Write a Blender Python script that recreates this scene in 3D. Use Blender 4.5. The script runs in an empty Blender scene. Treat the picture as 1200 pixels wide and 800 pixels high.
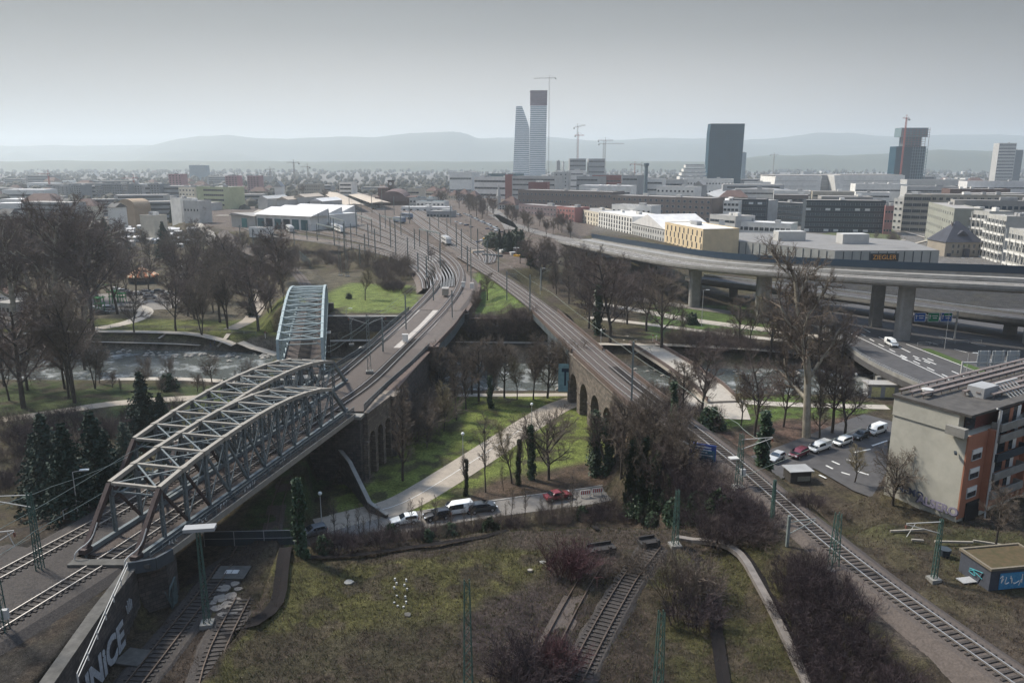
import bpy, math, random
import numpy as np
from mathutils import Vector, Matrix, noise as mnoise
R = math.radians
rnd = random.Random(7)
S = bpy.context.scene
C = S.collection
F, PITCH, CAMH = 900.0, R(13.1), 52.0

# ---------------------------------------------------------------- camera
cam = bpy.data.objects.new('camera', bpy.data.cameras.new('camera'))
C.objects.link(cam); S.camera = cam
cam.location = (0, 0, CAMH); cam.rotation_euler = (R(90) - PITCH, 0, 0)
cam.data.sensor_width = 36; cam.data.lens = 27.0
cam.data.clip_start = 0.5; cam.data.clip_end = 40000
# ---------------------------------------------------------------- sky
SUN_EL, SUN_AZ = 48.0, -58.0       # azimuth from +Y, clockwise
w = bpy.data.worlds.new('World'); S.world = w; w.use_nodes = True
nt = w.node_tree; nt.nodes.clear()
def N(t, **k):
    n = nt.nodes.new(t)
    for a, b in k.items(): setattr(n, a, b)
    return n
out = N('ShaderNodeOutputWorld'); bg = N('ShaderNodeBackground'); bg.inputs['Strength'].default_value = 0.1
sky = N('ShaderNodeTexSky', sky_type='NISHITA', sun_disc=False, sun_elevation=R(SUN_EL), sun_rotation=R(SUN_AZ), dust_density=4.0, air_density=1.2)
hs = N('ShaderNodeHueSaturation'); hs.inputs['Saturation'].default_value = 0.12
tc = N('ShaderNodeTexCoord'); sep = N('ShaderNodeSeparateXYZ')
ramp = N('ShaderNodeValToRGB')      # overcast deck: pale at the horizon, greyer above
cr = ramp.color_ramp
cr.elements[0].position = 0.0; cr.elements[0].color = (4.9, 4.75, 4.5, 1)
cr.elements[1].position = 1.0; cr.elements[1].color = (6.2, 9.0, 14.0, 1)
for p, c in ((0.05, (4.0, 3.88, 3.66, 1)), (0.10, (2.95, 2.87, 2.72, 1)), (0.15, (1.75, 1.75, 1.69, 1)), (0.20, (1.1, 1.14, 1.15, 1)), (0.30, (1.6, 1.8, 2.1, 1)), (0.5, (4.6, 6.0, 8.4, 1))):
    e = cr.elements.new(p); e.color = c
# the cloud deck is brightest over the middle of the valley and greyer to either side
az = N('ShaderNodeMath', operation='ARCTAN2'); az2 = N('ShaderNodeMath', operation='ABSOLUTE')
azr = N('ShaderNodeMapRange'); azr.interpolation_type = 'SMOOTHSTEP'
azr.inputs['From Min'].default_value = 0.1; azr.inputs['From Max'].default_value = 0.75
azr.inputs['To Min'].default_value = 1.0; azr.inputs['To Max'].default_value = 0.48
mul = N('ShaderNodeMix', data_type='RGBA', blend_type='MULTIPLY'); mul.inputs[0].default_value = 1
cl = N('ShaderNodeTexNoise'); cl.inputs['Scale'].default_value = 2.2; cl.inputs['Detail'].default_value = 4
clr = N('ShaderNodeMapRange'); clr.inputs['To Min'].default_value = 0.93; clr.inputs['To Max'].default_value = 1.07
mul2 = N('ShaderNodeMix', data_type='RGBA', blend_type='MULTIPLY'); mul2.inputs[0].default_value = 1
mix = N('ShaderNodeMix', data_type='RGBA'); mix.inputs[0].default_value = 0.92
L = nt.links.new
L(tc.outputs['Generated'], sep.inputs[0]); L(sep.outputs['Z'], ramp.inputs[0])
L(sep.outputs['X'], az.inputs[0]); L(sep.outputs['Y'], az.inputs[1]); L(az.outputs[0], az2.inputs[0]); L(az2.outputs[0], azr.inputs['Value'])
L(ramp.outputs[0], mul.inputs['A']); L(azr.outputs[0], mul.inputs['B'])
L(tc.outputs['Generated'], cl.inputs['Vector']); L(cl.outputs['Fac'], clr.inputs['Value'])
L(mul.outputs['Result'], mul2.inputs['A']); L(clr.outputs[0], mul2.inputs['B'])
L(sky.outputs[0], hs.inputs['Color']); L(hs.outputs[0], mix.inputs['A']); L(mul2.outputs['Result'], mix.inputs['B'])
L(mix.outputs['Result'], bg.inputs['Color']); L(bg.outputs[0], out.inputs[0])
# ---------------------------------------------------------------- sun behind thin overcast
sd = bpy.data.lights.new('sun', 'SUN'); sd.energy = 3.8; sd.angle = R(7); sd.color = (1, 0.94, 0.83)
so = bpy.data.objects.new('sun', sd); C.objects.link(so)
so.rotation_euler = (R(90 - SUN_EL), 0, R(180 - SUN_AZ))
S.view_settings.view_transform = 'Standard'; S.view_settings.look = 'None'
S.view_settings.exposure = 0.72; S.view_settings.gamma = 1.0; S.view_settings.use_curve_mapping = False
S.cycles.max_bounces = 6; S.cycles.diffuse_bounces = 2; S.cycles.glossy_bounces = 2
S.cycles.transmission_bounces = 2; S.cycles.volume_bounces = 4; S.cycles.transparent_max_bounces = 8
S.cycles.use_denoising = True
S.cycles.use_adaptive_sampling = True; S.cycles.adaptive_threshold = 0.02
# ---------------------------------------------------------------- helpers
def G(px, py, z=0.0):
    u = (px - 600) / F; v = (py - 400) / F
    d = (CAMH - z) / (math.sin(PITCH) + v * math.cos(PITCH))
    return Vector((u * d, d * (math.cos(PITCH) - v * math.sin(PITCH)), z))
def ray(px, py):
    u = (px - 600) / F; v = (py - 400) / F
    return Vector((u, math.cos(PITCH) - v * math.sin(PITCH), -(math.sin(PITCH) + v * math.cos(PITCH))))
def zat(p, py):
    """height at which the vertical above p reaches image row py"""
    r = ray(600, py); return CAMH + r.z / r.y * p.y
def depth(p): return p.y * math.cos(PITCH) + (CAMH - p.z) * math.sin(PITCH)

MATS = {}
def mat(name, col, rough=0.85, var=0.18, scale=3.0, spec=0.3, metal=0.0, bump=0.0, col2=None, stretch=(1, 1, 1), world=False, emit=None, dirt=0.0):
    if name in MATS: return MATS[name]
    m = bpy.data.materials.new(name); m.use_nodes = True; MATS[name] = m
    t = m.node_tree; b = t.nodes['Principled BSDF']
    b.inputs['Roughness'].default_value = rough; b.inputs['Metallic'].default_value = metal
    b.inputs['Specular IOR Level'].default_value = spec
    if emit: b.inputs['Emission Color'].default_value = (*emit[0], 1); b.inputs['Emission Strength'].default_value = emit[1]
    n = t.nodes.new('ShaderNodeTexNoise'); n.inputs['Scale'].default_value = scale; n.inputs['Detail'].default_value = 5; n.inputs['Roughness'].default_value = 0.65
    mp = t.nodes.new('ShaderNodeMapping'); mp.inputs['Scale'].default_value = stretch
    if world:
        g = t.nodes.new('ShaderNodeNewGeometry'); t.links.new(g.outputs['Position'], mp.inputs[0])
    else:
        g = t.nodes.new('ShaderNodeTexCoord'); t.links.new(g.outputs['Object'], mp.inputs[0])
    t.links.new(mp.outputs[0], n.inputs['Vector'])
    r = t.nodes.new('ShaderNodeValToRGB'); r.color_ramp.elements[0].position = 0.3; r.color_ramp.elements[1].position = 0.72
    c2 = col2 or tuple(min(1, c * (1 + var)) for c in col); c1 = tuple(c * (1 - var) for c in col) if not col2 else col
    r.color_ramp.elements[0].color = (*c1, 1); r.color_ramp.elements[1].color = (*c2, 1)
    t.links.new(n.outputs['Fac'], r.inputs[0]); last = r.outputs[0]
    if dirt:
        n2 = t.nodes.new('ShaderNodeTexNoise'); n2.inputs['Scale'].default_value = scale * 0.23; n2.inputs['Detail'].default_value = 8; n2.inputs['Roughness'].default_value = 0.75
        t.links.new(mp.outputs[0], n2.inputs['Vector'])
        mr = t.nodes.new('ShaderNodeMapRange'); mr.inputs['From Min'].default_value = 0.5; mr.inputs['From Max'].default_value = 0.75; mr.inputs['To Max'].default_value = dirt
        mx = t.nodes.new('ShaderNodeMix'); mx.data_type = 'RGBA'
        t.links.new(n2.outputs['Fac'], mr.inputs['Value']); t.links.new(mr.outputs[0], mx.inputs[0]); t.links.new(last, mx.inputs['A'])
        mx.inputs['B'].default_value = tuple(c * 0.35 for c in col) + (1,); last = mx.outputs['Result']
    t.links.new(last, b.inputs['Base Color'])
    if bump:
        bp = t.nodes.new('ShaderNodeBump'); bp.inputs['Strength'].default_value = bump; bp.inputs['Distance'].default_value = 0.1
        t.links.new(n.outputs['Fac'], bp.inputs['Height']); t.links.new(bp.outputs[0], b.inputs['Normal'])
    return m

class MB:
    """collects shapes into one mesh"""
    def __init__(s): s.v = []; s.f = []
    def add(s, vs, fs):
        o = len(s.v); s.v += [tuple(p) for p in vs]; s.f += [tuple(o + i for i in f) for f in fs]; return s
    def box(s, c, size, rz=0.0, M=None):
        x, y, z = (q / 2 for q in size); cs, sn = math.cos(rz), math.sin(rz); vs = []
        for a in (-1, 1):
            for b in (-1, 1):
                for d in (-1, 1):
                    p = (a * x * cs - b * y * sn, a * x * sn + b * y * cs, d * z)
                    vs.append((c[0] + p[0], c[1] + p[1], c[2] + p[2]))
        if M: vs = [M @ Vector(p) for p in vs]
        return s.add(vs, [(0, 1, 3, 2), (4, 6, 7, 5), (0, 4, 5, 1), (2, 3, 7, 6), (0, 2, 6, 4), (1, 5, 7, 3)])
    def beam(s, p0, p1, w, h, up=(0, 0, 1)):
        p0, p1 = Vector(p0), Vector(p1); d = (p1 - p0)
        if d.length < 1e-6: return s
        d.normalize(); u = Vector(up)
        if abs(d.dot(u)) > 0.98: u = Vector((1, 0, 0)) if abs(d.x) < 0.9 else Vector((0, 1, 0))
        a = d.cross(u).normalized() * (w / 2); b = a.cross(d).normalized() * (h / 2)
        vs = [p + i * a + j * b for p in (p0, p1) for i, j in ((-1, -1), (1, -1), (1, 1), (-1, 1))]
        return s.add(vs, [(0, 3, 2, 1), (4, 5, 6, 7), (0, 1, 5, 4), (1, 2, 6, 5), (2, 3, 7, 6), (3, 0, 4, 7)])
    def tube(s, pts, rs, n=6, cap=True):
        pts = [Vector(p) for p in pts]
        if not isinstance(rs, (list, tuple)): rs = [rs] * len(pts)
        o = len(s.v); u = None
        for i, p in enumerate(pts):
            d = (pts[min(i + 1, len(pts) - 1)] - pts[max(i - 1, 0)]).normalized()
            if u is None: u = d.cross(Vector((0, 0, 1)) if abs(d.z) < 0.9 else Vector((1, 0, 0))).normalized()
            else:
                u = (u - d * u.dot(d)); u = u.normalized() if u.length > 1e-6 else d.orthogonal().normalized()
            w_ = d.cross(u)
            for k in range(n):
                a = 2 * math.pi * k / n
                q = p + (u * math.cos(a) + w_ * math.sin(a)) * rs[i]; s.v.append((q.x, q.y, q.z))
        for i in range(len(pts) - 1):
            for k in range(n):
                s.f.append((o + i * n + k, o + i * n + (k + 1) % n, o + (i + 1) * n + (k + 1) % n, o + (i + 1) * n + k))
        if cap: s.f.append(tuple(o + k for k in range(n))[::-1]); s.f.append(tuple(o + (len(pts) - 1) * n + k for k in range(n)))
        return s
    def prism(s, poly, z0, z1):
        n = len(poly)
        if sum(poly[i][0] * poly[(i + 1) % n][1] - poly[(i + 1) % n][0] * poly[i][1] for i in range(n)) < 0: poly = poly[::-1]
        vs = [(p[0], p[1], z0) for p in poly] + [(p[0], p[1], z1) for p in poly]
        return s.add(vs, [tuple(range(n))[::-1], tuple(range(n, 2 * n))] + [(i, (i + 1) % n, n + (i + 1) % n, n + i) for i in range(n)])
    def lathe(s, prof, n=12, c=(0, 0, 0)):
        o = len(s.v)
        for r, z in prof:
            for k in range(n):
                a = 2 * math.pi * k / n; s.v.append((c[0] + r * math.cos(a), c[1] + r * math.sin(a), c[2] + z))
        for i in range(len(prof) - 1):
            for k in range(n): s.f.append((o + i * n + k, o + i * n + (k + 1) % n, o + (i + 1) * n + (k + 1) % n, o + (i + 1) * n + k))
        s.f.append(tuple(o + k for k in range(n))[::-1]); s.f.append(tuple(o + (len(prof) - 1) * n + k for k in range(n)))
        return s
    def build(s, name, m, parent=None, smooth=False):
        me = bpy.data.meshes.new(name); me.from_pydata(s.v, [], s.f); me.update()
        if m is not None: me.materials.append(m)
        if smooth: me.polygons.foreach_set('use_smooth', [True] * len(me.polygons))
        o = bpy.data.objects.new(name, me); C.objects.link(o)
        if parent: o.parent = parent
        return o
def meshobj(name, me, parent=None):
    o = bpy.data.objects.new(name, me); C.objects.link(o)
    if parent: o.parent = parent
    return o
def tag(o, label=None, cat=None, group=None, kind=None):
    if label: o['label'] = label
    if cat: o['category'] = cat
    if group: o['group'] = group
    if kind: o['kind'] = kind
    return o
def thing(name, label, cat, loc=(0, 0, 0), rz=0.0, group=None):
    o = bpy.data.objects.new(name, None); C.objects.link(o); o.location = loc; o.rotation_euler = (0, 0, rz)
    o.empty_display_size = 0.3
    return tag(o, label, cat, group)
KIDS = {}
def copy_tree(o, loc=None, rz=None, sc=None, label=None, group=None, parent=None):
    c = o.copy(); C.objects.link(c); c.parent = parent
    if loc is not None: c.location = loc
    if rz is not None: c.rotation_euler = (0, 0, rz)
    if sc is not None: c.scale = sc if isinstance(sc, (tuple, list, Vector)) else (sc, sc, sc)
    if label: c['label'] = label
    if group: c['group'] = group
    if o.name not in KIDS: KIDS[o.name] = list(o.children)
    for ch in KIDS[o.name]: copy_tree(ch, parent=c)
    return c
def struct(o): o['kind'] = 'structure'; return o
def text_mesh(body, size, depth_=0.04, bold=0.0):
    cu = bpy.data.curves.new('lettering', 'FONT'); cu.body = body; cu.size = size; cu.extrude = depth_; cu.align_x = 'CENTER'; cu.align_y = 'CENTER'; cu.resolution_u = 3; cu.offset = bold
    o = bpy.data.objects.new('lettering', cu); C.objects.link(o)
    dg = bpy.context.evaluated_depsgraph_get(); me = bpy.data.meshes.new_from_object(o.evaluated_get(dg)); bpy.data.objects.remove(o); bpy.data.curves.remove(cu)
    return me
def resample(pts, step):
    pts = [Vector(p) for p in pts]; outp = [pts[0].copy()]; acc = 0.0
    L_ = [0.0]
    for a, b in zip(pts, pts[1:]): L_.append(L_[-1] + (b - a).length)
    n = max(1, int(round(L_[-1] / step))); j = 0
    for i in range(1, n + 1):
        t = L_[-1] * i / n
        while j < len(pts) - 2 and L_[j + 1] < t: j += 1
        outp.append(pts[j].lerp(pts[j + 1], min(1, (t - L_[j]) / max(1e-9, L_[j + 1] - L_[j]))))
    return outp
def smooth_path(pts, it=2):
    pts = [Vector(p) for p in pts]
    for _ in range(it):
        q = [pts[0]]
        for a, b in zip(pts, pts[1:]): q += [a.lerp(b, 0.25), a.lerp(b, 0.75)]
        pts = q + [pts[-1]]
    return pts
def offset(pts, d):
    o = []
    for i, p in enumerate(pts):
        t = pts[min(i + 1, len(pts) - 1)] - pts[max(i - 1, 0)]; t.z = 0; t.normalize()
        o.append(p + Vector((t.y, -t.x, 0)) * d)      # d > 0 is to the right of travel
    return o
# ---------------------------------------------------------------- terrain
def sdist(P, poly):
    """distance outside a polygon, 0 inside"""
    poly = np.array(poly, float); x, y = P[:, 0], P[:, 1]
    d = np.full(len(P), 1e12); ins = np.zeros(len(P), bool); n = len(poly)
    for i in range(n):
        a, b = poly[i], poly[(i + 1) % n]; e = b - a
        t = np.clip(((x - a[0]) * e[0] + (y - a[1]) * e[1]) / (e @ e + 1e-12), 0, 1)
        d = np.minimum(d, (x - a[0] - t * e[0]) ** 2 + (y - a[1] - t * e[1]) ** 2)
        c = (a[1] > y) != (b[1] > y)
        if a[1] != b[1]: ins ^= c & (x < (b[0] - a[0]) * (y - a[1]) / (b[1] - a[1]) + a[0])
    return np.where(ins, 0, np.sqrt(d))
def band(path, w):
    p = [Vector((q[0], q[1], 0)) for q in path]
    return [tuple(v[:2]) for v in offset(p, w)] + [tuple(v[:2]) for v in offset(p, -w)][::-1]
def sstep(t): t = np.clip(t, 0, 1); return t * t * (3 - 2 * t)
T3 = [(56, 0), (46, 35), (40.2, 53.5), (34.9, 72.4), (31.9, 93), (30.8, 99.4), (26.2, 122), (21.7, 143), (10.7, 208), (-0.6, 262), (-10, 300), (-19, 340), (-30, 380)]
T3S = [p for p in T3 if p[1] <= 122]; T3N = [p for p in T3 if 208 <= p[1] <= 301]
RIVER = [(-700, 245), (-300, 215), (-130, 200.5), (-76, 199), (-16, 189), (20, 187.5), (50, 183.5), (80, 183), (110, 172), (200, 175), (500, 230), (900, 300)]
ZONES = [  # polygon, level, slope width
    (band([(-180, 236), (180, 236)], 1), 0.0, 1),
    # levee and everything north of the river
    ([(-900, 260), (-300, 228), (-130, 221.5), (-66, 220), (-46, 212), (-12, 209), (30, 206.5), (60, 203), (110, 200), (300, 205), (900, 330), (900, 1500), (-900, 1500)], 3.5, 7),
    # ground right of the yard
    ([(0, 330), (40, 330), (120, 470), (110, 900), (0, 1100), (-40, 800)], 8.0, 60),
    # north embankment and rail yard
    ([(-30, 211), (-12.5, 209), (-11, 262), (-12, 290), (10, 324), (40, 560), (-40, 1100), (-320, 1100), (-260, 600), (-215, 520), (-185, 470), (-130, 455), (-80, 392), (-58, 300), (-50, 236)], 11.0, 14),
    ([(-66, 224), (-54, 224), (-54, 240), (-64, 262), (-80, 300), (-92, 300)], 11.3, 10),
    ([(-54, 211), (-28, 211), (-30, 300), (-48, 330), (-72, 300), (-56, 235)], 9.5, 5),
    ([(-95, 196), (-29, 196), (-29, 210.6), (-53.7, 210.6), (-53.7, 223.6), (-70, 223.6)], 3.2, 0.5),
    # wedge between the two lines
    ([(-12.4, 209.5), (7.5, 209.5), (2, 240), (-13, 300), (-14.5, 300)], 9.0, 1),
    (band(T3N, 4.0), 11.3, 8),
    ([(-28, 190), (24, 190), (24, 209), (-28, 209)], 3.3, 0.5),
    # south embankment of the main line
    ([(-27, 120.5), (-31.4, 121.5), (-36, 140.5), (-31, 166.5), (-19.2, 166.5), (-22.6, 143.5), (-25.2, 126)], 11.3, 0.5),
    ([(-46, 141), (-36, 140.5), (-33, 166), (-52, 166)], 9.5, 10),
    # foreground yard
    ([(-200, -60), (-24, -60), (60, -60), (34, 30), (29.5, 58), (29.5, 74), (27, 83.5), (20, 86.5), (8, 87), (-10, 84), (-24, 80.5), (-60, 60)], 8.0, 10),
    # bridge approach on the left
    ([(-160, -60), (-38, -60), (-38.7, 74), (-46.0, 74.5), (-45.5, 85.6), (-52, 86.6), (-62, 60), (-110, 10), (-200, -40)], 11.3, 22),
    ([(-45.6, 74.6), (-33, 74), (-31.5, 84), (-30, 100), (-35, 128), (-45, 150), (-52, 140), (-52, 87.6), (-45.2, 86.3)], 4.0, 0.5),
    ([(-37.9, -60), (-37.4, 53), (-38.1, 74), (-30.5, 92), (-28.2, 84), (-26.5, 70), (-27.5, 55), (-27, -60)], 6.0, 1.2),
    # right hand line, foreground
    (band(T3S, 3.4), 11.3, 9),
    ([(47, -30), (44, 60), (43, 76), (47, 86), (60, 84), (90, 78), (140, 60), (160, -30)], 9.0, 12),
    ([(54, 107), (60.5, 97), (64, 95), (90, 104), (150, 118), (150, 140), (75, 135)], 4.0, 12),
    ([(34, 118), (44, 115), (50, 110), (56, 113), (66, 127), (95, 150), (95, 165), (34, 165)], 0.15, 6),
    # city ground
    ([(130, 560), (230, 330), (900, 330), (3000, 900), (3000, 9000), (-3000, 9000), (-3000, 700), (-330, 700), (-330, 1200), (130, 1200), (130, 560)], 3.0, 60),
]
RW = [15, 14, 14.5, 14, 12, 11.5, 9.5, 10, 10, 12, 14, 16]
def river_mask(P):
    d = np.full(len(P), 1e9)
    for i in range(len(RIVER) - 1):
        a, b = np.array(RIVER[i], float), np.array(RIVER[i + 1], float); e = b - a
        t = np.clip(((P[:, 0] - a[0]) * e[0] + (P[:, 1] - a[1]) * e[1]) / (e @ e), 0, 1)
        dd = np.hypot(P[:, 0] - a[0] - t * e[0], P[:, 1] - a[1] - t * e[1]) - (RW[i] + t * (RW[i + 1] - RW[i]))
        d = np.minimum(d, dd)
    return d
def HZ(P):
    z = np.zeros(len(P))
    for poly, lv, bl in ZONES[1:]:
        k = 1 - sstep(sdist(P, poly) / bl); z = z + (lv - z) * k
    rd = river_mask(P); k = 1 - sstep((rd + 1.0) / 5.0)
    z = z + (-2.4 - z) * k
    return z
def hz(x, y): return float(HZ(np.array([[x, y]], float))[0])
def hzs(pts): return HZ(np.array([[p[0], p[1]] for p in pts], float))
def GT(px, py):
    """ground point seen at that pixel"""
    r = ray(px, py); ts = np.geomspace(45, 9000, 420); P = np.array([[r.x * t, r.y * t] for t in ts]); zz = CAMH + r.z * ts
    h = HZ(P); k = int(np.argmax(zz <= h))
    if k == 0: return G(px, py, 0)
    t0, t1 = ts[k - 1], ts[k]
    for _ in range(2):
        tt = np.linspace(t0, t1, 12); P = np.array([[r.x * t, r.y * t] for t in tt]); zz = CAMH + r.z * tt; h = HZ(P); j = int(np.argmax(zz <= h)); j = max(j, 1)
        t0, t1 = tt[j - 1], tt[j]
    return Vector((r.x * t1, r.y * t1, CAMH + r.z * t1))

def fnoise(P, s, seed=0.0):
    return np.array([mnoise.fractal(Vector((x / s + seed, y / s - seed, seed)), 1.0, 2.1, 4) for x, y in P])
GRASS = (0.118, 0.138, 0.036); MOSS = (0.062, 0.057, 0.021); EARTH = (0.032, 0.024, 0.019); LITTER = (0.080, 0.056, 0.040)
BROWN = (0.058, 0.045, 0.034); DARK = (0.030, 0.026, 0.024); BALL = (0.105, 0.082, 0.068); SAND = (0.30, 0.25, 0.19); CITY = (0.13, 0.12, 0.11)
CZ = [  # colour zones, applied in order; near ones darkened to paint in a dim foreground
    ([(-400, 700), (60, 560), (230, 330), (900, 330), (9000, 900), (9000, 12000), (-9000, 12000), (-9000, 700)], CITY, 60),
    ([(-30, 214), (-11, 214), (-11, 262), (-12, 290), (14, 324), (60, 560), (-20, 1100), (-320, 1100), (-260, 600), (-205, 520), (-170, 475), (-120, 462), (-66, 385), (-36, 300), (-29, 240)], BALL, 3),
    ([(-48, 222), (-30, 222), (-32, 246), (-38, 268), (-58, 275), (-64, 240)], (0.115, 0.140, 0.040), 4),     # bright lawn by the far bridge
    ([(-12, 222), (4, 222), (-9, 275), (-13, 290)], (0.085, 0.115, 0.03), 3),
    ([(-150, 222), (-60, 218), (-58, 240), (-150, 240)], (0.085, 0.095, 0.028), 3),                      # river meadow
    ([(-160, 245), (-66, 240), (-60, 300), (-160, 320)], (0.085, 0.072, 0.05), 6),
    ([(-118, 150), (-50, 150), (-56, 172), (-118, 178)], (0.045, 0.058, 0.022), 5),
    ([(-25, 108), (-12, 110), (15, 150), (18, 168), (-14, 168), (-16, 160), (-23, 140), (-27, 112)], GRASS, 3),
    ([(-6, 118), (6, 122), (20, 128), (19, 160), (8, 160)], GRASS, 3),
    ([(-6, 112), (28, 124), (24, 130), (-2, 120)], LITTER, 3),
    ([(33, 128), (62, 150), (80, 160), (62, 168), (36, 160)], (0.07, 0.10, 0.025), 3),
    ([(33, 122), (60, 142), (72, 152), (58, 150), (34, 140)], (0.095, 0.062, 0.049), 3),
    ([(40, 215), (110, 225), (110, 260), (50, 262)], (0.065, 0.095, 0.03), 5),
    ([(-31, 120), (-24, 120), (-18.5, 168), (-34, 168)], BALL, 0.5),
    ([(-26, 80), (0, 88), (22, 88), (30, 84), (33, 96), (0, 96), (-30, 92)], EARTH, 2),
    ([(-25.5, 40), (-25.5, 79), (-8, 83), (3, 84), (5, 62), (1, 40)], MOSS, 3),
    ([(5, 40), (5, 84), (10, 86), (14, 60), (13, 40)], EARTH, 2),
    ([(15, 40), (15.5, 84), (28, 80), (28, 40)], (0.046, 0.042, 0.018), 2),
    ([(-37.5, 40), (-38, 74), (-30, 96), (-27, 80), (-26, 60), (-26, 40)], EARTH, 1),
    ([(-34, 92), (-30.5, 92), (-33, 125), (-42, 125)], (0.045, 0.065, 0.025), 2),
    ([(-90, 30), (-39, 30), (-39, 74), (-47, 90), (-60, 80)], (0.030, 0.026, 0.023), 2),
    (band(T3S, 3.4), (0.062, 0.050, 0.042), 1.5),
    ([(86, 222), (100, 204), (160, 190), (300, 200), (300, 330), (120, 330), (88, 280)], (0.04, 0.038, 0.037), 4),  # darker ground, the shade beneath the viaducts put into its colour
    ([(-25, 79), (-20, 79.5), (10, 84.5), (30, 81), (30, 84), (10, 87.5), (-25, 82)], (0.05, 0.038, 0.03), 2),
    ([(-8, 60), (2, 74), (6, 76), (3, 60)], (0.04, 0.03, 0.028), 3),
    ([(-20, 62), (-8, 66), (-6, 58), (-22, 58)], (0.045, 0.038, 0.024), 4),
    ([(40, 100), (50, 78), (62, 70), (90, 78), (60, 94)], (0.046, 0.044, 0.020), 5),
]
def CZ_eval(P):
    n1 = fnoise(P, 14.0, 3.1); n2 = fnoise(P, 3.5, 8.7)
    col = np.tile(np.array(BROWN), (len(P), 1)).astype(float)
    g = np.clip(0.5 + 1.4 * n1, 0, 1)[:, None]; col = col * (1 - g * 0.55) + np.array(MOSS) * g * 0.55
    for poly, c, bl in CZ:
        d = sdist(P, poly); d = d + (n1 * 2.2 + n2 * 1.2) * min(1.0, bl) * 0.9 * (d < 40)
        k = (1 - sstep(d / bl))[:, None]; col = col * (1 - k) + np.array(c) * k
    rd = river_mask(P); k = (1 - sstep((rd - 2) / 2.5))[:, None]; col = col * (1 - k) + np.array((0.12, 0.105, 0.085)) * k
    # bare patches where the turf has worn away
    b = np.clip((n2 - 0.06) * 3.6, 0, 0.75)[:, None] * (P[:, 1:2] < 230); col = col * (1 - b) + np.array((0.045, 0.034, 0.026)) * b
    return col
ys = []
y = 34.0
while y < 16000:
    ys.append(y); y *= 1.0062 if y < 700 else 1.02
ys = np.array(ys); ts_ = np.linspace(-1.25, 1.25, 400)
ts_ = np.sign(ts_) * np.abs(ts_) ** 1.15
X = np.outer(ys, ts_); Yg = np.repeat(ys[:, None], len(ts_), 1); P = np.stack([X.ravel(), Yg.ravel()], 1)
z = HZ(P)
nat = (P[:, 1] < 118) & (z > 2) & (z < 10.9)
nz = fnoise(P, 6.0, 1.7); z = z + np.where(nat, nz * 0.35 - 0.05, nz * 0.05 * (P[:, 1] < 400))
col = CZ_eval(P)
V = np.column_stack([P, z]); nr, nc = len(ys), len(ts_)
idx = np.arange(nr * nc).reshape(nr, nc); Fq = np.stack([idx[:-1, :-1], idx[:-1, 1:], idx[1:, 1:], idx[1:, :-1]], -1).reshape(-1, 4)
me = bpy.data.meshes.new('ground')
me.vertices.add(len(V)); me.vertices.foreach_set('co', V.ravel())
me.loops.add(Fq.size); me.loops.foreach_set('vertex_index', Fq.ravel().astype(np.int32))
me.polygons.add(len(Fq)); me.polygons.foreach_set('loop_start', np.arange(0, Fq.size, 4, dtype=np.int32)); me.polygons.foreach_set('loop_total', np.full(len(Fq), 4, dtype=np.int32))
me.update(calc_edges=True)
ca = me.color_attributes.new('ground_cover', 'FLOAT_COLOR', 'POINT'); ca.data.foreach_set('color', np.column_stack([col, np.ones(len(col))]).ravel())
me.polygons.foreach_set('use_smooth', np.ones(len(Fq), bool))
gm = bpy.data.materials.new('ground'); gm.use_nodes = True; t = gm.node_tree; b = t.nodes['Principled BSDF']; b.inputs['Roughness'].default_value = 0.95; b.inputs['Specular IOR Level'].default_value = 0.15
at = t.nodes.new('ShaderNodeAttribute'); at.attribute_name = 'ground_cover'; gp = t.nodes.new('ShaderNodeNewGeometry'); last = at.outputs['Color']; fac0 = None
for sc_, lo, hi, dt in ((0.35, 0.5, 1.45, 6), (2.2, 0.4, 1.6, 6), (9.0, 0.45, 1.6, 3)):
    n = t.nodes.new('ShaderNodeTexNoise'); n.inputs['Scale'].default_value = sc_; n.inputs['Detail'].default_value = dt; n.inputs['Roughness'].default_value = 0.7
    t.links.new(gp.outputs['Position'], n.inputs['Vector'])
    mr = t.nodes.new('ShaderNodeMapRange'); mr.inputs['From Min'].default_value = 0.3; mr.inputs['From Max'].default_value = 0.7; mr.inputs['To Min'].default_value = lo; mr.inputs['To Max'].default_value = hi
    t.links.new(n.outputs['Fac'], mr.inputs['Value']); mx = t.nodes.new('ShaderNodeMix'); mx.data_type = 'RGBA'; mx.blend_type = 'MULTIPLY'; mx.inputs[0].default_value = 1
    t.links.new(last, mx.inputs['A']); t.links.new(mr.outputs[0], mx.inputs['B']); last = mx.outputs['Result']; fac0 = n
# pale stones and litter scattered through
vn = t.nodes.new('ShaderNodeTexVoronoi'); vn.inputs['Scale'].default_value = 1.1; t.links.new(gp.outputs['Position'], vn.inputs['Vector'])
mr = t.nodes.new('ShaderNodeMapRange'); mr.inputs['From Min'].default_value = 0.05; mr.inputs['From Max'].default_value = 0.09; mr.inputs['To Min'].default_value = 0.8; mr.inputs['To Max'].default_value = 0.0
t.links.new(vn.outputs['Distance'], mr.inputs['Value']); mx = t.nodes.new('ShaderNodeMix'); mx.data_type = 'RGBA'; t.links.new(mr.outputs[0], mx.inputs[0]); t.links.new(last, mx.inputs['A']); mx.inputs['B'].default_value = (0.12, 0.10, 0.08, 1); last = mx.outputs['Result']
t.links.new(last, b.inputs['Base Color'])
bp = t.nodes.new('ShaderNodeBump'); bp.inputs['Strength'].default_value = 0.7; bp.inputs['Distance'].default_value = 0.25; t.links.new(fac0.outputs['Fac'], bp.inputs['Height']); t.links.new(bp.outputs[0], b.inputs['Normal'])
me.materials.append(gm); struct(meshobj('ground', me))

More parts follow.
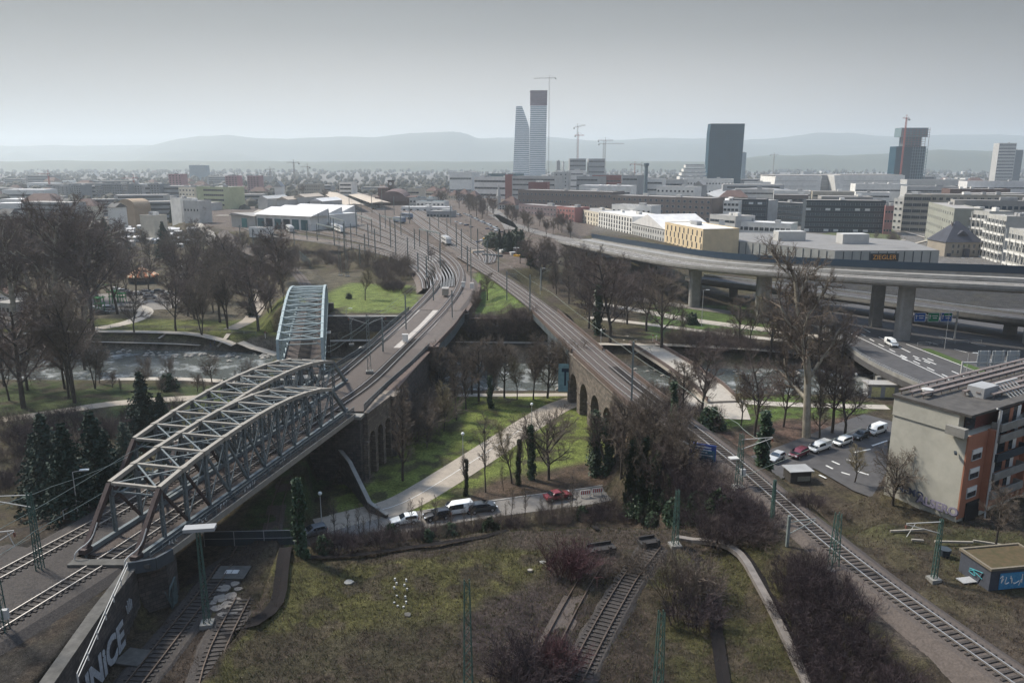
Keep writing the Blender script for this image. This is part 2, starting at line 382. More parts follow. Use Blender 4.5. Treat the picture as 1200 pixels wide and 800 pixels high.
# river water
wm = bpy.data.materials.new('river_water'); wm.use_nodes = True; t = wm.node_tree; b = t.nodes['Principled BSDF']
b.inputs['Roughness'].default_value = 0.12; b.inputs['Specular IOR Level'].default_value = 0.6
gp = t.nodes.new('ShaderNodeNewGeometry'); n = t.nodes.new('ShaderNodeTexNoise'); n.inputs['Scale'].default_value = 0.7; n.inputs['Detail'].default_value = 5; t.links.new(gp.outputs['Position'], n.inputs['Vector'])
n2 = t.nodes.new('ShaderNodeTexNoise'); n2.inputs['Scale'].default_value = 0.13; n2.inputs['Detail'].default_value = 6; n2.inputs['Roughness'].default_value = 0.7; t.links.new(gp.outputs['Position'], n2.inputs['Vector'])
r = t.nodes.new('ShaderNodeValToRGB'); r.color_ramp.elements[0].position = 0.52; r.color_ramp.elements[0].color = (0.085, 0.092, 0.085, 1); r.color_ramp.elements[1].position = 0.7; r.color_ramp.elements[1].color = (0.5, 0.51, 0.5, 1)
t.links.new(n2.outputs['Fac'], r.inputs[0]); t.links.new(r.outputs[0], b.inputs['Base Color'])
bp = t.nodes.new('ShaderNodeBump'); bp.inputs['Strength'].default_value = 0.5; bp.inputs['Distance'].default_value = 0.3; t.links.new(n.outputs['Fac'], bp.inputs['Height']); t.links.new(bp.outputs[0], b.inputs['Normal'])
rp = resample([Vector((*p, 0)) for p in RIVER], 12); m_ = MB()
Lw, Rw_ = offset(rp, 19), offset(rp, -19); o = []
for a, b_ in zip(Lw, Rw_): o += [(a.x, a.y, -0.8), (b_.x, b_.y, -0.8)]
m_.add(o, [(2 * i, 2 * i + 2, 2 * i + 3, 2 * i + 1) for i in range(len(rp) - 1)]); struct(m_.build('water', wm))

# hills on the horizon
hm = mat('wooded_hillside', (0.045, 0.06, 0.04), var=0.35, scale=0.004, world=True, col2=(0.085, 0.09, 0.055))
def ridge(name, dist, prof, thick, seed):
    """prof: list of (px, top row) of the skyline"""
    m = MB(); n = 260; rows = 7; xs = [p[0] for p in prof]; ys_ = [p[1] for p in prof]; vs = []
    for i in range(n + 1):
        px = -500 + 2200 * i / n; row = float(np.interp(px, xs, ys_))
        for j in range(rows + 1):
            q = j / rows; d = dist + thick * (q - 0.5); top = CAMH + dist * (-math.tan(math.atan((row - 400) / F) + PITCH)) * 1.0
            hgt = (top - 0) * math.sin(math.pi * min(1, 0.04 + q * 0.96)) ** 0.8 if j < rows else -5
            x = (px - 600) / F * (dist * math.cos(PITCH)) * d / dist
            hgt += mnoise.fractal(Vector((x / 420, d / 420, seed)), 1, 2, 4) * 14 * min(1, abs(hgt) / 100)
            vs.append((x, d, max(-4, hgt) if 0 < j < rows else -5))
    r1 = rows + 1; m.add(vs, [(i * r1 + j, (i + 1) * r1 + j, (i + 1) * r1 + j + 1, i * r1 + j + 1) for i in range(n) for j in range(rows)])
    return struct(m.build(name, hm, smooth=True))
ridge('hills', 8600, [(-600, 180), (-60, 186), (0, 182), (25, 178), (60, 186), (110, 182), (150, 176), (190, 168), (235, 160), (270, 158), (300, 162), (340, 163), (400, 160), (440, 161), (480, 156), (530, 154), (545, 155), (560, 162), (600, 166), (700, 168), (1200, 172), (1900, 176)], 1500, 1.0)
ridge('hills', 7300, [(-600, 190), (150, 190), (180, 180), (215, 177), (260, 176), (300, 184), (340, 190), (1900, 190)], 900, 2.0)
ridge('hills', 9600, [(-600, 172), (480, 170), (560, 162), (640, 160), (700, 166), (760, 162), (820, 162), (870, 165), (910, 162), (950, 156), (1000, 157), (1040, 160), (1100, 158), (1160, 158), (1240, 160), (1500, 150), (1900, 160)], 1500, 3.0)
ridge('hills', 4600, [(-600, 189), (840, 189), (880, 186), (960, 181), (1040, 180), (1100, 176), (1160, 177), (1200, 176), (1400, 170), (1900, 175)], 900, 4.0)
# air
m = MB(); m.box((0, 6000, 222.4), (27000, 13600, 458)); hz_o = m.build('haze', None)
vm = bpy.data.materials.new('haze'); vm.use_nodes = True; t = vm.node_tree; t.nodes.clear(); o_ = t.nodes.new('ShaderNodeOutputMaterial'); v_ = t.nodes.new('ShaderNodeVolumePrincipled')
v_.inputs['Color'].default_value = (0.80, 0.875, 0.93, 1); v_.inputs['Density'].default_value = 0.00014; v_.inputs['Anisotropy'].default_value = 0.3
t.links.new(v_.outputs[0], o_.inputs['Volume']); hz_o.data.materials.append(vm); hz_o['kind'] = 'stuff'
# ---------------------------------------------------------------- railways
steel_rail = mat('rail_steel', (0.50, 0.46, 0.42), rough=0.4, metal=0.8, var=0.15, scale=2)
rusty_rail = mat('rusty_rail', (0.09, 0.065, 0.05), rough=0.6, metal=0.3, var=0.3, scale=2)
sleeper_m = mat('sleeper_timber', (0.045, 0.038, 0.034), var=0.4, scale=1.5, world=True)
ballast = mat('ballast', (0.06, 0.048, 0.041), var=0.4, scale=5, world=True, col2=(0.115, 0.092, 0.078), bump=0.6, dirt=0.5)
ballast_old = mat('old_ballast', (0.016, 0.014, 0.014), var=0.4, scale=7, world=True, col2=(0.075, 0.062, 0.054), bump=0.6, dirt=0.6)
old_conc = mat('old_concrete', (0.085, 0.08, 0.072), var=0.35, scale=1.2, world=True, dirt=0.6)
concrete = mat('concrete', (0.22, 0.21, 0.19), var=0.2, scale=0.6, world=True, dirt=0.6)
pale_conc = mat('pale_concrete', (0.40, 0.36, 0.32), var=0.12, scale=0.5, world=True, dirt=0.35)
dark_stone = mat('dark_masonry', (0.050, 0.046, 0.046), var=0.45, scale=1.4, world=True, col2=(0.11, 0.098, 0.09), bump=0.8, dirt=0.5)
stone = mat('sandstone_masonry', (0.11, 0.095, 0.08), var=0.4, scale=1.2, world=True, col2=(0.21, 0.18, 0.15), bump=0.8, dirt=0.6)
brickm = mat('red_brown_brick', (0.105, 0.075, 0.062), var=0.3, scale=1.5, world=True, dirt=0.5)
def stoneface(m, sx=0.9, sz=0.45):
    """courses of stone blocks laid over a masonry material"""
    t = m.node_tree; b = t.nodes['Principled BSDF']; l = b.inputs['Base Color'].links[0].from_socket
    g = t.nodes.new('ShaderNodeNewGeometry'); sp = t.nodes.new('ShaderNodeSeparateXYZ'); ad = t.nodes.new('ShaderNodeMath'); ad.operation = 'ADD'; cb = t.nodes.new('ShaderNodeCombineXYZ')
    t.links.new(g.outputs['Position'], sp.inputs[0]); t.links.new(sp.outputs['X'], ad.inputs[0]); t.links.new(sp.outputs['Y'], ad.inputs[1]); t.links.new(ad.outputs[0], cb.inputs['X']); t.links.new(sp.outputs['Z'], cb.inputs['Y'])
    br = t.nodes.new('ShaderNodeTexBrick'); br.inputs['Scale'].default_value = 1; br.inputs['Brick Width'].default_value = sx; br.inputs['Row Height'].default_value = sz; br.inputs['Mortar Size'].default_value = 0.03
    br.inputs['Color1'].default_value = (1.25, 1.2, 1.15, 1); br.inputs['Color2'].default_value = (0.7, 0.7, 0.72, 1); br.inputs['Mortar'].default_value = (0.5, 0.5, 0.5, 1)
    t.links.new(cb.outputs[0], br.inputs['Vector']); mx = t.nodes.new('ShaderNodeMix'); mx.data_type = 'RGBA'; mx.blend_type = 'MULTIPLY'; mx.inputs[0].default_value = 1
    t.links.new(l, mx.inputs['A']); t.links.new(br.outputs['Color'], mx.inputs['B']); t.links.new(mx.outputs['Result'], b.inputs['Base Color'])
stoneface(dark_stone); stoneface(stone)

band_m = mat('sleeper_rows', (0.048, 0.038, 0.034), var=0.5, scale=3.0, world=True, col2=(0.10, 0.078, 0.066))
def ribbon(path, prof, closed=False):
    """sweep a cross-section [(offset, dz)] along a path"""
    m = MB(); k = len(prof); lines = [offset(path, o) for o, _ in prof]; vs = []
    for i in range(len(path)):
        for j in range(k): q = lines[j][i]; vs.append((q.x, q.y, q.z + prof[j][1]))
    fs = [(i * k + j, i * k + (j + 1) % k, (i + 1) * k + (j + 1) % k, (i + 1) * k + j) for i in range(len(path) - 1) for j in range(k if closed else k - 1)]
    if closed: fs += [tuple(range(k))[::-1], tuple((len(path) - 1) * k + j for j in range(k))]
    return m.add(vs, [f[::-1] for f in fs])
def sweep_box(path, off, w_, z0, z1): return ribbon(path, [(off - w_ / 2, z0), (off - w_ / 2, z1), (off + w_ / 2, z1), (off + w_ / 2, z0)], True)
def track(path, label, sleepers=True, rails_m=None, rail_w=0.12, bed=True, bed_m=None, near=95, bedw=1.9, group=None, step=3.0, sl_to=175, name='railway_track'):
    path = smooth_path(path, 3); path = resample(path, step)
    if bed: struct(ribbon([p.copy() for p in path], [(-bedw - 2.6, -1.9), (-bedw - 0.9, -0.75), (-bedw, -0.24), (bedw, -0.24), (bedw + 0.9, -0.75), (bedw + 2.6, -1.9)]).build('ballast', bed_m or ballast))
    t = thing(name, label, 'track', path[0], group=group); base = path[0]
    loc = [p - base for p in path]
    for s in (-1, 1):
        sweep_box(loc, s * 0.75, rail_w, -0.16, 0.0).build('rail', rails_m or steel_rail, t)
    if sleepers:
        sp = [p for p in resample(path, 0.68)]; mids = []
        for a, b_ in zip(sp, sp[1:]):
            if a.y < sl_to and a.y > 48: mids.append(((a + b_) / 2, math.atan2(b_.y - a.y, b_.x - a.x)))
        mids.sort(key=lambda q: q[0].y)
        proto = None; rest = MB()
        for i, (p, a) in enumerate(mids):
            if i < near:
                if proto is None:
                    proto = MB().box((0, 0, 0), (0.25, 2.5, 0.14)).build('sleeper', sleeper_m, t); o = proto
                else: o = proto.copy(); C.objects.link(o)
                q = p - base; o.location = (q.x, q.y, q.z - 0.21); o.rotation_euler = (0, 0, a + rnd.uniform(-.01, .01))
            else:
                q = p - base; rest.box((q.x, q.y, q.z - 0.21), (0.25, 2.5, 0.14), a)
        if rest.v: o = rest.build('sleepers', sleeper_m, t); o['kind'] = 'stuff'
    far = [p - base for p in path if not (sleepers and p.y < sl_to - 2)]
    if len(far) > 1: o = ribbon(far, [(-1.3, -0.21), (1.3, -0.21)]).build('sleepers', band_m, t); o['kind'] = 'stuff'
    return t
def pz(pts, z): return [G(a, b, z) for a, b in pts]
def v3(pts, z): return [Vector((a, b, z)) for a, b in pts]
DZ = 12.05
track(v3([(-64, 0), (-57, 25), (-52, 40), (-47.5, 55), (-43.9, 66.7), (-41.9, 73.1), (-30.6, 121)], DZ) + pz([(432, 450), (470, 412), (500, 383), (520, 362), (533, 345), (540, 330)], DZ) + pz([(541, 318), (535, 307), (520, 295), (500, 285), (478, 270), (450, 255), (432, 243)], 11.6),
      'main line track through the nearest truss bridge and along the viaduct edge', bed=False)
track(v3([(-74, 0), (-66, 30), (-56, 55), (-50.7, 71), (-47.2, 81.8), (-45.4, 88.5), (-34.3, 139)], DZ) + pz([(403, 435), (440, 403), (470, 377), (490, 357), (508, 338)], DZ) + pz([(515, 325), (514, 312), (505, 300), (490, 290), (465, 280), (430, 268), (400, 255)], 11.6),
      'main line track leaving the second truss bridge on the left side of the viaduct', bed=False)
track(v3(T3, DZ), 'single track curving from the bottom right corner across the masonry arches', near=98, sl_to=150)
track(v3([(25.4, 112), (22.6, 124), (18.2, 143), (7.5, 208), (-4, 262), (-13.5, 300), (-24, 340)], DZ - 0.03), 'second overgrown track beside the single line on the right hand viaduct', sleepers=False, bed=False)
# ballast beds
struct(ribbon(resample(smooth_path(v3([(-75, -10), (-66, 25), (-56, 48), (-50, 62), (-46.5, 73.6)], 11.8), 2), 3), [(-10, -0.6), (-8.4, 0), (7.0, 0), (8.0, -0.5)]).build('ballast', ballast_old))
struct(ribbon(resample(v3([(-50.2, 71), (-47.3, 81), (-46.4, 86)], 11.79), 3), [(-4, -0.6), (-2.8, 0), (3.6, 0)]).build('ballast', ballast_old))
deckR = pz([(405, 490), (433, 463), (460, 440), (505, 405)], DZ); deckR[0] = Vector((-27.4, 121.6, DZ))
deckc = resample([Vector((-30.6, 121.8, 11.82)), Vector((-29, 143, 11.82)), Vector((-24.6, 166.4, 11.82))], 3)
struct(ribbon(resample([Vector((-31, 122, 11.8)), Vector((-29.6, 140, 11.8)), Vector((-25.2, 166.3, 11.8))], 4), [(-7.3, -0.5), (-6.4, 0), (5.3, 0), (6.3, 0), (6.35, -.4)]).build('ballast', ballast))
struct(ribbon(resample(smooth_path([Vector((-21.4, 211.6, 11.78)), Vector((-19.8, 235, 11.45)), Vector((-19, 265, 11.15)), Vector((-26, 300, 11.05))], 2), 4), [(-8.0, -0.6), (-7, 0), (6.6, 0), (8.2, -0.8)]).build('ballast', mat('pink_ballast', (0.085, 0.068, 0.058), var=0.3, scale=5, world=True, col2=(0.165, 0.132, 0.113), bump=0.5, dirt=0.4)))
# foreground and yard sidings
def gtrack(pxs, label, lift=0.28, **k):
    pts = []
    for a, b_ in pxs: p = GT(a, b_); pts.append(p)
    pts = resample(pts, 4); h = hzs(pts)
    for p, q in zip(pts, h): p.z = q + lift
    return track(pts, label, **k)
gtrack([(672, 800), (692, 760), (718, 712), (742, 672), (768, 640)], 'rusty siding with all its sleepers showing, ending at a buffer stop by the brush', rails_m=rusty_rail, bed_m=ballast_old, bedw=1.5, lift=0.33)
gtrack([(622, 800), (645, 757), (668, 712), (695, 665), (706, 652)], 'half buried rusty siding left of the exposed siding', sleepers=False, rails_m=rusty_rail, bed=False, lift=0.2)
gtrack([(232, 808), (250, 770), (268, 735), (285, 702)], 'short sleepered track in the concrete lined cutting at the bottom', rails_m=rusty_rail, bed_m=ballast_old, lift=0.3)
gtrack([(150, 812), (183, 770), (215, 728), (240, 698), (262, 668), (285, 640)], 'track in the cutting passing beneath the truss bridge beside the graffiti wall', rails_m=rusty_rail, bed_m=ballast_old, lift=0.3)
gtrack([(316, 622), (322, 600), (330, 575), (336, 560)], 'faint rails in the grass under the truss bridge', sleepers=False, rails_m=rusty_rail, bed=False, lift=0.15)
# yard fan
YL = [(492, 338), (489, 325), (470, 308), (425, 296), (370, 289), (300, 283), (262, 272)]
YR = [(536, 335), (537, 318), (516, 295), (480, 275), (450, 258), (425, 243), (412, 236)]
for k in range(1, 11):
    q = k / 11; q2 = q ** 0.8
    pts = [G(a[0] + (b_[0] - a[0]) * q2, a[1] + (b_[1] - a[1]) * q2, 11.5) for a, b_ in zip(YL, YR)]
    track(pts, 'one of the parallel tracks fanning out across the rail yard towards the depot and station', sleepers=False, rail_w=0.2, bed=(k % 2 == 0), bedw=1.7, step=6, group='fan of yard tracks', bed_m=MATS['pink_ballast'])
for k in range(5):
    pts = [G(556 + k * 5, 311 - k, 11.5), G(545 + k * 9, 300 - k, 11.5), G(520 + k * 10, 284 + k, 11.5), G(492 + k * 9, 264, 11.5), G(470 + k * 6, 246, 11.5)]
    track(pts, 'one of the sidings right of the main throat near the station car park', sleepers=False, rail_w=0.2, bed=(k % 2 == 1), bedw=1.7, step=6, group='sidings by the car park', bed_m=MATS['pink_ballast'])
track(pz([(366, 352), (364, 343), (357, 330), (345, 316), (325, 303), (300, 292), (270, 280), (262, 270)], 11.6), 'curving weedy track climbing from the far bridge to the depot', sleepers=False, rails_m=rusty_rail, rail_w=0.12, step=5)
track(pz([(352, 345), (348, 335), (335, 322), (315, 312)], 11.2), 'short weedy spur left of the far bridge track', sleepers=False, rails_m=rusty_rail, rail_w=0.12, step=5, bed=False)

# ---------------------------------------------------------------- truss bridges
st_top = mat('sunlit_steel_top', (0.25, 0.225, 0.19), rough=0.6, var=0.15, scale=1.2, dirt=0.35)  # sun on the upper steel put into this paler, warmer colour
st_blue = mat('blue_grey_steel', (0.13, 0.15, 0.155), rough=0.55, var=0.2, scale=1.0, dirt=0.5)
st_pale = mat('pale_grey_green_steel', (0.30, 0.35, 0.35), rough=0.6, var=0.15, scale=1.0, dirt=0.3)
st_rust = mat('rust_brown_steel', (0.062, 0.043, 0.040), rough=0.7, var=0.3, scale=1.5)
deckdark = mat('bridge_deck', (0.06, 0.045, 0.038), var=0.4, scale=2, dirt=0.4)
graff = mat('white_graffiti_paint', (0.55, 0.56, 0.54), rough=0.6)
def truss_bridge(label, c0, c1, W, hp, npan, mats, walk=False, e=0.09, endfar=True, rust=True, lat=True):
    """c0, c1: deck-level ends of the centre line; hp: chord height as function of 0..1"""
    mt, ms = mats; c0, c1 = Vector(c0), Vector(c1); Lg = (c1 - c0).length; ang = math.atan2(c1.y - c0.y, c1.x - c0.x)
    t = thing('truss_bridge', label, 'bridge', c0, ang)
    xs = [0] + [Lg * (e + (1 - 2 * e) * i / npan) for i in range(npan + 1)] + [Lg]
    if not endfar: xs = [0] + [Lg * (e + (1 - e) * i / npan) for i in range(npan + 1)]
    top = [(x, hp(x / Lg)) for x in xs[1:(-1 if endfar else None)]]
    for sy in (-1, 1):
        y = sy * W / 2
        m = MB()
        for (xa, za), (xb, zb) in zip(top, top[1:]):
            m.beam((xa, y, za), (xb, y, zb), 0.52, 0.5); 
        for (xa, za) in top[1:-1]: m.box((xa, y, za + 0.0), (0.9, 0.66, 0.55))
        m.build('top_chord', mt, t)
        for (xa, za), ex in (((top[0]), 0.0),) + (((top[-1]), Lg),) * (1 if endfar else 0):
            m = MB().beam((ex, y, 0.3), (xa, y, za - 0.05), 0.5, 0.55); m.box((ex, y, 0.25), (1.1, 0.8, 0.5)); m.build('end_post', (st_rust if (rust and ex == 0.0) else ms), t)
        MB().beam((0, y, -0.25), (Lg, y, -0.25), 0.42, 1.0).build('bottom_chord', ms, t)
        for i, (xa, za) in enumerate(top):
            m = MB()      # built-up laced column: two flanges and lacing
            for k in (-0.17, 0.17): m.beam((xa, y + k, 0.2), (xa, y + k, za - 0.25), 0.09, 0.28)
            nl = max(3, int(za / 0.8))
            for q in range(nl): m.beam((xa, y - 0.16, 0.3 + (za - 0.7) * q / nl), (xa, y + 0.16, 0.3 + (za - 0.7) * (q + 1) / nl), 0.05, 0.1)
            m.build('vertical_post', ms, t)
            if i < len(top) - 1:
                xb, zb = top[i + 1]; m = MB()
                if i < (len(top) - 1) / 2: a, b_ = (xa, y, za - 0.2), (xb, y, 0.25)
                else: a, b_ = (xa, y, 0.25), (xb, y, zb - 0.2)
                for k in (-0.12, 0.12): m.beam(Vector(a) + Vector((0, k, 0)), Vector(b_) + Vector((0, k, 0)), 0.07, 0.24)
                d = Vector(b_) - Vector(a)
                for q in range(7): m.beam(Vector(a) + d * q / 7 + Vector((0, -0.12, 0)), Vector(a) + d * (q + 1) / 7 + Vector((0, 0.12, 0)), 0.04, 0.08)
                m.build('diagonal', (st_rust if rust and i < 2 else ms), t)
                if 1 <= i < len(top) - 2:
                    MB().beam((xa, y, 0.25) if i < (len(top) - 1) / 2 else (xa, y, za - .2), (xb, y, zb - 0.2) if i < (len(top) - 1) / 2 else (xb, y, .25), 0.12, 0.12).build('counter_brace', ms, t)
    for i, (xa, za) in enumerate(top):
        m = MB().beam((xa, -W / 2 + .3, za + 0.02), (xa, W / 2 - .3, za + 0.02), 0.36, 0.3)
        m.build('top_strut', mt if i in (0, len(top) - 1) else ms if not lat else mt, t)
        MB().beam((xa, -W / 2 + .3, za - 0.9), (xa, W / 2 - .3, za - 0.9), 0.16, 0.16).build('sway_strut', ms, t)
        for sy in (-1, 1): MB().beam((xa, sy * (W / 2 - .2), za - 1.5), (xa, sy * (W / 2 - 1.5), za - 0.1), 0.1, 0.14).build('knee_brace', ms, t)
        if i < len(top) - 1:
            xb, zb = top[i + 1]
            MB().beam((xa, -W / 2 + .3, za), (xb, W / 2 - .3, zb), 0.18, 0.14).build('lateral_brace', ms, t)
            MB().beam((xa, W / 2 - .3, za - 0.03), (xb, -W / 2 + .3, zb - 0.03), 0.18, 0.14).build('lateral_brace', ms, t)
    m = MB().box((Lg / 2, 0, -0.32), (Lg, W - 0.4, 0.12))
    for y in (-0.75, 0.75): m.box((Lg / 2, y, -0.6), (Lg, 0.3, 0.6))
    n = int(Lg / 3)
    for i in range(n + 1): m.box((Lg * i / n, 0, -0.75), (0.25, W - 0.4, 0.7))
    m.build('deck', deckdark, t)
    sl = MB()
    nsl = int(Lg / 0.7)
    for i in range(nsl): sl.box((0.35 + Lg * i / nsl, 0, -0.2), (0.26, 2.6, 0.12))
    o = sl.build('sleepers', sleeper_m, t); o['kind'] = 'stuff'
    if walk:
        y = -W / 2
        MB().box((Lg / 2, y - 1.0, -0.42), (Lg, 1.5, 0.1)).build('walkway', MATS['bridge_deck'], t)
        MB().beam((0, y - 1.82, -0.62), (Lg, y - 1.82, -0.62), 0.2, 0.75).build('side_girder', mt, t)
        r = MB(); npst = int(Lg / 1.9)
        for i in range(npst + 1): r.beam((Lg * i / npst, y - 1.7, -0.4), (Lg * i / npst, y - 1.7, 0.95), 0.06, 0.06)
        for z_ in (0.95, 0.5): r.beam((0, y - 1.7, z_), (Lg, y - 1.7, z_), 0.05, 0.05)
        rl = r.build('railing', ms, t)
        pn = MB().box((Lg / 2, y - 1.66, 0.28), (Lg - 0.2, 0.02, 1.15)); pn.build('mesh_panel', meshp, rl)
        gr = MB(); rr = random.Random(5)
        for gx in (3.0, 8.2, 12.4, 17.5, 18.6, 26.0):
            for k in range(3):
                pts = [(gx + k * 0.55 + rr.uniform(-.2, .2), y - 1.69, rr.uniform(0, 0.7)) for _ in range(5)]; gr.tube(smooth_path(pts, 2), 0.035, 4)
        g_ = gr.build('graffiti', graff, rl)
    return t
meshp = bpy.data.materials.new('wire_mesh'); meshp.use_nodes = True
tt = meshp.node_tree; b = tt.nodes['Principled BSDF']; b.inputs['Base Color'].default_value = (0.05, 0.065, 0.08, 1)
w1 = tt.nodes.new('ShaderNodeTexChecker'); w1.inputs['Scale'].default_value = 30; tcn = tt.nodes.new('ShaderNodeTexCoord'); tt.links.new(tcn.outputs['Object'], w1.inputs['Vector'])
mrn = tt.nodes.new('ShaderNodeMapRange'); mrn.inputs['To Min'].default_value = 0.25; mrn.inputs['To Max'].default_value = 0.8; tt.links.new(w1.outputs['Fac'], mrn.inputs['Value']); tt.links.new(mrn.outputs[0], b.inputs['Alpha'])
def itp(*kv):
    xs = [k[0] for k in kv]; zs = [k[1] for k in kv]
    return lambda q: float(np.interp(q, xs, zs))
bow = itp((0, 5.6), (.09, 5.9), (.18, 6.55), (.27, 7.05), (.38, 7.4), (.48, 7.55), (.58, 7.5), (.68, 7.2), (.78, 6.6), (.86, 5.8), (.91, 5.1), (1, 4.5))
truss_bridge('nearest grey steel truss bridge with rust brown end posts and meshed walkway on the right', (-41.9, 73.1, DZ), (-30.6, 121.4, DZ), 6.2, bow, 10, (st_top, st_blue), walk=True)
truss_bridge('second grey steel truss bridge set back just left of the nearest one', (-45.8, 86.5, DZ), (-34.3, 139.0, DZ), 6.2, bow, 11, (st_top, st_blue))
bow3 = itp((0, 6.2), (.04, 6.4), (.15, 7.4), (.27, 8.4), (.4, 9.0), (.52, 9.2), (.65, 8.6), (.78, 7.2), (.9, 4.6), (1, 1.2))
truss_bridge('pale green grey truss bridge crossing the river towards the depot', (-41.2, 145, DZ), (-59, 224.5, DZ), 8.4, bow3, 16, (st_pale, st_pale), e=0.015, endfar=False, rust=False)

# ---------------------------------------------------------------- walls, abutments, viaducts
def wall(path, thick, zt, zb, m, name, label, cat='wall', cop=None, side=1, group=None):
    """path: world xy line of the visible face; thickness goes away from `side`"""
    pts = [Vector((p[0], p[1], 0)) for p in path]; back = offset(pts, -thick * side); mb = MB(); n = len(pts)
    f = (lambda i: zt[i] if isinstance(zt, (list, tuple)) else zt); g = (lambda i: zb[i] if isinstance(zb, (list, tuple)) else zb)
    vs = []
    for i in range(n): a, b_ = pts[i], back[i]; vs += [(a.x, a.y, g(i)), (a.x, a.y, f(i)), (b_.x, b_.y, f(i)), (b_.x, b_.y, g(i))]
    fs = [(0, 1, 2, 3), tuple(4 * (n - 1) + k for k in (3, 2, 1, 0))]
    for i in range(n - 1):
        for k in range(4): fs.append((4 * i + k, 4 * i + 4 + k, 4 * i + 4 + (k + 1) % 4, 4 * i + (k + 1) % 4))
    mb.add(vs, fs)
    t = thing(name, label, cat, (0, 0, 0), group=group); mb.build('wall_body', m, t)
    if cop:
        m2 = MB()
        for i in range(n - 1):
            a = (pts[i] + back[i]) / 2; b_ = (pts[i + 1] + back[i + 1]) / 2; m2.beam((a.x, a.y, f(i) + 0.08), (b_.x, b_.y, f(i + 1) + 0.08), thick + 0.3, 0.16)
        m2.build('coping', cop, t)
    return t
DP = 11.9
# graffiti wall at the bottom left
t = wall([(-35.6, 44), (-36.4, 53), (-37.7, 63), (-38.4, 71.2)], 0.9, 11.75, 4, dark_stone, 'retaining_wall', 'dark retaining wall with large silver graffiti beside the sunken track', cop=old_conc)
def on_wall(p0, p1, u, z, off): p = Vector(p0).lerp(Vector(p1), u); d = Vector((p1[0] - p0[0], p1[1] - p0[1])).normalized(); return Vector((p.x + d.y * off, p.y - d.x * off, z))
silver = mat('silver_graffiti', (0.36, 0.38, 0.40), rough=0.5, var=0.35, scale=3, dirt=.5)
def wall_text(body, size, p, ang, parent, m, tilt=0.0, name='graffiti', d=0.015):
    me_ = text_mesh(body, size, d, size * .035); me_.materials.append(m); o = meshobj(name, me_, parent)
    pl = parent.location if parent else Vector((0, 0, 0))
    o.location = Vector(p) - Vector(pl); o.rotation_euler = (R(90), tilt, ang); return o
a0 = math.atan2(71.2 - 53, -38.4 + 36.4)
wa = (-36.4, 53, 0); wb = (-38.4, 71.2, 0)
q = on_wall(wa, wb, 0.44, 7.6, 0.25); o = wall_text('UNiCE', 3.7, (q.x, q.y, q.z), a0, t, silver); o.scale = (0.95, 1, 1)
m = MB()
for k in range(4): m.tube([(on_wall(wa, wb, 0.80 + k * .018, 8.8, 0.2)), on_wall(wa, wb, 0.79 + k * 0.022, 10.2 - abs(k - 1.5) * .3, 0.2)], 0.07, 5)
m.build('graffiti', silver, t)
# near abutment block and bearings
t = thing('bridge_abutment', 'dark stone abutment with angled parapet carrying the near end of the nearest bridge', 'abutment', (-40, 72, 0))
MB().prism([(-2 + 3.3, -0.6), (3.6, 1.4), (3.2, 4.6), (-6.0, 4.0), (-6.0, -0.6)], 3.2, 11.2).build('pier', dark_stone, t)
m = MB(); pts = [(0.9, -1.4), (3.4, -0.3), (4.3, 1.6)]
for a, b_ in zip(pts, pts[1:]): m.beam((a[0], a[1], 11.9), (b_[0], b_[1], 11.9), 0.3, 1.3)
m.build('parapet', mat('blue_grey_concrete', (0.065, 0.075, 0.085), dirt=0.4, scale=1), t)
MB().box((-1.2, -0.3, 11.9), (8.4, 1.2, 0.4)).build('bearing_shelf', old_conc, t)
silg = MB(); rr = random.Random(3)
for k in range(9): silg.tube(smooth_path([(3.75 + .02 * k, 0.2 + rr.uniform(0, 2.6), 4.5 + rr.uniform(0, 4.5)) for _ in range(4)], 2), 0.09, 4)
silg.build('graffiti', mat('teal_graffiti', (0.09, 0.12, 0.12)), t)
t = thing('bridge_abutment', 'dark stone abutment beneath the near end of the second bridge', 'abutment', (-46, 86, 0)); MB().box((0, -0.2, 7.3), (8.6, 1.6, 8.0), 0.05).build('pier', dark_stone, t)
t = thing('bridge_pier', 'dark stone pier under the near end of the river bridge', 'pier', (-40.6, 143.5, 0)); MB().box((0, 0, 5.4), (10.5, 2.4, 11.4), 0.2).build('shaft', dark_stone, t); MB().box((0, 0, 11.3), (11.2, 3.0, 0.5), 0.2).build('cap', concrete, t)
t = thing('bridge_pier', 'stone pier standing in the river under the pale truss bridge', 'pier', (-50, 184.5, 0)); MB().box((0, 0, 4), (10, 2.0, 14), 0.2).build('shaft', dark_stone, t); MB().box((0, 0, 11.1), (10.6, 2.6, 0.3), 0.2).build('cap', concrete, t)
t = thing('bridge_abutment', 'stone abutment on the north bank at the far end of the river bridge', 'abutment', (-59, 224.8, 0)); MB().box((0, 0.4, 7.0), (11.5, 1.6, 8.6), 0.05).build('wall_body', dark_stone, t)
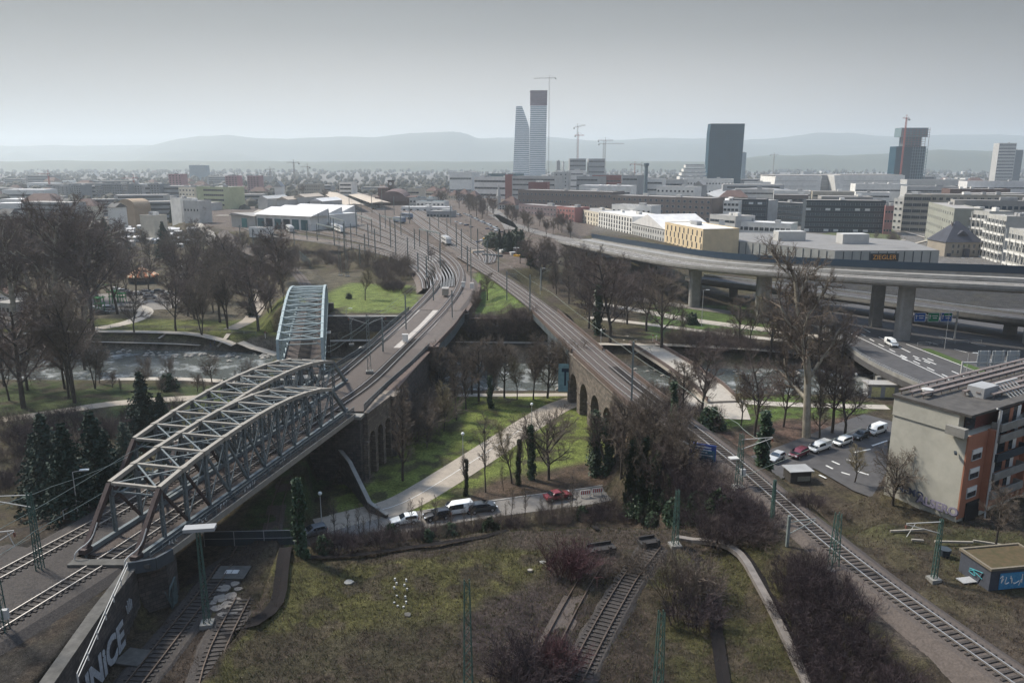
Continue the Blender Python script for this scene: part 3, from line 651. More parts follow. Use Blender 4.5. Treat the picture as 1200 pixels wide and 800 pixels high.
# arcade under the start of the main viaduct
def arcade(name, label, p0, p1, n, zb, zt, thick, m, through=True, pier=0.28, spring=0.55, cat='viaduct', rise=None, zbi=None):
    p0, p1 = Vector((*p0, 0)), Vector((*p1, 0)); Lg = (p1 - p0).length; ang = math.atan2(p1.y - p0.y, p1.x - p0.x)
    t = thing(name, label, cat, (p0.x, p0.y, 0), ang); bay = Lg / n; pw = bay * pier; r = (bay - pw) / 2; zs = zb + (zt - zb) * spring
    for i in range(n + 1):
        w_ = pw if 0 < i < n else pw * 0.8
        mb = MB().box((bay * i, 0, (zb + zs) / 2), (w_, thick, zs - zb)); mb.box((bay * i, 0, zs + 0.05), (w_ + .24, thick + .24, 0.3)); mb.build('pier', m, t)
    mb = MB(); K = 10
    for i in range(n):
        cx = bay * (i + 0.5)
        for s in (-1, 1):
            y = s * thick / 2; vs = []; 
            for k in range(K + 1):
                a = math.pi * k / K; vs += [(cx - r * math.cos(a), y, zs + 0.2 + r * math.sin(a)), (cx - r * math.cos(a), y, zt)]
            fs = [(2 * k, 2 * k + 2, 2 * k + 3, 2 * k + 1) for k in range(K)]; mb.add(vs, fs)
        vs = []
        for k in range(K + 1):
            a = math.pi * k / K; vs += [(cx - r * math.cos(a), -thick / 2, zs + 0.2 + r * math.sin(a)), (cx - r * math.cos(a), thick / 2, zs + 0.2 + r * math.sin(a))]
        mb.add(vs, [(2 * k, 2 * k + 1, 2 * k + 3, 2 * k + 2) for k in range(K)])
    for i in range(n + 1):
        w_ = pw if 0 < i < n else pw / 2; cx = bay * i + (pw / 4 if i == 0 else -pw / 4 if i == n else 0)
        mb.box((cx, 0, (zs + 0.2 + zt) / 2), (w_, thick, zt - zs - 0.2))
    mb.box((Lg / 2, 0, zt + 0.1), (Lg, thick, 0.2)); mb.build('arches', m, t)
    MB().box((Lg / 2, 0, zt + 0.36), (Lg, thick + 0.4, 0.32)).build('cornice', pale_conc if cat == 'x' else m, t)
    return t
arcade('stone_viaduct', 'soot dark stone arches under the main line just beyond the nearest bridge', (-24.9, 121.6), (-22.6, 131.6), 3, -0.5, 11.1, 1.8, stone, spring=0.6, pier=0.3)
t = thing('stone_pier', 'massive dark stone pier at the end of the nearest truss bridge', 'pier', (-28.6, 122, 0), 0.0)
MB().prism([(-5.2, -1.2), (3.6, -2.2), (4.0, 0.8), (-4.6, 1.4)], -0.6, 11.0).build('shaft', dark_stone, t); MB().prism([(-5.5, -1.4), (3.9, -2.5), (4.3, 0.9), (-4.8, 1.6)], 11.0, 11.5).build('cap', concrete, t)
t = thing('stone_buttress', 'square dark stone buttress beside the viaduct arches', 'buttress', (-22.6, 133.2, 0)); MB().prism([(-2.5, -1.8), (1.6, -1.8), (1.9, 1.6), (-2.5, 1.6)], -0.6, 11.0).build('shaft', dark_stone, t); MB().prism([(-2.6, -2.0), (1.8, -2.0), (2.1, 1.8), (-2.6, 1.8)], 11.0, 11.4).build('cap', stone, t)
wall([(-21.4, 134.5), (-19.9, 150), (-18.0, 166.3)], 1.8, 11.2, -0.6, dark_stone, 'retaining_wall', 'long dark stone wall with climbing scrub below the main line embankment', cop=brickm)
wall([(-17.6, 167.6), (-34.5, 167.6)], 1.6, 11.3, -2.5, dark_stone, 'bridge_abutment', 'stone abutment at the river end of the south embankment', 'abutment', cop=concrete, side=-1)
t = thing('stone_pier', 'slim stone corner tower where the main line meets the river bridge', 'pier', (-17.8, 167.0, 0)); MB().box((0, 0, 5.5), (2.6, 3.2, 13)).build('shaft', dark_stone, t); MB().box((0, 0, 12.1), (3.1, 3.6, 0.5)).build('cap', brickm, t)
# parapets on the main embankment
def fence(path, label, h=1.1, m=None, step=2.5, zf=None, mesh=True, name='railing', group=None, cat='railing'):
    pts = resample(path, step); t = thing(name, label, cat, pts[0], group=group); m = m or st_blue
    mb = MB(); b0 = pts[0]
    for a, b_ in zip(pts, pts[1:]):
        for z_ in (h, h * 0.5): mb.beam(a - b0 + Vector((0, 0, z_)), b_ - b0 + Vector((0, 0, z_)), 0.06, 0.06)
    mb.build('rail_bars', m, t)
    if mesh:
        mb = MB()
        for a, b_ in zip(pts, pts[1:]): mb.beam(a - b0 + Vector((0, 0, h * 0.5)), b_ - b0 + Vector((0, 0, h * .5)), 0.02, h * 0.94)
        mb.build('mesh_panel', meshp, t)
    pr = None
    for i, p in enumerate(pts[:95]):
        if pr is None: pr = MB().box((0, 0, h / 2), (0.09, 0.09, h)).build('post', m, t); o = pr
        else: o = pr.copy(); C.objects.link(o)
        o.location = p - b0
    return t
fence([Vector((-24.6, 122, 11.9)), Vector((-23.0, 134, 11.9)), Vector((-20.4, 150, 11.9)), Vector((-18.4, 166, 11.9))], 'dark railing along the right edge of the main line embankment', m=st_blue)
fence([Vector((-36.6, 141, 11.9)), Vector((-32, 166, 11.9)), Vector((-30.6, 188, 12)), Vector((-28.6, 210, 12))], 'grey mesh railing along the left edge of the main line over the river', m=st_blue)
# main line girder bridge over the river
t = thing('girder_bridge', 'main line girder bridge over the river with pale concrete deck strips', 'bridge', (0, 0, 0))
dc = resample([Vector((-25.6, 166.6, 11.7)), Vector((-22.8, 190, 11.7)), Vector((-21.2, 211.4, 11.7))], 4)
ribbon(dc, [(-7.6, -0.5), (-7.6, 0), (8.2, 0), (8.2, -0.5)], True).build('deck', mat('stained_deck', (0.11, 0.09, 0.078), var=0.3, scale=2, world=True, dirt=0.4), t)
for a, b_ in ((-6.9, -4.6), (-0.9, 0.9), (1.2, 3.2)): ribbon([p.copy() for p in dc], [(a, 0.004), (a, 0.09), (b_, 0.09), (b_, 0.004)], True).build('concrete_strip', pale_conc, t)
for o_ in (-7.4, -2, 3, 8.0): sweep_box(dc, o_, 0.4, -2.6, -0.5).build('girder', st_blue, t)
mb = MB()
for p in resample(offset(dc, 8.25), 1.5): mb.box((p.x, p.y, p.z - 1.5), (0.14, 0.2, 2.1))
mb.build('web_stiffeners', st_blue, t)
ribbon([p.copy() for p in dc], [(8.2, 0), (8.2, 0.9), (8.5, 0.9), (8.5, 0)], True).build('parapet', brickm, t)
for yy, xx in ((182, -24), (197, -22.4)):
    t = thing('bridge_pier', 'stone pier in the river under the main line girder bridge, %s bank side' % ('south' if yy < 190 else 'north'), 'pier', (xx, yy, 0)); MB().box((0, 0, 3.3), (15, 1.6, 11.4), 0.08).build('shaft', dark_stone, t); MB().box((0, 0, 9.05), (15.6, 2.0, 0.2), 0.08).build('cap', concrete, t)
wall([(-28.5, 210.9), (-12.2, 208.9)], 1.6, 11.1, -1, dark_stone, 'bridge_abutment', 'stone abutment at the north end of the main line girder bridge', 'abutment', cop=concrete)
wall([(-53.6, 211.2), (-30, 211.0)], 1.2, 10.0, 1.5, dark_stone, 'retaining_wall', 'dark retaining wall below the bright lawn behind the riverside path', cop=concrete)
wall([(-12.0, 209.1), (8.0, 209.2)], 1.2, 9.7, 1.5, dark_stone, 'retaining_wall', 'dark retaining wall between the two railway lines on the north bank', cop=brickm)
wall([(-12.2, 209.2), (-10.4, 235), (-10.5, 262)], 1.0, 11.9, 6.5, brickm, 'parapet_wall', 'reddish brick parapet along the right side of the main line north of the river')
# sloping wing wall beside the park path
wall([(-30.2, 122.4), (-26.5, 117), (-21.8, 108.2), (-18.8, 106.2)], 0.35, [6.0, 4.6, 1.6, 0.5], -0.5, dark_stone, 'wing_wall', 'dark wing wall sloping down to the park path below the bridge pier', cop=concrete)
# right hand viaduct
t3l = [Vector((a, b_, 0)) for a, b_ in T3]
arcade('stone_viaduct', 'sandstone arched viaduct carrying the single right hand line over the park', (25.2, 117.5), (16.2, 164.5), 6, -0.6, 10.9, 7.4, stone, pier=0.3, spring=0.45)
t = thing('girder_bridge', 'narrow girder bridge carrying the right hand line across the river', 'bridge', (0, 0, 0))
dc = resample([Vector((16.6, 163.5, 11.75)), Vector((9.3, 208.8, 11.75))], 4)
ribbon(dc, [(-3.6, -0.4), (-3.6, 0), (3.4, 0), (3.4, -0.4)], True).build('deck', MATS['stained_deck'], t)
for o_ in (-3.4, -1, 1.2, 3.2): sweep_box(dc, o_, 0.35, -1.9, -0.4).build('girder', st_blue, t)
mb = MB()
for p in resample(offset(dc, -3.62), 1.6): mb.box((p.x, p.y, p.z - 1.1), (0.12, 0.16, 1.5))
mb.build('web_stiffeners', st_blue, t)
for o_ in (-3.6, 3.4): sweep_box([p.copy() for p in dc], o_, 0.25, 0.0, 0.75).build('parapet', brickm, t)
dp = resample([Vector((24.9, 119, 11.4)), Vector((16.9, 162, 11.4))], 4)
struct(ribbon(dp, [(-3.8, -0.3), (-3.6, 0.36), (3.4, 0.36), (3.6, -0.3)]).build('ballast', MATS['pink_ballast']))
for s in (-3.7, 3.6): tag(sweep_box([p.copy() for p in dp], s, 0.3, 0.0, 1.0).build('parapet_wall', brickm), 'low brick parapet on the %s edge of the arched viaduct' % ('left' if s < 0 else 'right'), 'wall')
t = thing('bridge_pier', 'white painted concrete pier frame by the far bank under the right hand line', 'pier', (12.6, 199.6, 0), -0.05)
mb = MB()
for x in (-2.6, 2.6): mb.box((x, 0, 4), (1.0, 1.2, 11.6))
mb.box((0, 0, 4.2), (4.2, 1.2, 0.7)); mb.box((0, 0, 9.4), (7.4, 1.5, 0.9)); mb.build('frame', mat('white_concrete', (0.5, 0.49, 0.46), dirt=0.5, scale=0.8), t)
t = thing('bridge_pier', 'stone pier with a painted teal panel at the near end of the river bridge', 'pier', (17.0, 165.2, 0), -0.1)
MB().box((0, 0, 4.4), (8.2, 2.2, 11.2)).build('shaft', stone, t)
pn = MB().box((-3.1, -1.16, 5.4), (7.0, 0.12, 6.4)).build('painted_panel', mat('teal_mural', (0.20, 0.34, 0.38), var=0.25, scale=0.9), t)
o = wall_text('TERE', 3.3, (17.0 - 3.0, 165.2 - 1.30, 5.6), -0.1, t, mat('dark_blue_paint', (0.02, 0.045, 0.08))); o.rotation_euler = (R(90), 0, 0); o.scale = (0.75, 1.6, 1); o.location = (-3.1, -1.26, 5.4)
# ---------------------------------------------------------------- paths, roads, motorway
path_m = mat('path_asphalt', (0.30, 0.255, 0.205), var=0.15, scale=0.8, world=True, dirt=0.25)
gravel = mat('pale_gravel', (0.36, 0.32, 0.27), var=0.15, scale=1.2, world=True, dirt=0.2)
asphalt = mat('asphalt', (0.07, 0.066, 0.066), var=0.2, scale=0.7, world=True, dirt=0.3)
asphalt2 = mat('worn_asphalt', (0.16, 0.145, 0.13), var=0.2, scale=0.7, world=True, dirt=0.3)
line_m = mat('road_paint', (0.62, 0.61, 0.58), var=0.15, scale=3, world=True)
kerb_m = mat('kerb_stone', (0.33, 0.31, 0.28), var=0.2, scale=2, world=True)
def drape(pts, w_, m, name='path', lift=0.05, step=2.0, na=4, z=None, sm=2):
    p = resample(smooth_path(pts, sm), step); W_ = w_ if callable(w_) else (lambda q: w_); n = len(p); o = []
    for j in range(na + 1):
        q = j / na - 0.5
        for i in range(n):
            t_ = p[min(i + 1, n - 1)] - p[max(i - 1, 0)]; t_.z = 0; t_.normalize(); o.append(p[i] + Vector((t_.y, -t_.x, 0)) * q * W_(i / (n - 1)))
    h = hzs(o) if z is None else [z] * len(o)
    if z is None:       # keep the crossfall level
        hh = np.array(h).reshape(na + 1, n).max(0); h = np.tile(hh, na + 1)
    vs = [(a.x, a.y, float(b_) + lift) for a, b_ in zip(o, h)]
    fs = [(j * n + i, (j + 1) * n + i, (j + 1) * n + i + 1, j * n + i + 1) for j in range(na) for i in range(n - 1)]
    return struct(MB().add(vs, fs).build(name, m))
def pg(pts, z=None): return [GT(a, b_) if z is None else G(a, b_, z) for a, b_ in pts]
def sheet(poly, m, name, z=None, lift=0.05):
    """flat polygon"""
    o = MB(); o.add([(p.x, p.y, (hz(p.x, p.y) if z is None else z) + lift) for p in poly], [tuple(range(len(poly)))]); ob = o.build(name, m)
    if ob.data.polygons[0].normal.z < 0: ob.data.flip_normals()
    return struct(ob)
# park path and its branch
drape(pg([(392, 612), (430, 603), (470, 592), (520, 562), (575, 527), (620, 497), (655, 475), (700, 462)], 0), lambda q: 5.6 + 0.8 * math.sin(q * 3), path_m, 'path', 0.05)
drape(pg([(533, 463), (570, 463), (620, 463), (680, 462), (740, 470), (800, 478), (860, 478)], 0), 2.4, gravel, 'path', 0.07)
drape(pg([(430, 601), (470, 592), (520, 562), (575, 527), (612, 502)], 0), 0.10, line_m, 'path_line', 0.062)
# street in front of the yard
drape(pg([(356, 644), (375, 640), (430, 622), (500, 607), (600, 592), (680, 583), (715, 576), (736, 571)], 0), 6.0, asphalt2, 'street', 0.06, z=0)
drape(pg([(372, 618), (400, 612), (440, 606)], 0), 6, path_m, 'path', 0.055)
kb = resample(smooth_path(pg([(500, 598), (560, 590), (640, 578), (700, 571), (742, 562)], 0), 2), 3)
struct(sweep_box([Vector((p.x, p.y, 0)) for p in kb], 0.0, 0.2, 0.0, 0.16).build('kerb', kerb_m))
# side street with the parked cars, right
drape(pg([(860, 560), (905, 545), (955, 528), (1005, 508), (1045, 494)], 0.3), lambda q: 9 + 3 * q, asphalt, 'street', 0.08, z=0.3)
sheet([G(a, b_, 0.3) for a, b_ in ((925, 535), (1040, 500), (1040, 590), (1000, 575), (960, 552))], asphalt, 'parking_lot', z=0.3, lift=0.07)
for a, b_, c_, d_ in ((968, 545, 976, 549), (975, 540, 984, 544), (986, 553, 996, 556), (992, 538, 1002, 541), (1005, 552, 1018, 556), (960, 556, 968, 560), (1000, 530, 1020, 526), (1022, 522, 1040, 516)):
    struct(sweep_box([G(a, b_, 0.395), G(c_, d_, 0.395)], 0, 0.35, 0, 0.01).build('road_marking', line_m))
# riverside paths, left
drape(pg([(0, 391), (100, 388), (200, 389), (300, 396), (345, 400)], 3.5), 3.2, gravel, 'path', 0.06)
drape(pg([(345, 401), (400, 399), (480, 399), (560, 401), (640, 402), (740, 404)], 3.5), 2.4, gravel, 'path', 0.10, z=3.5)
drape(pg([(0, 405), (100, 404), (200, 406), (235, 408)]), 1.2, gravel, 'path', 0.06)
drape(pg([(0, 438), (60, 440), (120, 441), (180, 443), (260, 446), (300, 452)], 0), 2.6, gravel, 'path', 0.08)
drape(pg([(0, 492), (60, 484), (120, 474), (165, 470), (230, 466)], 0), 4.0, path_m, 'street', 0.06)
drape(pg([(270, 386), (290, 377), (306, 366), (310, 357), (300, 345)], 3.5), 4.5, path_m, 'path', 0.07)
drape(pg([(255, 409), (263, 400), (268, 391)]), 1.4, gravel, 'path', 0.05); drape(pg([(186, 398), (194, 392)]), 1.2, gravel, 'path', 0.05)
drape(pg([(100, 387), (140, 381), (168, 372), (172, 362), (150, 357), (110, 358)], 3.5), 5, gravel, 'path', 0.065)
sheet([G(a, b_, 3.5) for a, b_ in ((100, 352), (110, 345), (195, 340), (215, 350), (200, 362), (120, 366))], asphalt2, 'parking_lot', z=3.5, lift=0.05)
sheet([G(a, b_, 3.5) for a, b_ in ((0, 345), (50, 345), (60, 375), (0, 383))], asphalt2, 'yard_paving', z=3.5, lift=0.05)
# paths and bridge on the right of the lines
drape(pg([(690, 383), (720, 390), (742, 400), (770, 402)], 3.4), lambda q: 2.5 + 4 * q, path_m, 'path', 0.08, z=3.4)
drape(pg([(768, 404), (830, 409), (900, 415), (965, 422)]), 3.0, gravel, 'path', 0.1)
rb = [G(752, 402, 3.4), G(790, 425, 2.6), G(830, 452, 1.4), G(848, 470, 0.6)]
t = thing('road_bridge', 'low pale concrete road bridge crossing the river right of the railway', 'bridge', (0, 0, 0))
rbp = resample(rb, 3); ribbon(rbp, [(-3.6, -0.7), (-3.6, 0.1), (3.8, 0.1), (3.8, -0.7)], True).build('deck', gravel, t)
for s in (-3.5, 3.7): ribbon([p.copy() for p in rbp], [(s - .1, 0.1), (s - .1, 1.0), (s + .1, 1.0), (s + .1, 0.1)], True).build('parapet', mat('rust_girder', (0.12, 0.09, 0.08), dirt=0.4), t)
sheet([G(a, b_, 0.2) for a, b_ in ((800, 455), (848, 452), (872, 470), (880, 492), (830, 490), (790, 482))], gravel, 'plaza', z=0.2, lift=0.07)
drape(pg([(850, 470), (900, 474), (960, 476), (1040, 478)], 0), 3.2, gravel, 'path', 0.09)
# low roads between park and motorway viaduct
drape(pg([(690, 355), (740, 362), (800, 374), (870, 383), (940, 392), (985, 400)], 3.5), 5.5, gravel, 'road', 0.1)
drape(pg([(700, 345), (760, 353), (850, 366), (930, 376), (990, 380)], 3.5), 6.0, asphalt2, 'road', 0.12)
drape(pg([(690, 372), (760, 380), (850, 392), (930, 400)], 3.5), 3.5, gravel, 'path', 0.08)
def railfence(pxs, z, label, n_h=0.9, name='guard_rail', m=None, step=4, group=None):
    p = [G(a, b_, z) for a, b_ in pxs] if z is not None else [GT(a, b_) for a, b_ in pxs]
    return fence(p, label, h=n_h, m=m or MATS['galvanised'], mesh=False, name=name, step=step, group=group, cat='guard rail')
mat('galvanised', (0.36, 0.37, 0.37), rough=0.5, metal=0.4)
railfence([(690, 358), (740, 365), (800, 378), (870, 387), (940, 396)], 3.5, 'guard rail along the near edge of the pale road under the motorway viaduct')
# ---- motorway at low level
HWZ = 5.0
L_edge = [(905, 372), (960, 382), (985, 402), (1012, 424), (1060, 447), (1125, 474), (1180, 497)]
Le = resample(smooth_path([G(a, b_, HWZ) for a, b_ in L_edge], 2), 5)
hw_poly = Le + [G(a, b_, HWZ) for a, b_ in ((1290, 520), (1500, 470), (1420, 390), (1200, 362), (1000, 356), (905, 362))]
mb = MB(); n = len(hw_poly)
t = thing('motorway_bridge', 'wide asphalt motorway deck passing low over the river on the right', 'motorway', (0, 0, 0))
mb.prism([(p.x, p.y) for p in hw_poly], HWZ - 1.3, HWZ); mb.build('deck', asphalt, t)
ribbon([p.copy() for p in Le], [(-0.35, -1.4), (-0.35, 0.0), (-.35, 0.9), (-0.05, 0.9), (-0.05, -1.4)], True).build('parapet', concrete, t)
mb = MB()
for p in Le: mb.beam(p + Vector((0, 0, .9)), p + Vector((0, 0, 1.5)), 0.07, 0.07)
for a, b_ in zip(Le, Le[1:]): mb.beam(a + Vector((0, 0, 1.5)), b_ + Vector((0, 0, 1.5)), 0.06, 0.06); mb.beam(a + Vector((0, 0, 1.2)), b_ + Vector((0, 0, 1.2)), 0.05, 0.05)
mb.build('railing', MATS['galvanised'], t)
for a, b_ in ((1018, 452), (1076, 474), (1100, 463)): p = G(a, b_, 2); MB().box((p.x + 3, p.y + 2, 1.2), (1.0, 1.0, 5)).build('pillar', concrete, t)
for a, b_ in ((1040, 446), (1090, 466)): p = G(a, b_, 3); MB().box((p.x + 6, p.y + 6, 1.2), (12, 1.0, 5), -0.8).build('pier', concrete, t)
def dash(pxs, z, w_, dl, gap, name='lane_marking', m=None):
    p = resample([G(a, b_, z) for a, b_ in pxs], 0.5); mb = MB(); i = 0; per = int((dl + gap) / 0.5); k = int(dl / 0.5)
    while i < len(p) - 1:
        j = min(i + k, len(p) - 1); mb.beam(p[i], p[j], w_, 0.012); i += per
    o = mb.build(name, m or line_m); struct(o); return o
HL = HWZ + 0.012
dash([(985, 385), (1015, 402), (1060, 424), (1110, 447), (1165, 470)], HL, 0.22, 200, 0)
dash([(1010, 384), (1040, 400), (1090, 424), (1145, 447), (1195, 466)], HL, 0.3, 6, 6)
dash([(1000, 386), (1030, 403), (1075, 425), (1125, 448), (1180, 470)], HL, 0.3, 3, 3)
dash([(1062, 403), (1085, 412), (1130, 432), (1180, 450), (1215, 462)], HL, 0.25, 200, 0)
for a, b_ in ((1058, 418), (1073, 418), (1090, 421), (1060, 421), (1075, 421), (1086, 424), (1108, 443), (1140, 441), (1150, 443), (1135, 445)):
    struct(sweep_box([G(a - 3, b_ - 1.2, HL + .004), G(a + 4, b_ + 1.6, HL + .004)], 0, 0.35, 0, 0.01).build('road_marking', line_m))
mb = MB(); pts = [G(a, b_, HWZ) for a, b_ in ((1085, 409), (1110, 419), (1150, 435), (1190, 449), (1230, 462))]
struct(sweep_box(resample(pts, 4), 0, 2.2, 0.0, 0.12).build('grass_median', mat('median_grass', (0.05, 0.08, 0.02), var=0.4, scale=2, world=True)))
dash([(1085, 400), (1130, 412), (1190, 430), (1230, 440)], HL, 0.25, 4, 5); dash([(1100, 394), (1150, 404), (1210, 418)], HL, 0.25, 4, 5)
railfence([(1075, 405), (1110, 403), (1150, 402)], HWZ, 'guard rail between the two carriageways beside the tall concrete pillar')
# ---- high viaduct
VC = [(22, 520, 7.5), (22, 465, 8.5), (33, 400, 11), (44, 340, 14), (52, 295, 16.2), (60, 265, 17.6), (74, 240, 19), (90, 220, 20.2), (107, 203, 21.2), (125, 190, 22), (160, 170, 22.5), (260, 122, 22.5), (380, 70, 22.5)]
vp = resample(smooth_path([Vector(p) for p in VC], 3), 6)
t = thing('motorway_viaduct', 'high concrete motorway viaduct curving across on tall pillars behind the trees', 'viaduct', (0, 0, 0))
vcon = mat('viaduct_concrete', (0.25, 0.24, 0.225), var=0.18, scale=0.4, world=True, dirt=0.45)
ribbon(vp, [(-6.0, -0.3), (-6.0, 0), (6.0, 0), (6.0, -0.3), (3.2, -1.3), (-3.2, -1.3)], True).build('deck', vcon, t)
ribbon([p.copy() for p in vp], [(-5.3, 0.01), (-5.3, 0.05), (5.3, 0.05), (5.3, 0.01)], True).build('road_surface', asphalt2, t)
for s in (-5.8, 5.8): ribbon([p.copy() for p in vp], [(s - .2, -0.4), (s - .2, 0.8), (s + .2, 0.8), (s + .2, -0.4)], True).build('parapet', vcon, t)
for q in (-1.8, 1.8, 4.9, -4.9):
    mb = MB(); pp = offset(vp, q)
    for i in range(0, len(pp) - 1, 1 if abs(q) > 3 else 2): mb.beam(pp[i] + Vector((0, 0, .06)), pp[i + 1] + Vector((0, 0, .06)), 0.2, 0.012)
    mb.build('lane_line', line_m, t)
for a, b_, w_ in ((58.5, 262, 3.6), (80, 233, 3.6), (106, 201, 3.6), (145, 178, 3.6), (49, 318, 3.2), (38, 372, 3.2), (200, 150, 3.6)):
    i = min(range(len(vp)), key=lambda k: (vp[k].x - a) ** 2 + (vp[k].y - b_) ** 2); tz = vp[i].z - 1.1
    mb = MB(); x, y, hw = vp[i].x, vp[i].y, w_ / 2
    mb.prism([(x - hw + .5, y - 1.6), (x + hw - .5, y - 1.6), (x + hw, y - 1.1), (x + hw, y + 1.1), (x + hw - .5, y + 1.6), (x - hw + .5, y + 1.6), (x - hw, y + 1.1), (x - hw, y - 1.1)], 0, tz)
    mb.build('pillar', vcon, t)
# second deck behind with its noise barrier
vb = offset(vp, -13.5); vb = [p for p in vb if p.y < 330 or True]; vb = vb[14:]
t = thing('motorway_viaduct', 'second motorway viaduct behind the first with a dark blue noise barrier along it', 'viaduct', (0, 0, 0))
ribbon(vb, [(-5.5, -0.5), (-5.5, 0), (5.5, 0), (5.5, -0.5), (3, -1.8), (-3, -1.8)], True).build('deck', vcon, t)
for s in (-5.4, 5.4): ribbon([p.copy() for p in vb], [(s - .15, -0.4), (s - .15, 0.9), (s + .15, 0.9), (s + .15, -0.4)], True).build('parapet', vcon, t)
ribbon([p.copy() for p in vb], [(-5.2, 0.9), (-5.2, 3.1), (-5.1, 3.1), (-5.1, 0.9)], True).build('noise_barrier', mat('blue_green_glass', (0.008, 0.024, 0.045), rough=0.4, spec=0.5), t)
for k in range(5, len(vb), 7):
    p = vb[k]; MB().box((p.x, p.y, p.z / 2 - 1), (3, 2.4, p.z - 1.6)).build('pillar', vcon, t)
# lower slip road deck
sl = resample(smooth_path([Vector(p) for p in ((70, 292, 9.0), (92, 265, 9.6), (110, 246, 10), (136, 212, 10), (165, 190, 10), (210, 165, 9.8), (300, 130, 9.8))], 3), 6)
t = thing('slip_road_bridge', 'lower slip road deck crossing beneath the high viaduct', 'bridge', (0, 0, 0)); ribbon([p.copy() for p in sl], [(-5.4, .01), (-5.4, .05), (5.4, .05), (5.4, .01)], True).build('road_surface', asphalt, t)
ribbon(sl, [(-6, -0.6), (-6, 0), (6, 0), (6, -0.6), (3, -1.9), (-3, -1.9)], True).build('deck', vcon, t)
for s in (-5.7, 5.7):
    ribbon([p.copy() for p in sl], [(s - .15, -0.6), (s - .15, 0.6), (s + .15, 0.6), (s + .15, -0.6)], True).build('parapet', vcon, t)
    mb = MB(); pp = offset(sl, s)
    for a, b_ in zip(pp, pp[1:]): mb.beam(a + Vector((0, 0, .85)), b_ + Vector((0, 0, .85)), 0.3, 0.2)
    for a in resample(pp, 2.5): mb.beam(a + Vector((0, 0, .5)), a + Vector((0, 0, .9)), 0.1, 0.1)
    mb.build('guard_rail', MATS['galvanised'], t)
for k in range(3, len(sl), 5):
    p = sl[k]; MB().box((p.x, p.y + 1, p.z / 2 - 1), (2.6, 2.2, p.z - 1.6)).build('pillar', vcon, t)
# road running down from the viaduct towards the station
drape(pg([(578, 262), (600, 276), (640, 290), (680, 300), (720, 312)], 4), 9, asphalt2, 'road', 0.2)
drape(pg([(545, 232), (570, 244), (592, 262), (600, 275)], 8), 9, asphalt2, 'road', 0.2)
# sandy station car park
sheet([G(a, b_, 9.6) for a, b_ in ((520, 262), (560, 248), (590, 262), (610, 290), (598, 300), (560, 288))], mat('sandy_ground', (0.36, 0.31, 0.24), var=0.15, scale=0.3, world=True, dirt=0.15), 'station_car_park', z=9.8, lift=0.3)
# approach road by the allotments and park edge roads (far left)
drape(pg([(352, 236), (320, 247), (306, 256), (296, 262), (255, 262)], 5), 8, gravel, 'road', 0.4)
drape(pg([(257, 232), (240, 244), (228, 256), (234, 268), (262, 280), (300, 290)], 11), 6, gravel, 'road', 0.5)
# ---------------------------------------------------------------- buildings
glass = mat('window_glass', (0.03, 0.037, 0.045), rough=0.15, spec=0.6, var=0.3, scale=0.4, world=True)
glass_b = mat('blue_window_glass', (0.02, 0.04, 0.06), rough=0.3, spec=0.35, var=0.3, scale=0.2, world=True)
blind = mat('lowered_blind', (0.62, 0.63, 0.62), rough=0.6)
wframe = mat('window_frame', (0.45, 0.44, 0.42))
def cmat(name, c, **k):
    a = dict(var=0.12, scale=0.25, world=True, dirt=0.25); a.update(k); return mat(name, c, **a)
M_white = cmat('white_render', (0.68, 0.66, 0.62)); M_cream = cmat('cream_render', (0.58, 0.52, 0.42)); M_yellow = cmat('yellow_render', (0.66, 0.52, 0.33))
M_grey = cmat('grey_render', (0.30, 0.30, 0.30)); M_lgrey = cmat('light_grey_render', (0.44, 0.43, 0.41)); M_dgrey = cmat('dark_grey_cladding', (0.032, 0.042, 0.052))
M_brown = cmat('brown_brick', (0.145, 0.12, 0.11)); M_pink = cmat('pink_red_render', (0.32, 0.15, 0.14)); M_beige = cmat('beige_render', (0.36, 0.32, 0.26)); M_green = cmat('pale_green_render', (0.40, 0.42, 0.27))
M_froof = cmat('gravel_flat_roof', (0.30, 0.28, 0.26), dirt=0.4); M_wroof = cmat('white_flat_roof', (0.62, 0.60, 0.58)); M_droof = cmat('dark_roof', (0.10, 0.095, 0.09)); M_troof = cmat('brown_tiled_roof', (0.11, 0.066, 0.055), var=0.25); M_slate = cmat('slate_roof', (0.05, 0.052, 0.065), var=0.25)
M_tan = cmat('tan_roof', (0.42, 0.35, 0.28)); M_red = cmat('red_cladding', (0.22, 0.09, 0.08))
def WP(px, Y, z=3.0): d = Y * math.cos(PITCH) + (CAMH - z) * math.sin(PITCH); return Vector(((px - 600) / F * d, Y, z))
def win_mesh(w_, h_, gm_, style='plain'):
    key = ('win', round(w_, 2), round(h_, 2), gm_.name, style)
    if key in KIDS: return KIDS[key]
    fr = MB(); t_ = 0.09 if style != 'plain' else 0.06
    # frame of four bars round a recessed pane, built facing -Y at the origin
    pane = MB().box((0, -0.02, 0), (w_, 0.05, h_))
    for x in (-w_ / 2, w_ / 2): fr.box((x, -0.05, 0), (t_, 0.12, h_ + t_))
    for z_ in (-h_ / 2, h_ / 2): fr.box((0, -0.05, z_), (w_ + t_, 0.12, t_))
    if w_ > 1.6 and style != 'bare':
        for q in range(1, int(w_ / 1.2)): fr.box((-w_ / 2 + w_ * q / int(w_ / 1.2), -0.05, 0), (0.05, 0.1, h_))
    me_ = bpy.data.meshes.new('window'); nv = len(pane.v); v_ = pane.v + fr.v; f_ = pane.f + [tuple(i + nv for i in f) for f in fr.f]
    me_.from_pydata(v_, [], f_); me_.materials.append(gm_); me_.materials.append(wframe); np_ = len(pane.f)
    for i, p in enumerate(me_.polygons): p.material_index = 0 if i < np_ else 1
    me_.update(); KIDS[key] = me_; return me_
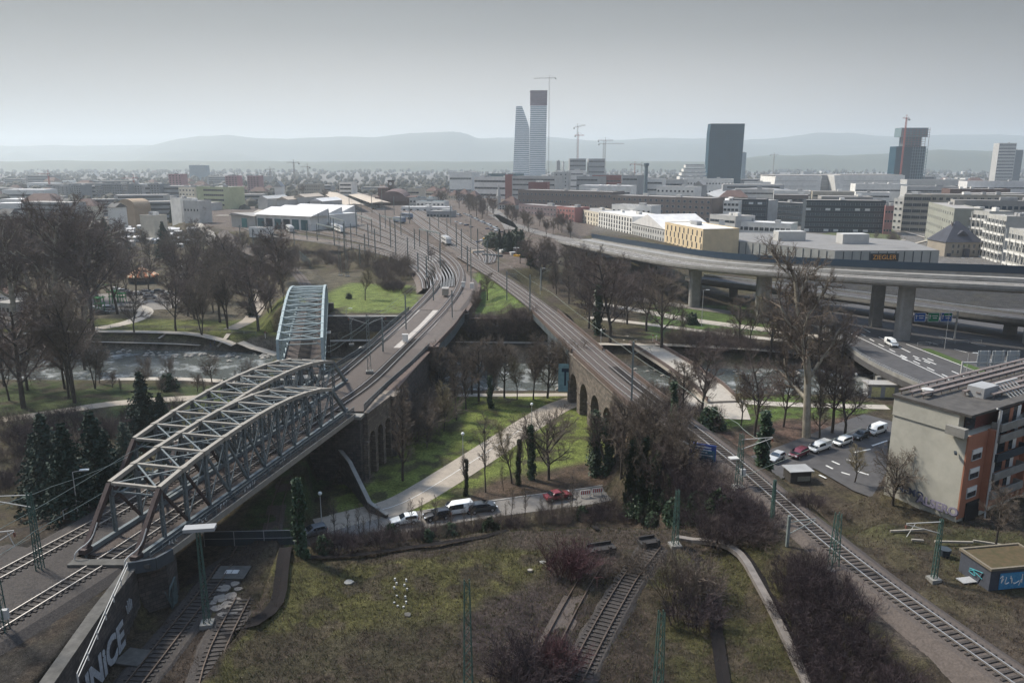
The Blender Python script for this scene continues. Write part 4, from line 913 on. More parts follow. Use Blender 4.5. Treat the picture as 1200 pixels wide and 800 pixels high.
def grid(par, org, ang, Lg, z0, z1, rows, cols, ww, wh, gm_=None, name='window', skip=None, off=0.02, m0=0.0, alt=None, budget=None, style='plain', phase=None):
    """windows on the face that starts at org (local) and runs along ang"""
    gm_ = gm_ or glass; me_ = win_mesh(ww, wh, gm_, style); rest = []
    dx, dy = math.cos(ang), math.sin(ang); cnt = 0
    for r in range(rows):
        for c in range(cols):
            if skip and skip(r, c): continue
            u = m0 + (Lg - 2 * m0) * (c + 0.5 + (phase(r) if phase else 0)) / cols; z_ = z0 + (z1 - z0) * (r + 0.5) / rows
            p = (org[0] + dx * u + dy * off, org[1] + dy * u - dx * off, z_)
            if budget is not None and budget[0] <= 0: rest.append(p); continue
            if budget is not None: budget[0] -= 1
            mm = me_ if not (alt and alt(r, c)) else win_mesh(ww, wh, alt(r, c), style)
            o = meshobj(name, mm, par); o.location = p; o.rotation_euler = (0, 0, ang)
    if rest:
        mb = MB()
        for p in rest: mb.box((p[0], p[1], p[2]), (ww, 0.08, wh), ang)
        o = mb.build('windows', gm_, par); o['kind'] = 'stuff'
def bands(par, org, ang, Lg, z0, z1, rows, h_, gm_=None, off=0.03, name='window_band', m0=0.6):
    dx, dy = math.cos(ang), math.sin(ang)
    for r in range(rows):
        z_ = z0 + (z1 - z0) * (r + 0.5) / rows; c = (org[0] + dx * Lg / 2 + dy * off, org[1] + dy * Lg / 2 - dx * off, z_)
        mb = MB().box(c, (Lg - 2 * m0, 0.1, h_), ang); o = mb.build(name, gm_ or glass, par)
        n = max(2, int(Lg / 4)); mb = MB()
        for q in range(n + 1):
            u = m0 + (Lg - 2 * m0) * q / n; mb.box((org[0] + dx * u + dy * (off + .05), org[1] + dy * u - dx * (off + .05), z_), (0.12, 0.1, h_), ang)
        mb.build('mullions', wframe, o)
def bld(label, L_, R_, top, depth_, m, roof='flat', roofm=None, z0=3.0, front=None, side=None, name='building', cat='building', group=None, h=None, mass=True, rh=4.0, rseed=None):
    """L_, R_: (px, world Y) of the two front corners; top: image row of the eaves or None with h"""
    a = WP(L_[0], L_[1], z0); b_ = WP(R_[0], R_[1], z0); mid = (a + b_) / 2
    if h is None: h = max(2.5, zat(mid, top) - z0)
    ang = math.atan2(b_.y - a.y, b_.x - a.x); Lg = (b_ - a).length
    t = thing(name, label, cat, (a.x, a.y, z0), ang, group=group); D = depth_
    ov = 0.0
    MB().box((Lg / 2, D / 2, h / 2 - 1), (Lg, D, h + 2)).build('wall', m, t)
    rm = roofm or M_froof; rr = random.Random(hash((round(a.x), round(a.y))) % 9999)
    if roof == 'flat':
        rf = MB().box((Lg / 2, D / 2, h + 0.05), (Lg - 0.7, D - 0.7, 0.12)).build('roof', rm, t)
        mb = MB()
        for c, s in (((Lg / 2, 0.12, h + .2), (Lg + .1, .3, .5)), ((Lg / 2, D - .12, h + .2), (Lg + .1, .3, .5)), ((0.12, D / 2, h + .2), (.3, D - .4, .5)), ((Lg - .12, D / 2, h + .2), (.3, D - .4, .5))): mb.box(c, s)
        mb.build('parapet', m, t)
        if mass and D > 6:
            for q in range(rr.randint(1, 3)):
                sx = rr.uniform(2, min(7, Lg * .3)); MB().box((rr.uniform(.2, .8) * Lg, D * rr.uniform(.4, .7), h + 1.0), (sx, rr.uniform(2, 3.5), rr.uniform(1.4, 2.4))).build('rooftop_unit', rr.choice((M_lgrey, M_white, M_grey)), t)
    elif roof in ('gable', 'hip'):
        e = 0.5; ins = 0 if roof == 'gable' else min(D / 2, Lg / 2.2)
        v_ = [(-e, -e, h), (Lg + e, -e, h), (Lg + e, D + e, h), (-e, D + e, h), (ins - (e if not ins else 0), D / 2, h + rh), (Lg - ins + (e if not ins else 0), D / 2, h + rh)]
        rf = MB().add(v_, [(0, 1, 5, 4), (2, 3, 4, 5), (1, 2, 5), (3, 0, 4), (3, 2, 1, 0)]).build('roof', rm, t)
        MB().box((Lg * .35, D * .45, h + rh * .85), (0.8, 0.8, 1.8)).build('chimney', M_brown, rf)
    elif roof == 'gablefront':
        v_ = [(-.4, -.4, h), (Lg + .4, -.4, h), (Lg + .4, D + .4, h), (-.4, D + .4, h), (Lg / 2, -.4, h + rh), (Lg / 2, D + .4, h + rh)]
        MB().add(v_, [(0, 4, 5, 3), (1, 2, 5, 4), (0, 1, 4), (2, 3, 5), (3, 2, 1, 0)]).build('roof', rm, t)
    bud = [96]
    if front:
        k = dict(front); kind = k.pop('kind', 'grid')
        (grid(t, (0, 0), 0, Lg, k.pop('z0', 0.8), k.pop('z1', h - 0.5), k.pop('rows', 4), k.pop('cols', 6), k.pop('ww', 1.2), k.pop('wh', 1.5), budget=bud, **k) if kind == 'grid' else bands(t, (0, 0), 0, Lg, k.pop('z0', 0.8), k.pop('z1', h - 0.5), k.pop('rows', 4), k.pop('wh', 1.5), **k))
    if side:
        k = dict(side); kind = k.pop('kind', 'grid'); wh_ = k.pop('which', 'left')
        org, an = ((0, D), R(-90)) if wh_ == 'left' else ((Lg, 0), R(90))
        (grid(t, org, an, D, k.pop('z0', 0.8), k.pop('z1', h - 0.5), k.pop('rows', 4), k.pop('cols', 4), k.pop('ww', 1.2), k.pop('wh', 1.5), budget=bud, **k) if kind == 'grid' else bands(t, org, an, D, k.pop('z0', 0.8), k.pop('z1', h - 0.5), k.pop('rows', 4), k.pop('wh', 1.5), **k))
    t['_h'] = h; t['_L'] = Lg
    return t, h, Lg
GZ = lambda px, row, z=3.0: (px, G(px, row, z).y)
# --- the row by the viaduct
bld('long cream apartment house at the far end of the white row', GZ(673, 266), GZ(701, 273.5), 247, 22, M_cream, front=dict(rows=4, cols=9, ww=1.8, wh=2.2), side=dict(rows=4, cols=3))
bld('bright white apartment block with regular dark windows beside the gabled hall', GZ(701, 274), GZ(740, 284), 251, 24, M_white, front=dict(rows=5, cols=13, ww=2.0, wh=2.3), roofm=M_wroof)
t, h, Lg = bld('white hall with a broad pale gabled roof and arched windows', GZ(740, 284), GZ(778, 294), 265, 30, M_lgrey, roof='gablefront', roofm=M_wroof, rh=7, front=dict(rows=3, cols=14, ww=1.1, wh=1.9))
bld('yellow ochre block with narrow staggered slit windows', GZ(778, 294), GZ(822, 306), 265, 20, M_yellow, front=dict(rows=4, cols=9, ww=1.1, wh=2.8, z0=2.5, phase=lambda r: 0.25 * (r % 2)), roofm=M_wroof)
bld('white low block behind the gabled hall', (716, 560), (762, 540), 241, 14, M_white, front=dict(rows=2, cols=8, ww=1.6, wh=1.2, z0=6))
bld('flat glass and concrete building with green planted terrace', (830, 490), (860, 470), 253, 16, M_lgrey, front=dict(kind='bands', rows=3, wh=1.4))
bld('pale office with stepped flat roofs behind the yellow block', (818, 640), (868, 600), 235, 40, M_lgrey, roofm=M_wroof, front=dict(kind='bands', rows=3, wh=1.5))
bld('white four storey house with white window bays right of the brown brick blocks', (846, 590), (864, 585), 236, 14, M_white, front=dict(rows=5, cols=4, ww=2.2, wh=1.8))
bld('low white building in front of the dark office complex', (841, 480), (925, 455), 261, 14, M_white, front=dict(rows=2, cols=14, ww=2.4, wh=2.0), roofm=M_wroof)
# --- brown brick complex
bld('long brown brick block with deep rows of dark windows', (607, 720), (716, 660), 224, 22, M_brown, front=dict(rows=4, cols=22, ww=1.9, wh=1.7, gm_=glass_b))
bld('second brown brick block stepping down to the right', (716, 650), (832, 590), 231, 22, M_brown, front=dict(rows=5, cols=18, ww=2.2, wh=1.8, gm_=glass_b))
bld('lower brown brick wing in front of the long brick block', (608, 640), (652, 600), 241, 14, cmat('mauve_brick', (0.19, 0.145, 0.15)), front=dict(rows=4, cols=12, ww=1.6, wh=1.4))
bld('narrow raspberry red block joined to the cream apartment house', (652, 600), (673, 580), 243, 14, M_pink, front=dict(rows=4, cols=6, ww=1.4, wh=1.6))
bld('brick office wing with setback upper floor', (660, 690), (745, 640), 238, 14, M_brown, front=dict(rows=2, cols=14, ww=1.8, wh=1.5, z0=6))
# --- behind
bld('white and brown office block with two wide window bands', (556, 930), (599, 905), 208, 20, M_white, front=dict(kind='bands', rows=3, wh=2.2, z0=8), side=dict(rows=4, cols=2))
bld('bulky brown brick tower beside the white and brown office block', (592, 880), (601, 880), 205, 14, M_red)
bld('plain white cube building near the horizon left of the twin towers', (527, 1150), (553, 1140), 202, 34, M_white, front=dict(kind='bands', rows=2, wh=2.5), roofm=M_wroof)
bld('dark glazed hall roof block just below the twin towers', (572, 1080), (604, 1060), 204, 25, cmat('teal_cladding', (0.10, 0.16, 0.17)), front=dict(kind='bands', rows=2, wh=3.0))
bld('grey office block with white pilasters in front of the left tower', (600, 860), (650, 840), 207, 22, M_lgrey, front=dict(kind='bands', rows=6, wh=1.6))
bld('pale concrete slab tower with small windows', (649, 900), (665, 895), 202, 14, M_lgrey, front=dict(rows=9, cols=3, ww=1.4, wh=1.4))
bld('bright red cube on a roof near the slab tower', (619, 800), (641, 795), 214, 12, M_red)
bld('white long office right of the slab tower', (665, 980), (683, 975), 200, 20, M_white, front=dict(kind='bands', rows=5, wh=1.4))
bld('grey office with horizontal window bands behind the white hall', (675, 900), (700, 885), 207, 22, M_grey, front=dict(kind='bands', rows=5, wh=1.6))
bld('white hall with two silo tanks on its roof', (678, 800), (738, 780), 218, 26, M_white, roofm=M_wroof, front=dict(kind='bands', rows=2, wh=1.4))
for x_ in (704, 713): tag(MB().lathe([(3, 0), (3, 7), (2.4, 8.6), (0.2, 9)], 14).build('silo_tank', M_white), 'white rounded silo tank, %s one of the pair on the hall roof' % ('left' if x_ == 704 else 'right'), 'tank').location = WP(x_, 800, 21)
bld('brick red laboratory behind the silo tanks', (693, 905), (727, 900), 206, 18, M_red, front=dict(kind='bands', rows=3, wh=1.5))
bld('grey laboratory block with red penthouse', (728, 860), (746, 850), 206, 22, M_grey, front=dict(kind='bands', rows=5, wh=1.5))
bld('white office with four long window bands right of the chimney', (746, 880), (775, 870), 210, 22, M_white, front=dict(kind='bands', rows=4, wh=1.8))
bld('low glazed office with dark top floor', (775, 900), (800, 890), 211, 22, M_lgrey, front=dict(kind='bands', rows=3, wh=2))
bld('white apartment block with dark attic storey', (768, 720), (812, 700), 219, 18, M_white, front=dict(rows=3, cols=9, ww=1.8, wh=1.6, z0=7))
bld('long white building at the foot of the blue tower', (800, 950), (858, 940), 210, 22, M_white, front=dict(rows=3, cols=16, ww=1.8, wh=1.6))
bld('small grey gabled house left of the blue tower', (811, 760), (822, 755), 217, 12, M_grey, roof='gablefront')
t = thing('terraced_office', 'stepped white office like a low pyramid left of the blue tower', 'building', WP(789, 1120, 3))
s0 = (WP(829, 1120) - WP(789, 1120)).length; z_ = 0
for k in range(7):
    w_ = s0 * (1 - k * 0.07); hh = 5.4 if k else 14
    MB().box((s0 / 2 + k * 1.2, 15, z_ + hh / 2), (w_, 30 - k * 3, hh - 1.6)).build('storey', M_white, t); MB().box((s0 / 2 + k * 1.2, 15, z_ + hh - .8), (w_ - 3, 27 - k * 3, 1.6)).build('window_band', glass, t); z_ += hh
ch = MB().lathe([(2.6, 0), (2.0, 40), (1.9, 62), (2.9, 62.5), (2.9, 66), (1.6, 66.5)], 14)
tag(ch.build('chimney', cmat('blue_grey_steel_stack', (0.13, 0.17, 0.19))), 'tall slender blue grey chimney rising in front of the offices', 'chimney').location = WP(755.5, 840, 3); 
sc_ = (zat(WP(755, 840), 191) - 3) / 66.5; bpy.data.objects['chimney' if 'chimney' in bpy.data.objects and bpy.data.objects['chimney'].parent is None else 'chimney'].location
for o in C.objects:
    if o.name.startswith('chimney') and o.parent is None: o.scale = (1, 1, sc_)
# twin towers
white_band = cmat('white_facade_band', (0.78, 0.80, 0.81), dirt=0.1); tglass = mat('tower_glass', (0.20, 0.29, 0.33), rough=0.25, spec=0.5, var=0.15, scale=0.05, world=True)
def stepped_tower(label, Y, pxl, pxr, top, prof, nf, D, topm=None):
    a = WP(pxl, Y); b_ = WP(pxr, Y); W_ = b_.x - a.x; Hh = zat(a, top) - 3; t = thing('office_tower', label, 'skyscraper', a); fh = Hh / nf
    for i in range(nf):
        l, r_ = prof(i / (nf - 1)); x0, x1 = W_ * l, W_ * r_
        if topm and i > nf - 8:
            if i % 2: MB().box(((x0 + x1) / 2, D / 2, fh * (i + .5)), (x1 - x0, D, fh * 1.9)).build('unfinished_storey', topm, t)
            continue
        MB().box(((x0 + x1) / 2, D / 2, fh * (i + .3)), (x1 - x0, D, fh * .58)).build('facade_band', white_band, t)
        MB().box(((x0 + x1) / 2, D / 2, fh * (i + .8)), (x1 - x0 - .8, D - .8, fh * .42)).build('window_band', tglass, t)
    return t, Hh, W_
stepped_tower('left of the twin white towers, its right side stepping inwards towards the top', 1690, 600.3, 620.3, 124.6, lambda q: (0.0 + 0.21 * q, 1.0 if q < .72 else 1.0 - ((q - .72) / .28) ** 1.2 * .42), 41, 22)
t, Hh, W_ = stepped_tower('right and taller of the twin white towers with its dark unfinished top', 1690, 620.4, 640.4, 107, lambda q: (0.0 + 0.03 * q, 0.92 + 0.08 * q), 50, 28, topm=cmat('maroon_scaffold', (0.14, 0.09, 0.115)))
MB().box((W_ / 2, 14, Hh + .3), (W_, 28, .6)).build('roof', M_grey, t)
crane_m = mat('crane_paint', (0.30, 0.26, 0.24)); crane_r = mat('red_crane_paint', (0.35, 0.10, 0.08))
def crane(label, px, Y, top, jl, jr, m=None, z0=3.0, tilt=0.0, w_=1.6, base=None):
    """jl, jr: pixel extents of the jib left and right of the mast"""
    a = WP(px, Y, z0); Hh = zat(a, top) - z0; k = (a.y * math.cos(PITCH)) / F; t = thing('tower_crane', label, 'crane', a); m = m or crane_m
    mb = MB(); n = int(Hh / (w_ * 2.2))
    for x in (-w_ / 2, w_ / 2):
        for y in (-w_ / 2, w_ / 2): mb.beam((x, y, 0), (x, y, Hh), .38, .38)
    for i in range(n):
        z_ = Hh * i / n; z2 = Hh * (i + 1) / n; s = 1 if i % 2 else -1
        mb.beam((-w_ / 2 * s, -w_ / 2, z_), (w_ / 2 * s, -w_ / 2, z2), .2, .2); mb.beam((-w_ / 2, w_ / 2 * s, z_), (-w_ / 2, -w_ / 2 * s, z2), .2, .2)
    mb.build('mast', m, t)
    x0, x1 = -jl * k, jr * k; zj = Hh - 1.5
    f = lambda x: zj + tilt * x
    mb = MB()
    for y, z_ in ((-.6, 0), (.6, 0), (0, 1.3)): mb.beam((x0, y, f(x0) + z_), (x1, y, f(x1) + z_), .32, .32)
    n = int((x1 - x0) / 2.5)
    for i in range(n): xa = x0 + (x1 - x0) * i / n; xb = x0 + (x1 - x0) * (i + 1) / n; mb.beam((xa, 0, f(xa) + 1.3), ((xa + xb) / 2, -.6, f(xa)), .16, .16); mb.beam(((xa + xb) / 2, -.6, f(xa)), (xb, 0, f(xb) + 1.3), .16, .16)
    mb.build('jib', m, t)
    MB().beam((0, 0, zj), (0, 0, zj + 6), .5, .5).beam((0, 0, zj + 6), (x0 * .7, 0, f(x0 * .7) + 1.3), .14, .14).beam((0, 0, zj + 6), (x1 * .8, 0, f(x1 * .8) + 1.3), .14, .14).build('apex', m, t)
    xc = x1 if abs(x1) < abs(x0) else x0
    MB().box((xc * .9, 0, f(xc * .9) - 1.2), (2.4, 1.4, 2.6)).build('counterweight', M_grey, t); MB().box((1.3, -1.2, zj - 1), (1.6, 1.6, 2.0)).build('cab', M_white, t)
    return t
crane('very tall tower crane standing against the right twin tower', 642.5, 1680, 91, 18, 8, tilt=0.03)
crane('luffing tower crane over the half built blocks, the taller left one', 675.5, 1500, 148, 4.5, 9, tilt=0.2)
crane('red tower crane close behind the taller luffing crane', 676.5, 1450, 158, 4, 7, crane_r)
crane('tower crane with long level jib over the right half built block', 708, 1450, 164, 9, 9)
crane('slim tower crane with wide jib just behind the level jib crane', 706, 1600, 168, 6, 24)
crane('small hazy red crane near the thin chimney', 743, 1500, 192, 6, 7, crane_r); crane('tiny crane right of the thin chimney', 751, 1400, 193, 5, 4)
crane('crane on the left of three hazy cranes over the depot', 318, 1500, 198, 6, 6); crane('central and tallest of three hazy cranes over the depot', 346, 1400, 190, 8, 7); crane('right hand one of three hazy cranes over the depot', 362, 1400, 195, 8, 3)
crane('red crane on the left skyline above the big park trees', 60, 1150, 203, 12, 2, crane_r); crane('red crane above the grey apartment slabs', 159, 1100, 208, 14, 6, crane_r); crane('thin far crane right of the blue tower', 905, 2000, 181, 5, 5)
bld('half built grey concrete block below the luffing cranes', (667, 1400), (686, 1400), 186, 24, M_grey, front=dict(kind='bands', rows=7, wh=2.6), roof='none')
bld('upper core rising out of the half built block', (676, 1410), (685, 1410), 178, 14, M_lgrey, front=dict(kind='bands', rows=3, wh=2.0), roof='none', h=56)
bld('second half built concrete block under the level jib crane', (689, 1400), (708, 1400), 186, 24, M_grey, front=dict(kind='bands', rows=6, wh=2.6), roof='none')
bld('pair of white stair cores left of the half built blocks', (652, 1400), (656, 1400), 189, 8, M_grey); bld('white slim slab left of the half built blocks', (659, 1390), (661, 1390), 190, 8, M_white)
# blue slab tower
t = thing('office_tower', 'dark blue glass slab tower with slightly slanted left edge', 'skyscraper', WP(827.5, 1220)); W_ = WP(867.5, 1220).x - WP(827.5, 1220).x; Hh = zat(WP(848, 1220), 145) - 3
bt = mat('blue_tower_glass', (0.008, 0.05, 0.078), rough=0.45, spec=0.25, var=0.2, scale=0.03, world=True)
v_ = [(0, 0, -3), (W_ - 1.5, 0, -3), (W_ - 1.5, 18, -3), (0, 18, -3), (0, 0, Hh * .86), (1.2, 0, Hh), (W_, 0, Hh), (W_, 18, Hh), (1.2, 18, Hh), (0, 18, Hh * .86)]
MB().add(v_, [(0, 1, 6, 5, 4), (1, 2, 7, 6), (2, 3, 9, 8, 7), (3, 0, 4, 9), (4, 5, 8, 9), (5, 6, 7, 8), (3, 2, 1, 0)]).build('glass_body', bt, t)
mb = MB()
for i in range(1, 31): z_ = Hh * i / 31; mb.box((W_ / 2, -.05, z_), (W_ - 1.6, .1, .35))
mb.build('floor_lines', mat('tower_spandrel', (0.02, 0.07, 0.095)), t); mb = MB()
for i in range(1, 14): mb.box((W_ * i / 14, -.08, Hh * .5 - .2), (.25, .1, Hh - 1))
mb.build('facade_mullions', MATS['tower_spandrel'], t)
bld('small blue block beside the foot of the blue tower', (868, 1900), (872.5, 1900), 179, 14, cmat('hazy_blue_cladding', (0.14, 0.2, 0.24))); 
# right tower under construction
t = thing('unfinished_tower', 'dark blue tower under construction with scaffolded white crown', 'skyscraper', WP(1045, 1250)); k = WP(1046, 1250).x - WP(1045, 1250).x; z1 = zat(WP(1063, 1250), 171.6) - 3; z2 = zat(WP(1063, 1250), 160.5) - 3; z3 = zat(WP(1063, 1250), 149.8) - 3
MB().box((k * 17.2, 12, z1 / 2), (k * 34.4, 22, z1)).build('lower_body', bt, t); MB().box((k * 19, 12, (z1 + z2) / 2), (k * 20, 16, z2 - z1)).build('upper_core', cmat('blue_concrete', (0.09, 0.13, 0.15)), t)
MB().box((k * 19, 12, (z2 + z3) / 2), (k * 31, 22, z3 - z2)).build('scaffold_crown', cmat('crown_sheeting', (0.16, 0.22, 0.24)), t)
mb = MB()
for i in range(1, 16): mb.box((k * 27, -.15, z1 * i / 16), (k * 18.5, .3, .9))
for i in range(7): mb.box((k * (19 + 2.8 * i), -.2, z1 / 2), (.7, .3, z1))
mb.build('white_grid', cmat('grid_panel', (0.18, 0.25, 0.28)), t)
MB().box((k * 17.5, -.15, z1 * .52), (k * 17, .3, z1)).build('dark_bay', cmat('dark_blue_cladding', (0.02, 0.045, 0.065)), t)  # dark blue panel over the middle of the front
mb = MB()
for i in range(8): mb.box((k * 20, -.4, z1 + (z3 - z1) * i / 8), (k * (33 if i > 3 else 24), .4, .5))
for i in range(9): mb.box((k * (4.5 + i * 3.9), -.4, (z1 + z3) / 2), (.4, .4, (z3 - z1)))
mb.build('scaffolding', mat('red_scaffold', (0.25, 0.13, 0.12)), t)
crane('red crane rising over the unfinished tower on the right', 1052.5, 1240, 138, 4.5, 3.5, crane_r, tilt=-0.1)
bld('grey slab tower on the right skyline', (1164, 1500), (1184, 1500), 168, 18, M_lgrey, front=dict(kind='bands', rows=14, wh=1.6)); bld('darker slab tower right of the grey skyline slab', (1184.5, 1560), (1193, 1560), 176, 14, cmat('slate_cladding', (0.12, 0.14, 0.16)))
# exhibition halls
for (x0, x1, Y, top, m_, lb) in ((904, 960, 1000, 206, M_white, 'white exhibition hall with smooth curved metal end'), (958, 984, 1010, 206, M_grey, 'grey curved metal link between the two exhibition halls'), (981, 1057, 990, 205.5, M_white, 'second white exhibition hall with slanting left end')):
    a, b_ = WP(x0, Y), WP(x1, Y); Hh = zat(a, top) - 3; t = thing('exhibition_hall', lb, 'hall', a); W_ = b_.x - a.x; sl_ = -7 if m_ is M_white and x0 > 970 else 3
    MB().add([(0, 0, 0), (W_, 0, 0), (W_, 60, 0), (0, 60, 0), (sl_, 0, Hh), (W_, 0, Hh), (W_, 60, Hh), (sl_, 60, Hh)], [(0, 1, 5, 4), (1, 2, 6, 5), (2, 3, 7, 6), (3, 0, 4, 7), (4, 5, 6, 7), (3, 2, 1, 0)]).build('facade', m_, t)
    MB().box((W_ / 2, 30, Hh + .5), (W_ - 4, 56, .8)).build('roof', M_froof, t)
    mb = MB()
    for i in range(1, 5): mb.box((W_ / 2, -.2, Hh * i / 5), (W_ * .86, .2, .5))
    mb.build('facade_ribs', M_lgrey, t)
t = thing('curved_roof_hall', 'huge low hall with grey vaulted roof right of the blue tower', 'hall', WP(842, 820)); W_ = WP(960, 820).x - WP(842, 820).x; mb = MB(); K = 20; v_ = []
for i in range(K + 1): x = W_ * i / K; zz = 12 + 9 * math.sin(math.pi * i / K) ** .7; v_ += [(x, 0, zz), (x, 55, zz + 3)]
mb.add(v_, [(2 * i, 2 * i + 2, 2 * i + 3, 2 * i + 1) for i in range(K)]); mb.build('roof', M_grey, t); MB().box((W_ / 2, 26, 6), (W_, 50, 12)).build('wall', M_lgrey, t)
# --- dark office complex
def panels(r, c): return blind if (r * 7 + c * 13 + r * c) % 6 in (0, 4) else None
bld('dark glass office complex with scattered white blinds, left wing', (855, 600), (896, 590), 234, 16, M_dgrey, front=dict(rows=5, cols=8, ww=3.4, wh=1.7, alt=panels, gm_=glass_b), side=dict(rows=5, cols=4, ww=2.2, wh=1.6, gm_=glass_b), z0=2)
bld('middle stretch of the dark glass office complex set back between its wings', (896, 640), (945, 610), 238, 16, M_dgrey, front=dict(rows=4, cols=10, ww=3.4, wh=1.6, alt=panels, gm_=glass_b), z0=2)
bld('right wing of the dark glass office complex, the widest', (942, 560), (1034, 548), 235.5, 18, M_dgrey, front=dict(rows=6, cols=16, ww=3.2, wh=1.7, alt=panels, gm_=glass_b), z0=2)
bld('beige office with stacked dark loggias right of the dark offices', (1055, 560), (1086, 552), 228.5, 22, M_beige, front=dict(rows=6, cols=3, ww=5.4, wh=2.2, z0=1), side=dict(rows=6, cols=3), z0=2)
bld('long beige block continuing behind the apartment houses', (1086, 560), (1215, 545), 229, 20, M_beige, front=dict(rows=6, cols=16, ww=2.4, wh=1.8), z0=2)
bld('low brick red house squeezed between offices', (1034, 540), (1044, 538), 242, 10, M_pink, front=dict(rows=3, cols=3), z0=2); bld('white shop house left of the beige office', (1044, 580), (1055, 575), 233, 12, M_white, front=dict(rows=5, cols=2, ww=1.6, wh=1.5), z0=2)
bld('grey green apartment house with narrow windows end on to the street', (1083, 500), (1112, 430), 241, 14, cmat('grey_green_render', (0.27, 0.27, 0.23)), front=dict(rows=5, cols=12, ww=1.3, wh=1.8), z0=2)
bld('long apartment house with regular square windows', (1112, 470), (1230, 452), 236, 14, cmat('taupe_render', (0.30, 0.285, 0.26)), front=dict(rows=4, cols=17, ww=2.2, wh=2.0, gm_=glass_b), z0=2)
def balcony_block(label, L_, R_, top, D, n, floors, z0=2):
    t, h, Lg = bld(label, L_, R_, top, D, cmat('pale_apartment_render', (0.40, 0.39, 0.36)), z0=z0, front=dict(rows=floors, cols=n * 2, ww=1.8, wh=1.9))
    fh = (h - .8) / floors
    for r in range(floors):
        for c in range(n):
            if c * floors + r > 48: continue
            x = Lg * (c + .5) / n; w_ = Lg / n * .72
            mb = MB().box((x, -.8, .8 + fh * r), (w_, 1.6, .22)); mb.box((x, -1.55, .8 + fh * r + .55), (w_, .1, .9))
            for s in (-1, 1): mb.box((x + s * w_ / 2, -1.5, .8 + fh * (r + .5)), (.16, .16, fh))
            mb.build('balcony', M_white, t)
    return t
balcony_block('white apartment block with a grid of projecting balconies behind the villa', (1116, 440), (1152, 415), 247, 14, 7, 5)
balcony_block('second balcony block stepping forward to the right', (1150, 410), (1172, 385), 253, 14, 5, 5)
bld('pale apartment block with plain side wall at the right edge', (1172, 388), (1235, 378), 255, 14, cmat('pale_side_render', (0.38, 0.38, 0.35)), front=dict(rows=4, cols=8, ww=1.6, wh=1.8), z0=2)
balcony_block('nearest balcony block at the right edge of the picture', (1175, 345), (1235, 300), 273, 12, 8, 4)
# villa
t, h, Lg = bld('square stone villa with a steep dark pyramid roof', GZ(1106, 303, 2), GZ(1149, 303, 2), 284, 18, cmat('villa_stone', (0.30, 0.26, 0.21)), roof='hip', roofm=M_slate, rh=10.5, z0=2, front=dict(rows=2, cols=7, ww=1.3, wh=1.9, z0=2, skip=lambda r, c: (r == 0 and c in (0, 3)) or (r == 1 and c == 0)))
MB().box((Lg * .5, 4.2, h + 2.6), (4.4, 3.4, 2.4)).add([(Lg * .5 - 2.8, 2.2, h + 3.8), (Lg * .5 + 2.8, 2.2, h + 3.8), (Lg * .5, 2.2, h + 6), (Lg * .5 - 2.8, 7, h + 3.8), (Lg * .5 + 2.8, 7, h + 3.8), (Lg * .5, 7, h + 6)], [(0, 1, 2), (3, 5, 4), (0, 2, 5, 3), (1, 4, 5, 2), (0, 3, 4, 1)]).build('dormer', M_slate, t)
MB().box((Lg * .56, -.8, 2.6), (3, 1.6, 5.2)).build('porch', M_slate, t); MB().box((Lg * .12, -.05, 1.4), (2.2, .2, 2.8)).build('door', M_slate, t)
# Warehouse with the orange sign
t = thing('warehouse', 'long grey concrete panel warehouse with a black and orange name sign', 'warehouse', (0, 0, 0)); wh_m = cmat('ribbed_concrete_panel', (0.33, 0.33, 0.31), dirt=0.4)
a = G(843, 302, 3); b_ = G(1098, 318, 3); c_ = WP(1100, 410); Hw = 12.5
pts = [(a.x, a.y), (148, 352), (b_.x, b_.y), (b_.x + 8, b_.y + 44), (170, 440), (a.x + 14, a.y + 40)]
MB().prism(pts, 0, Hw).build('wall', wh_m, t); MB().prism([(p[0] * .996 + .6, p[1] * .996 + 1.6) for p in pts], Hw + .002, Hw + .25).build('roof', cmat('grey_warehouse_roof', (0.20, 0.19, 0.18), dirt=0.5), t)
mb = MB()
for (p, q) in ((pts[0], pts[1]), (pts[1], pts[2])):
    n = int(math.dist(p, q) / 4)
    for i in range(1, n):
        x = p[0] + (q[0] - p[0]) * i / n; y = p[1] + (q[1] - p[1]) * i / n; mb.box((x, y - .08, Hw / 2), (.35, .2, Hw - .4))
mb.build('panel_joints', M_dgrey, t)
an = math.atan2(pts[2][1] - pts[1][1], pts[2][0] - pts[1][0])
def sign_on(px, row, w_, h_, body, size, parent, fr, to, off):
    # where the pixel ray meets the vertical plane of the wall
    d = Vector((to[0] - fr[0], to[1] - fr[1], 0)); r_ = ray(px, row); nrm = Vector((d.y, -d.x, 0)).normalized(); k = ((Vector((fr[0], fr[1], 0)) - Vector((0, 0, 0))).dot(nrm)) / Vector((r_.x, r_.y, 0)).dot(nrm)
    p = Vector((r_.x * k, r_.y * k, CAMH + r_.z * k)) + nrm * off; an_ = math.atan2(d.y, d.x)
    s = MB().box((0, 0, 0), (w_, .3, h_)).build('sign_board', cmat('black_sign', (0.012, 0.012, 0.014), dirt=0), parent); s.location = p; s.rotation_euler = (0, 0, an_)
    me_ = text_mesh(body, size, .06); me_.materials.append(mat('orange_lettering', (0.75, 0.33, 0.06), var=.05)); o = meshobj('lettering', me_, s); o.rotation_euler = (R(90), 0, 0); o.location = (0, -.2, 0); return o
sign_on(1036, 301.5, 13.2, 3.6, 'ZIEGLER', 2.95, t, pts[1], pts[2], .3)
sign_on(849, 276.5, 8.5, 3.2, 'ZIEGLER', 1.9, t, pts[0], pts[1], .3)
for (px_, Y_, s_) in ((925, 400, (14, 8, 5)), (999, 385, (13, 8, 5))): MB().box(tuple(WP(px_, Y_, Hw + 2.6)), s_).build('rooftop_unit', M_lgrey, t)
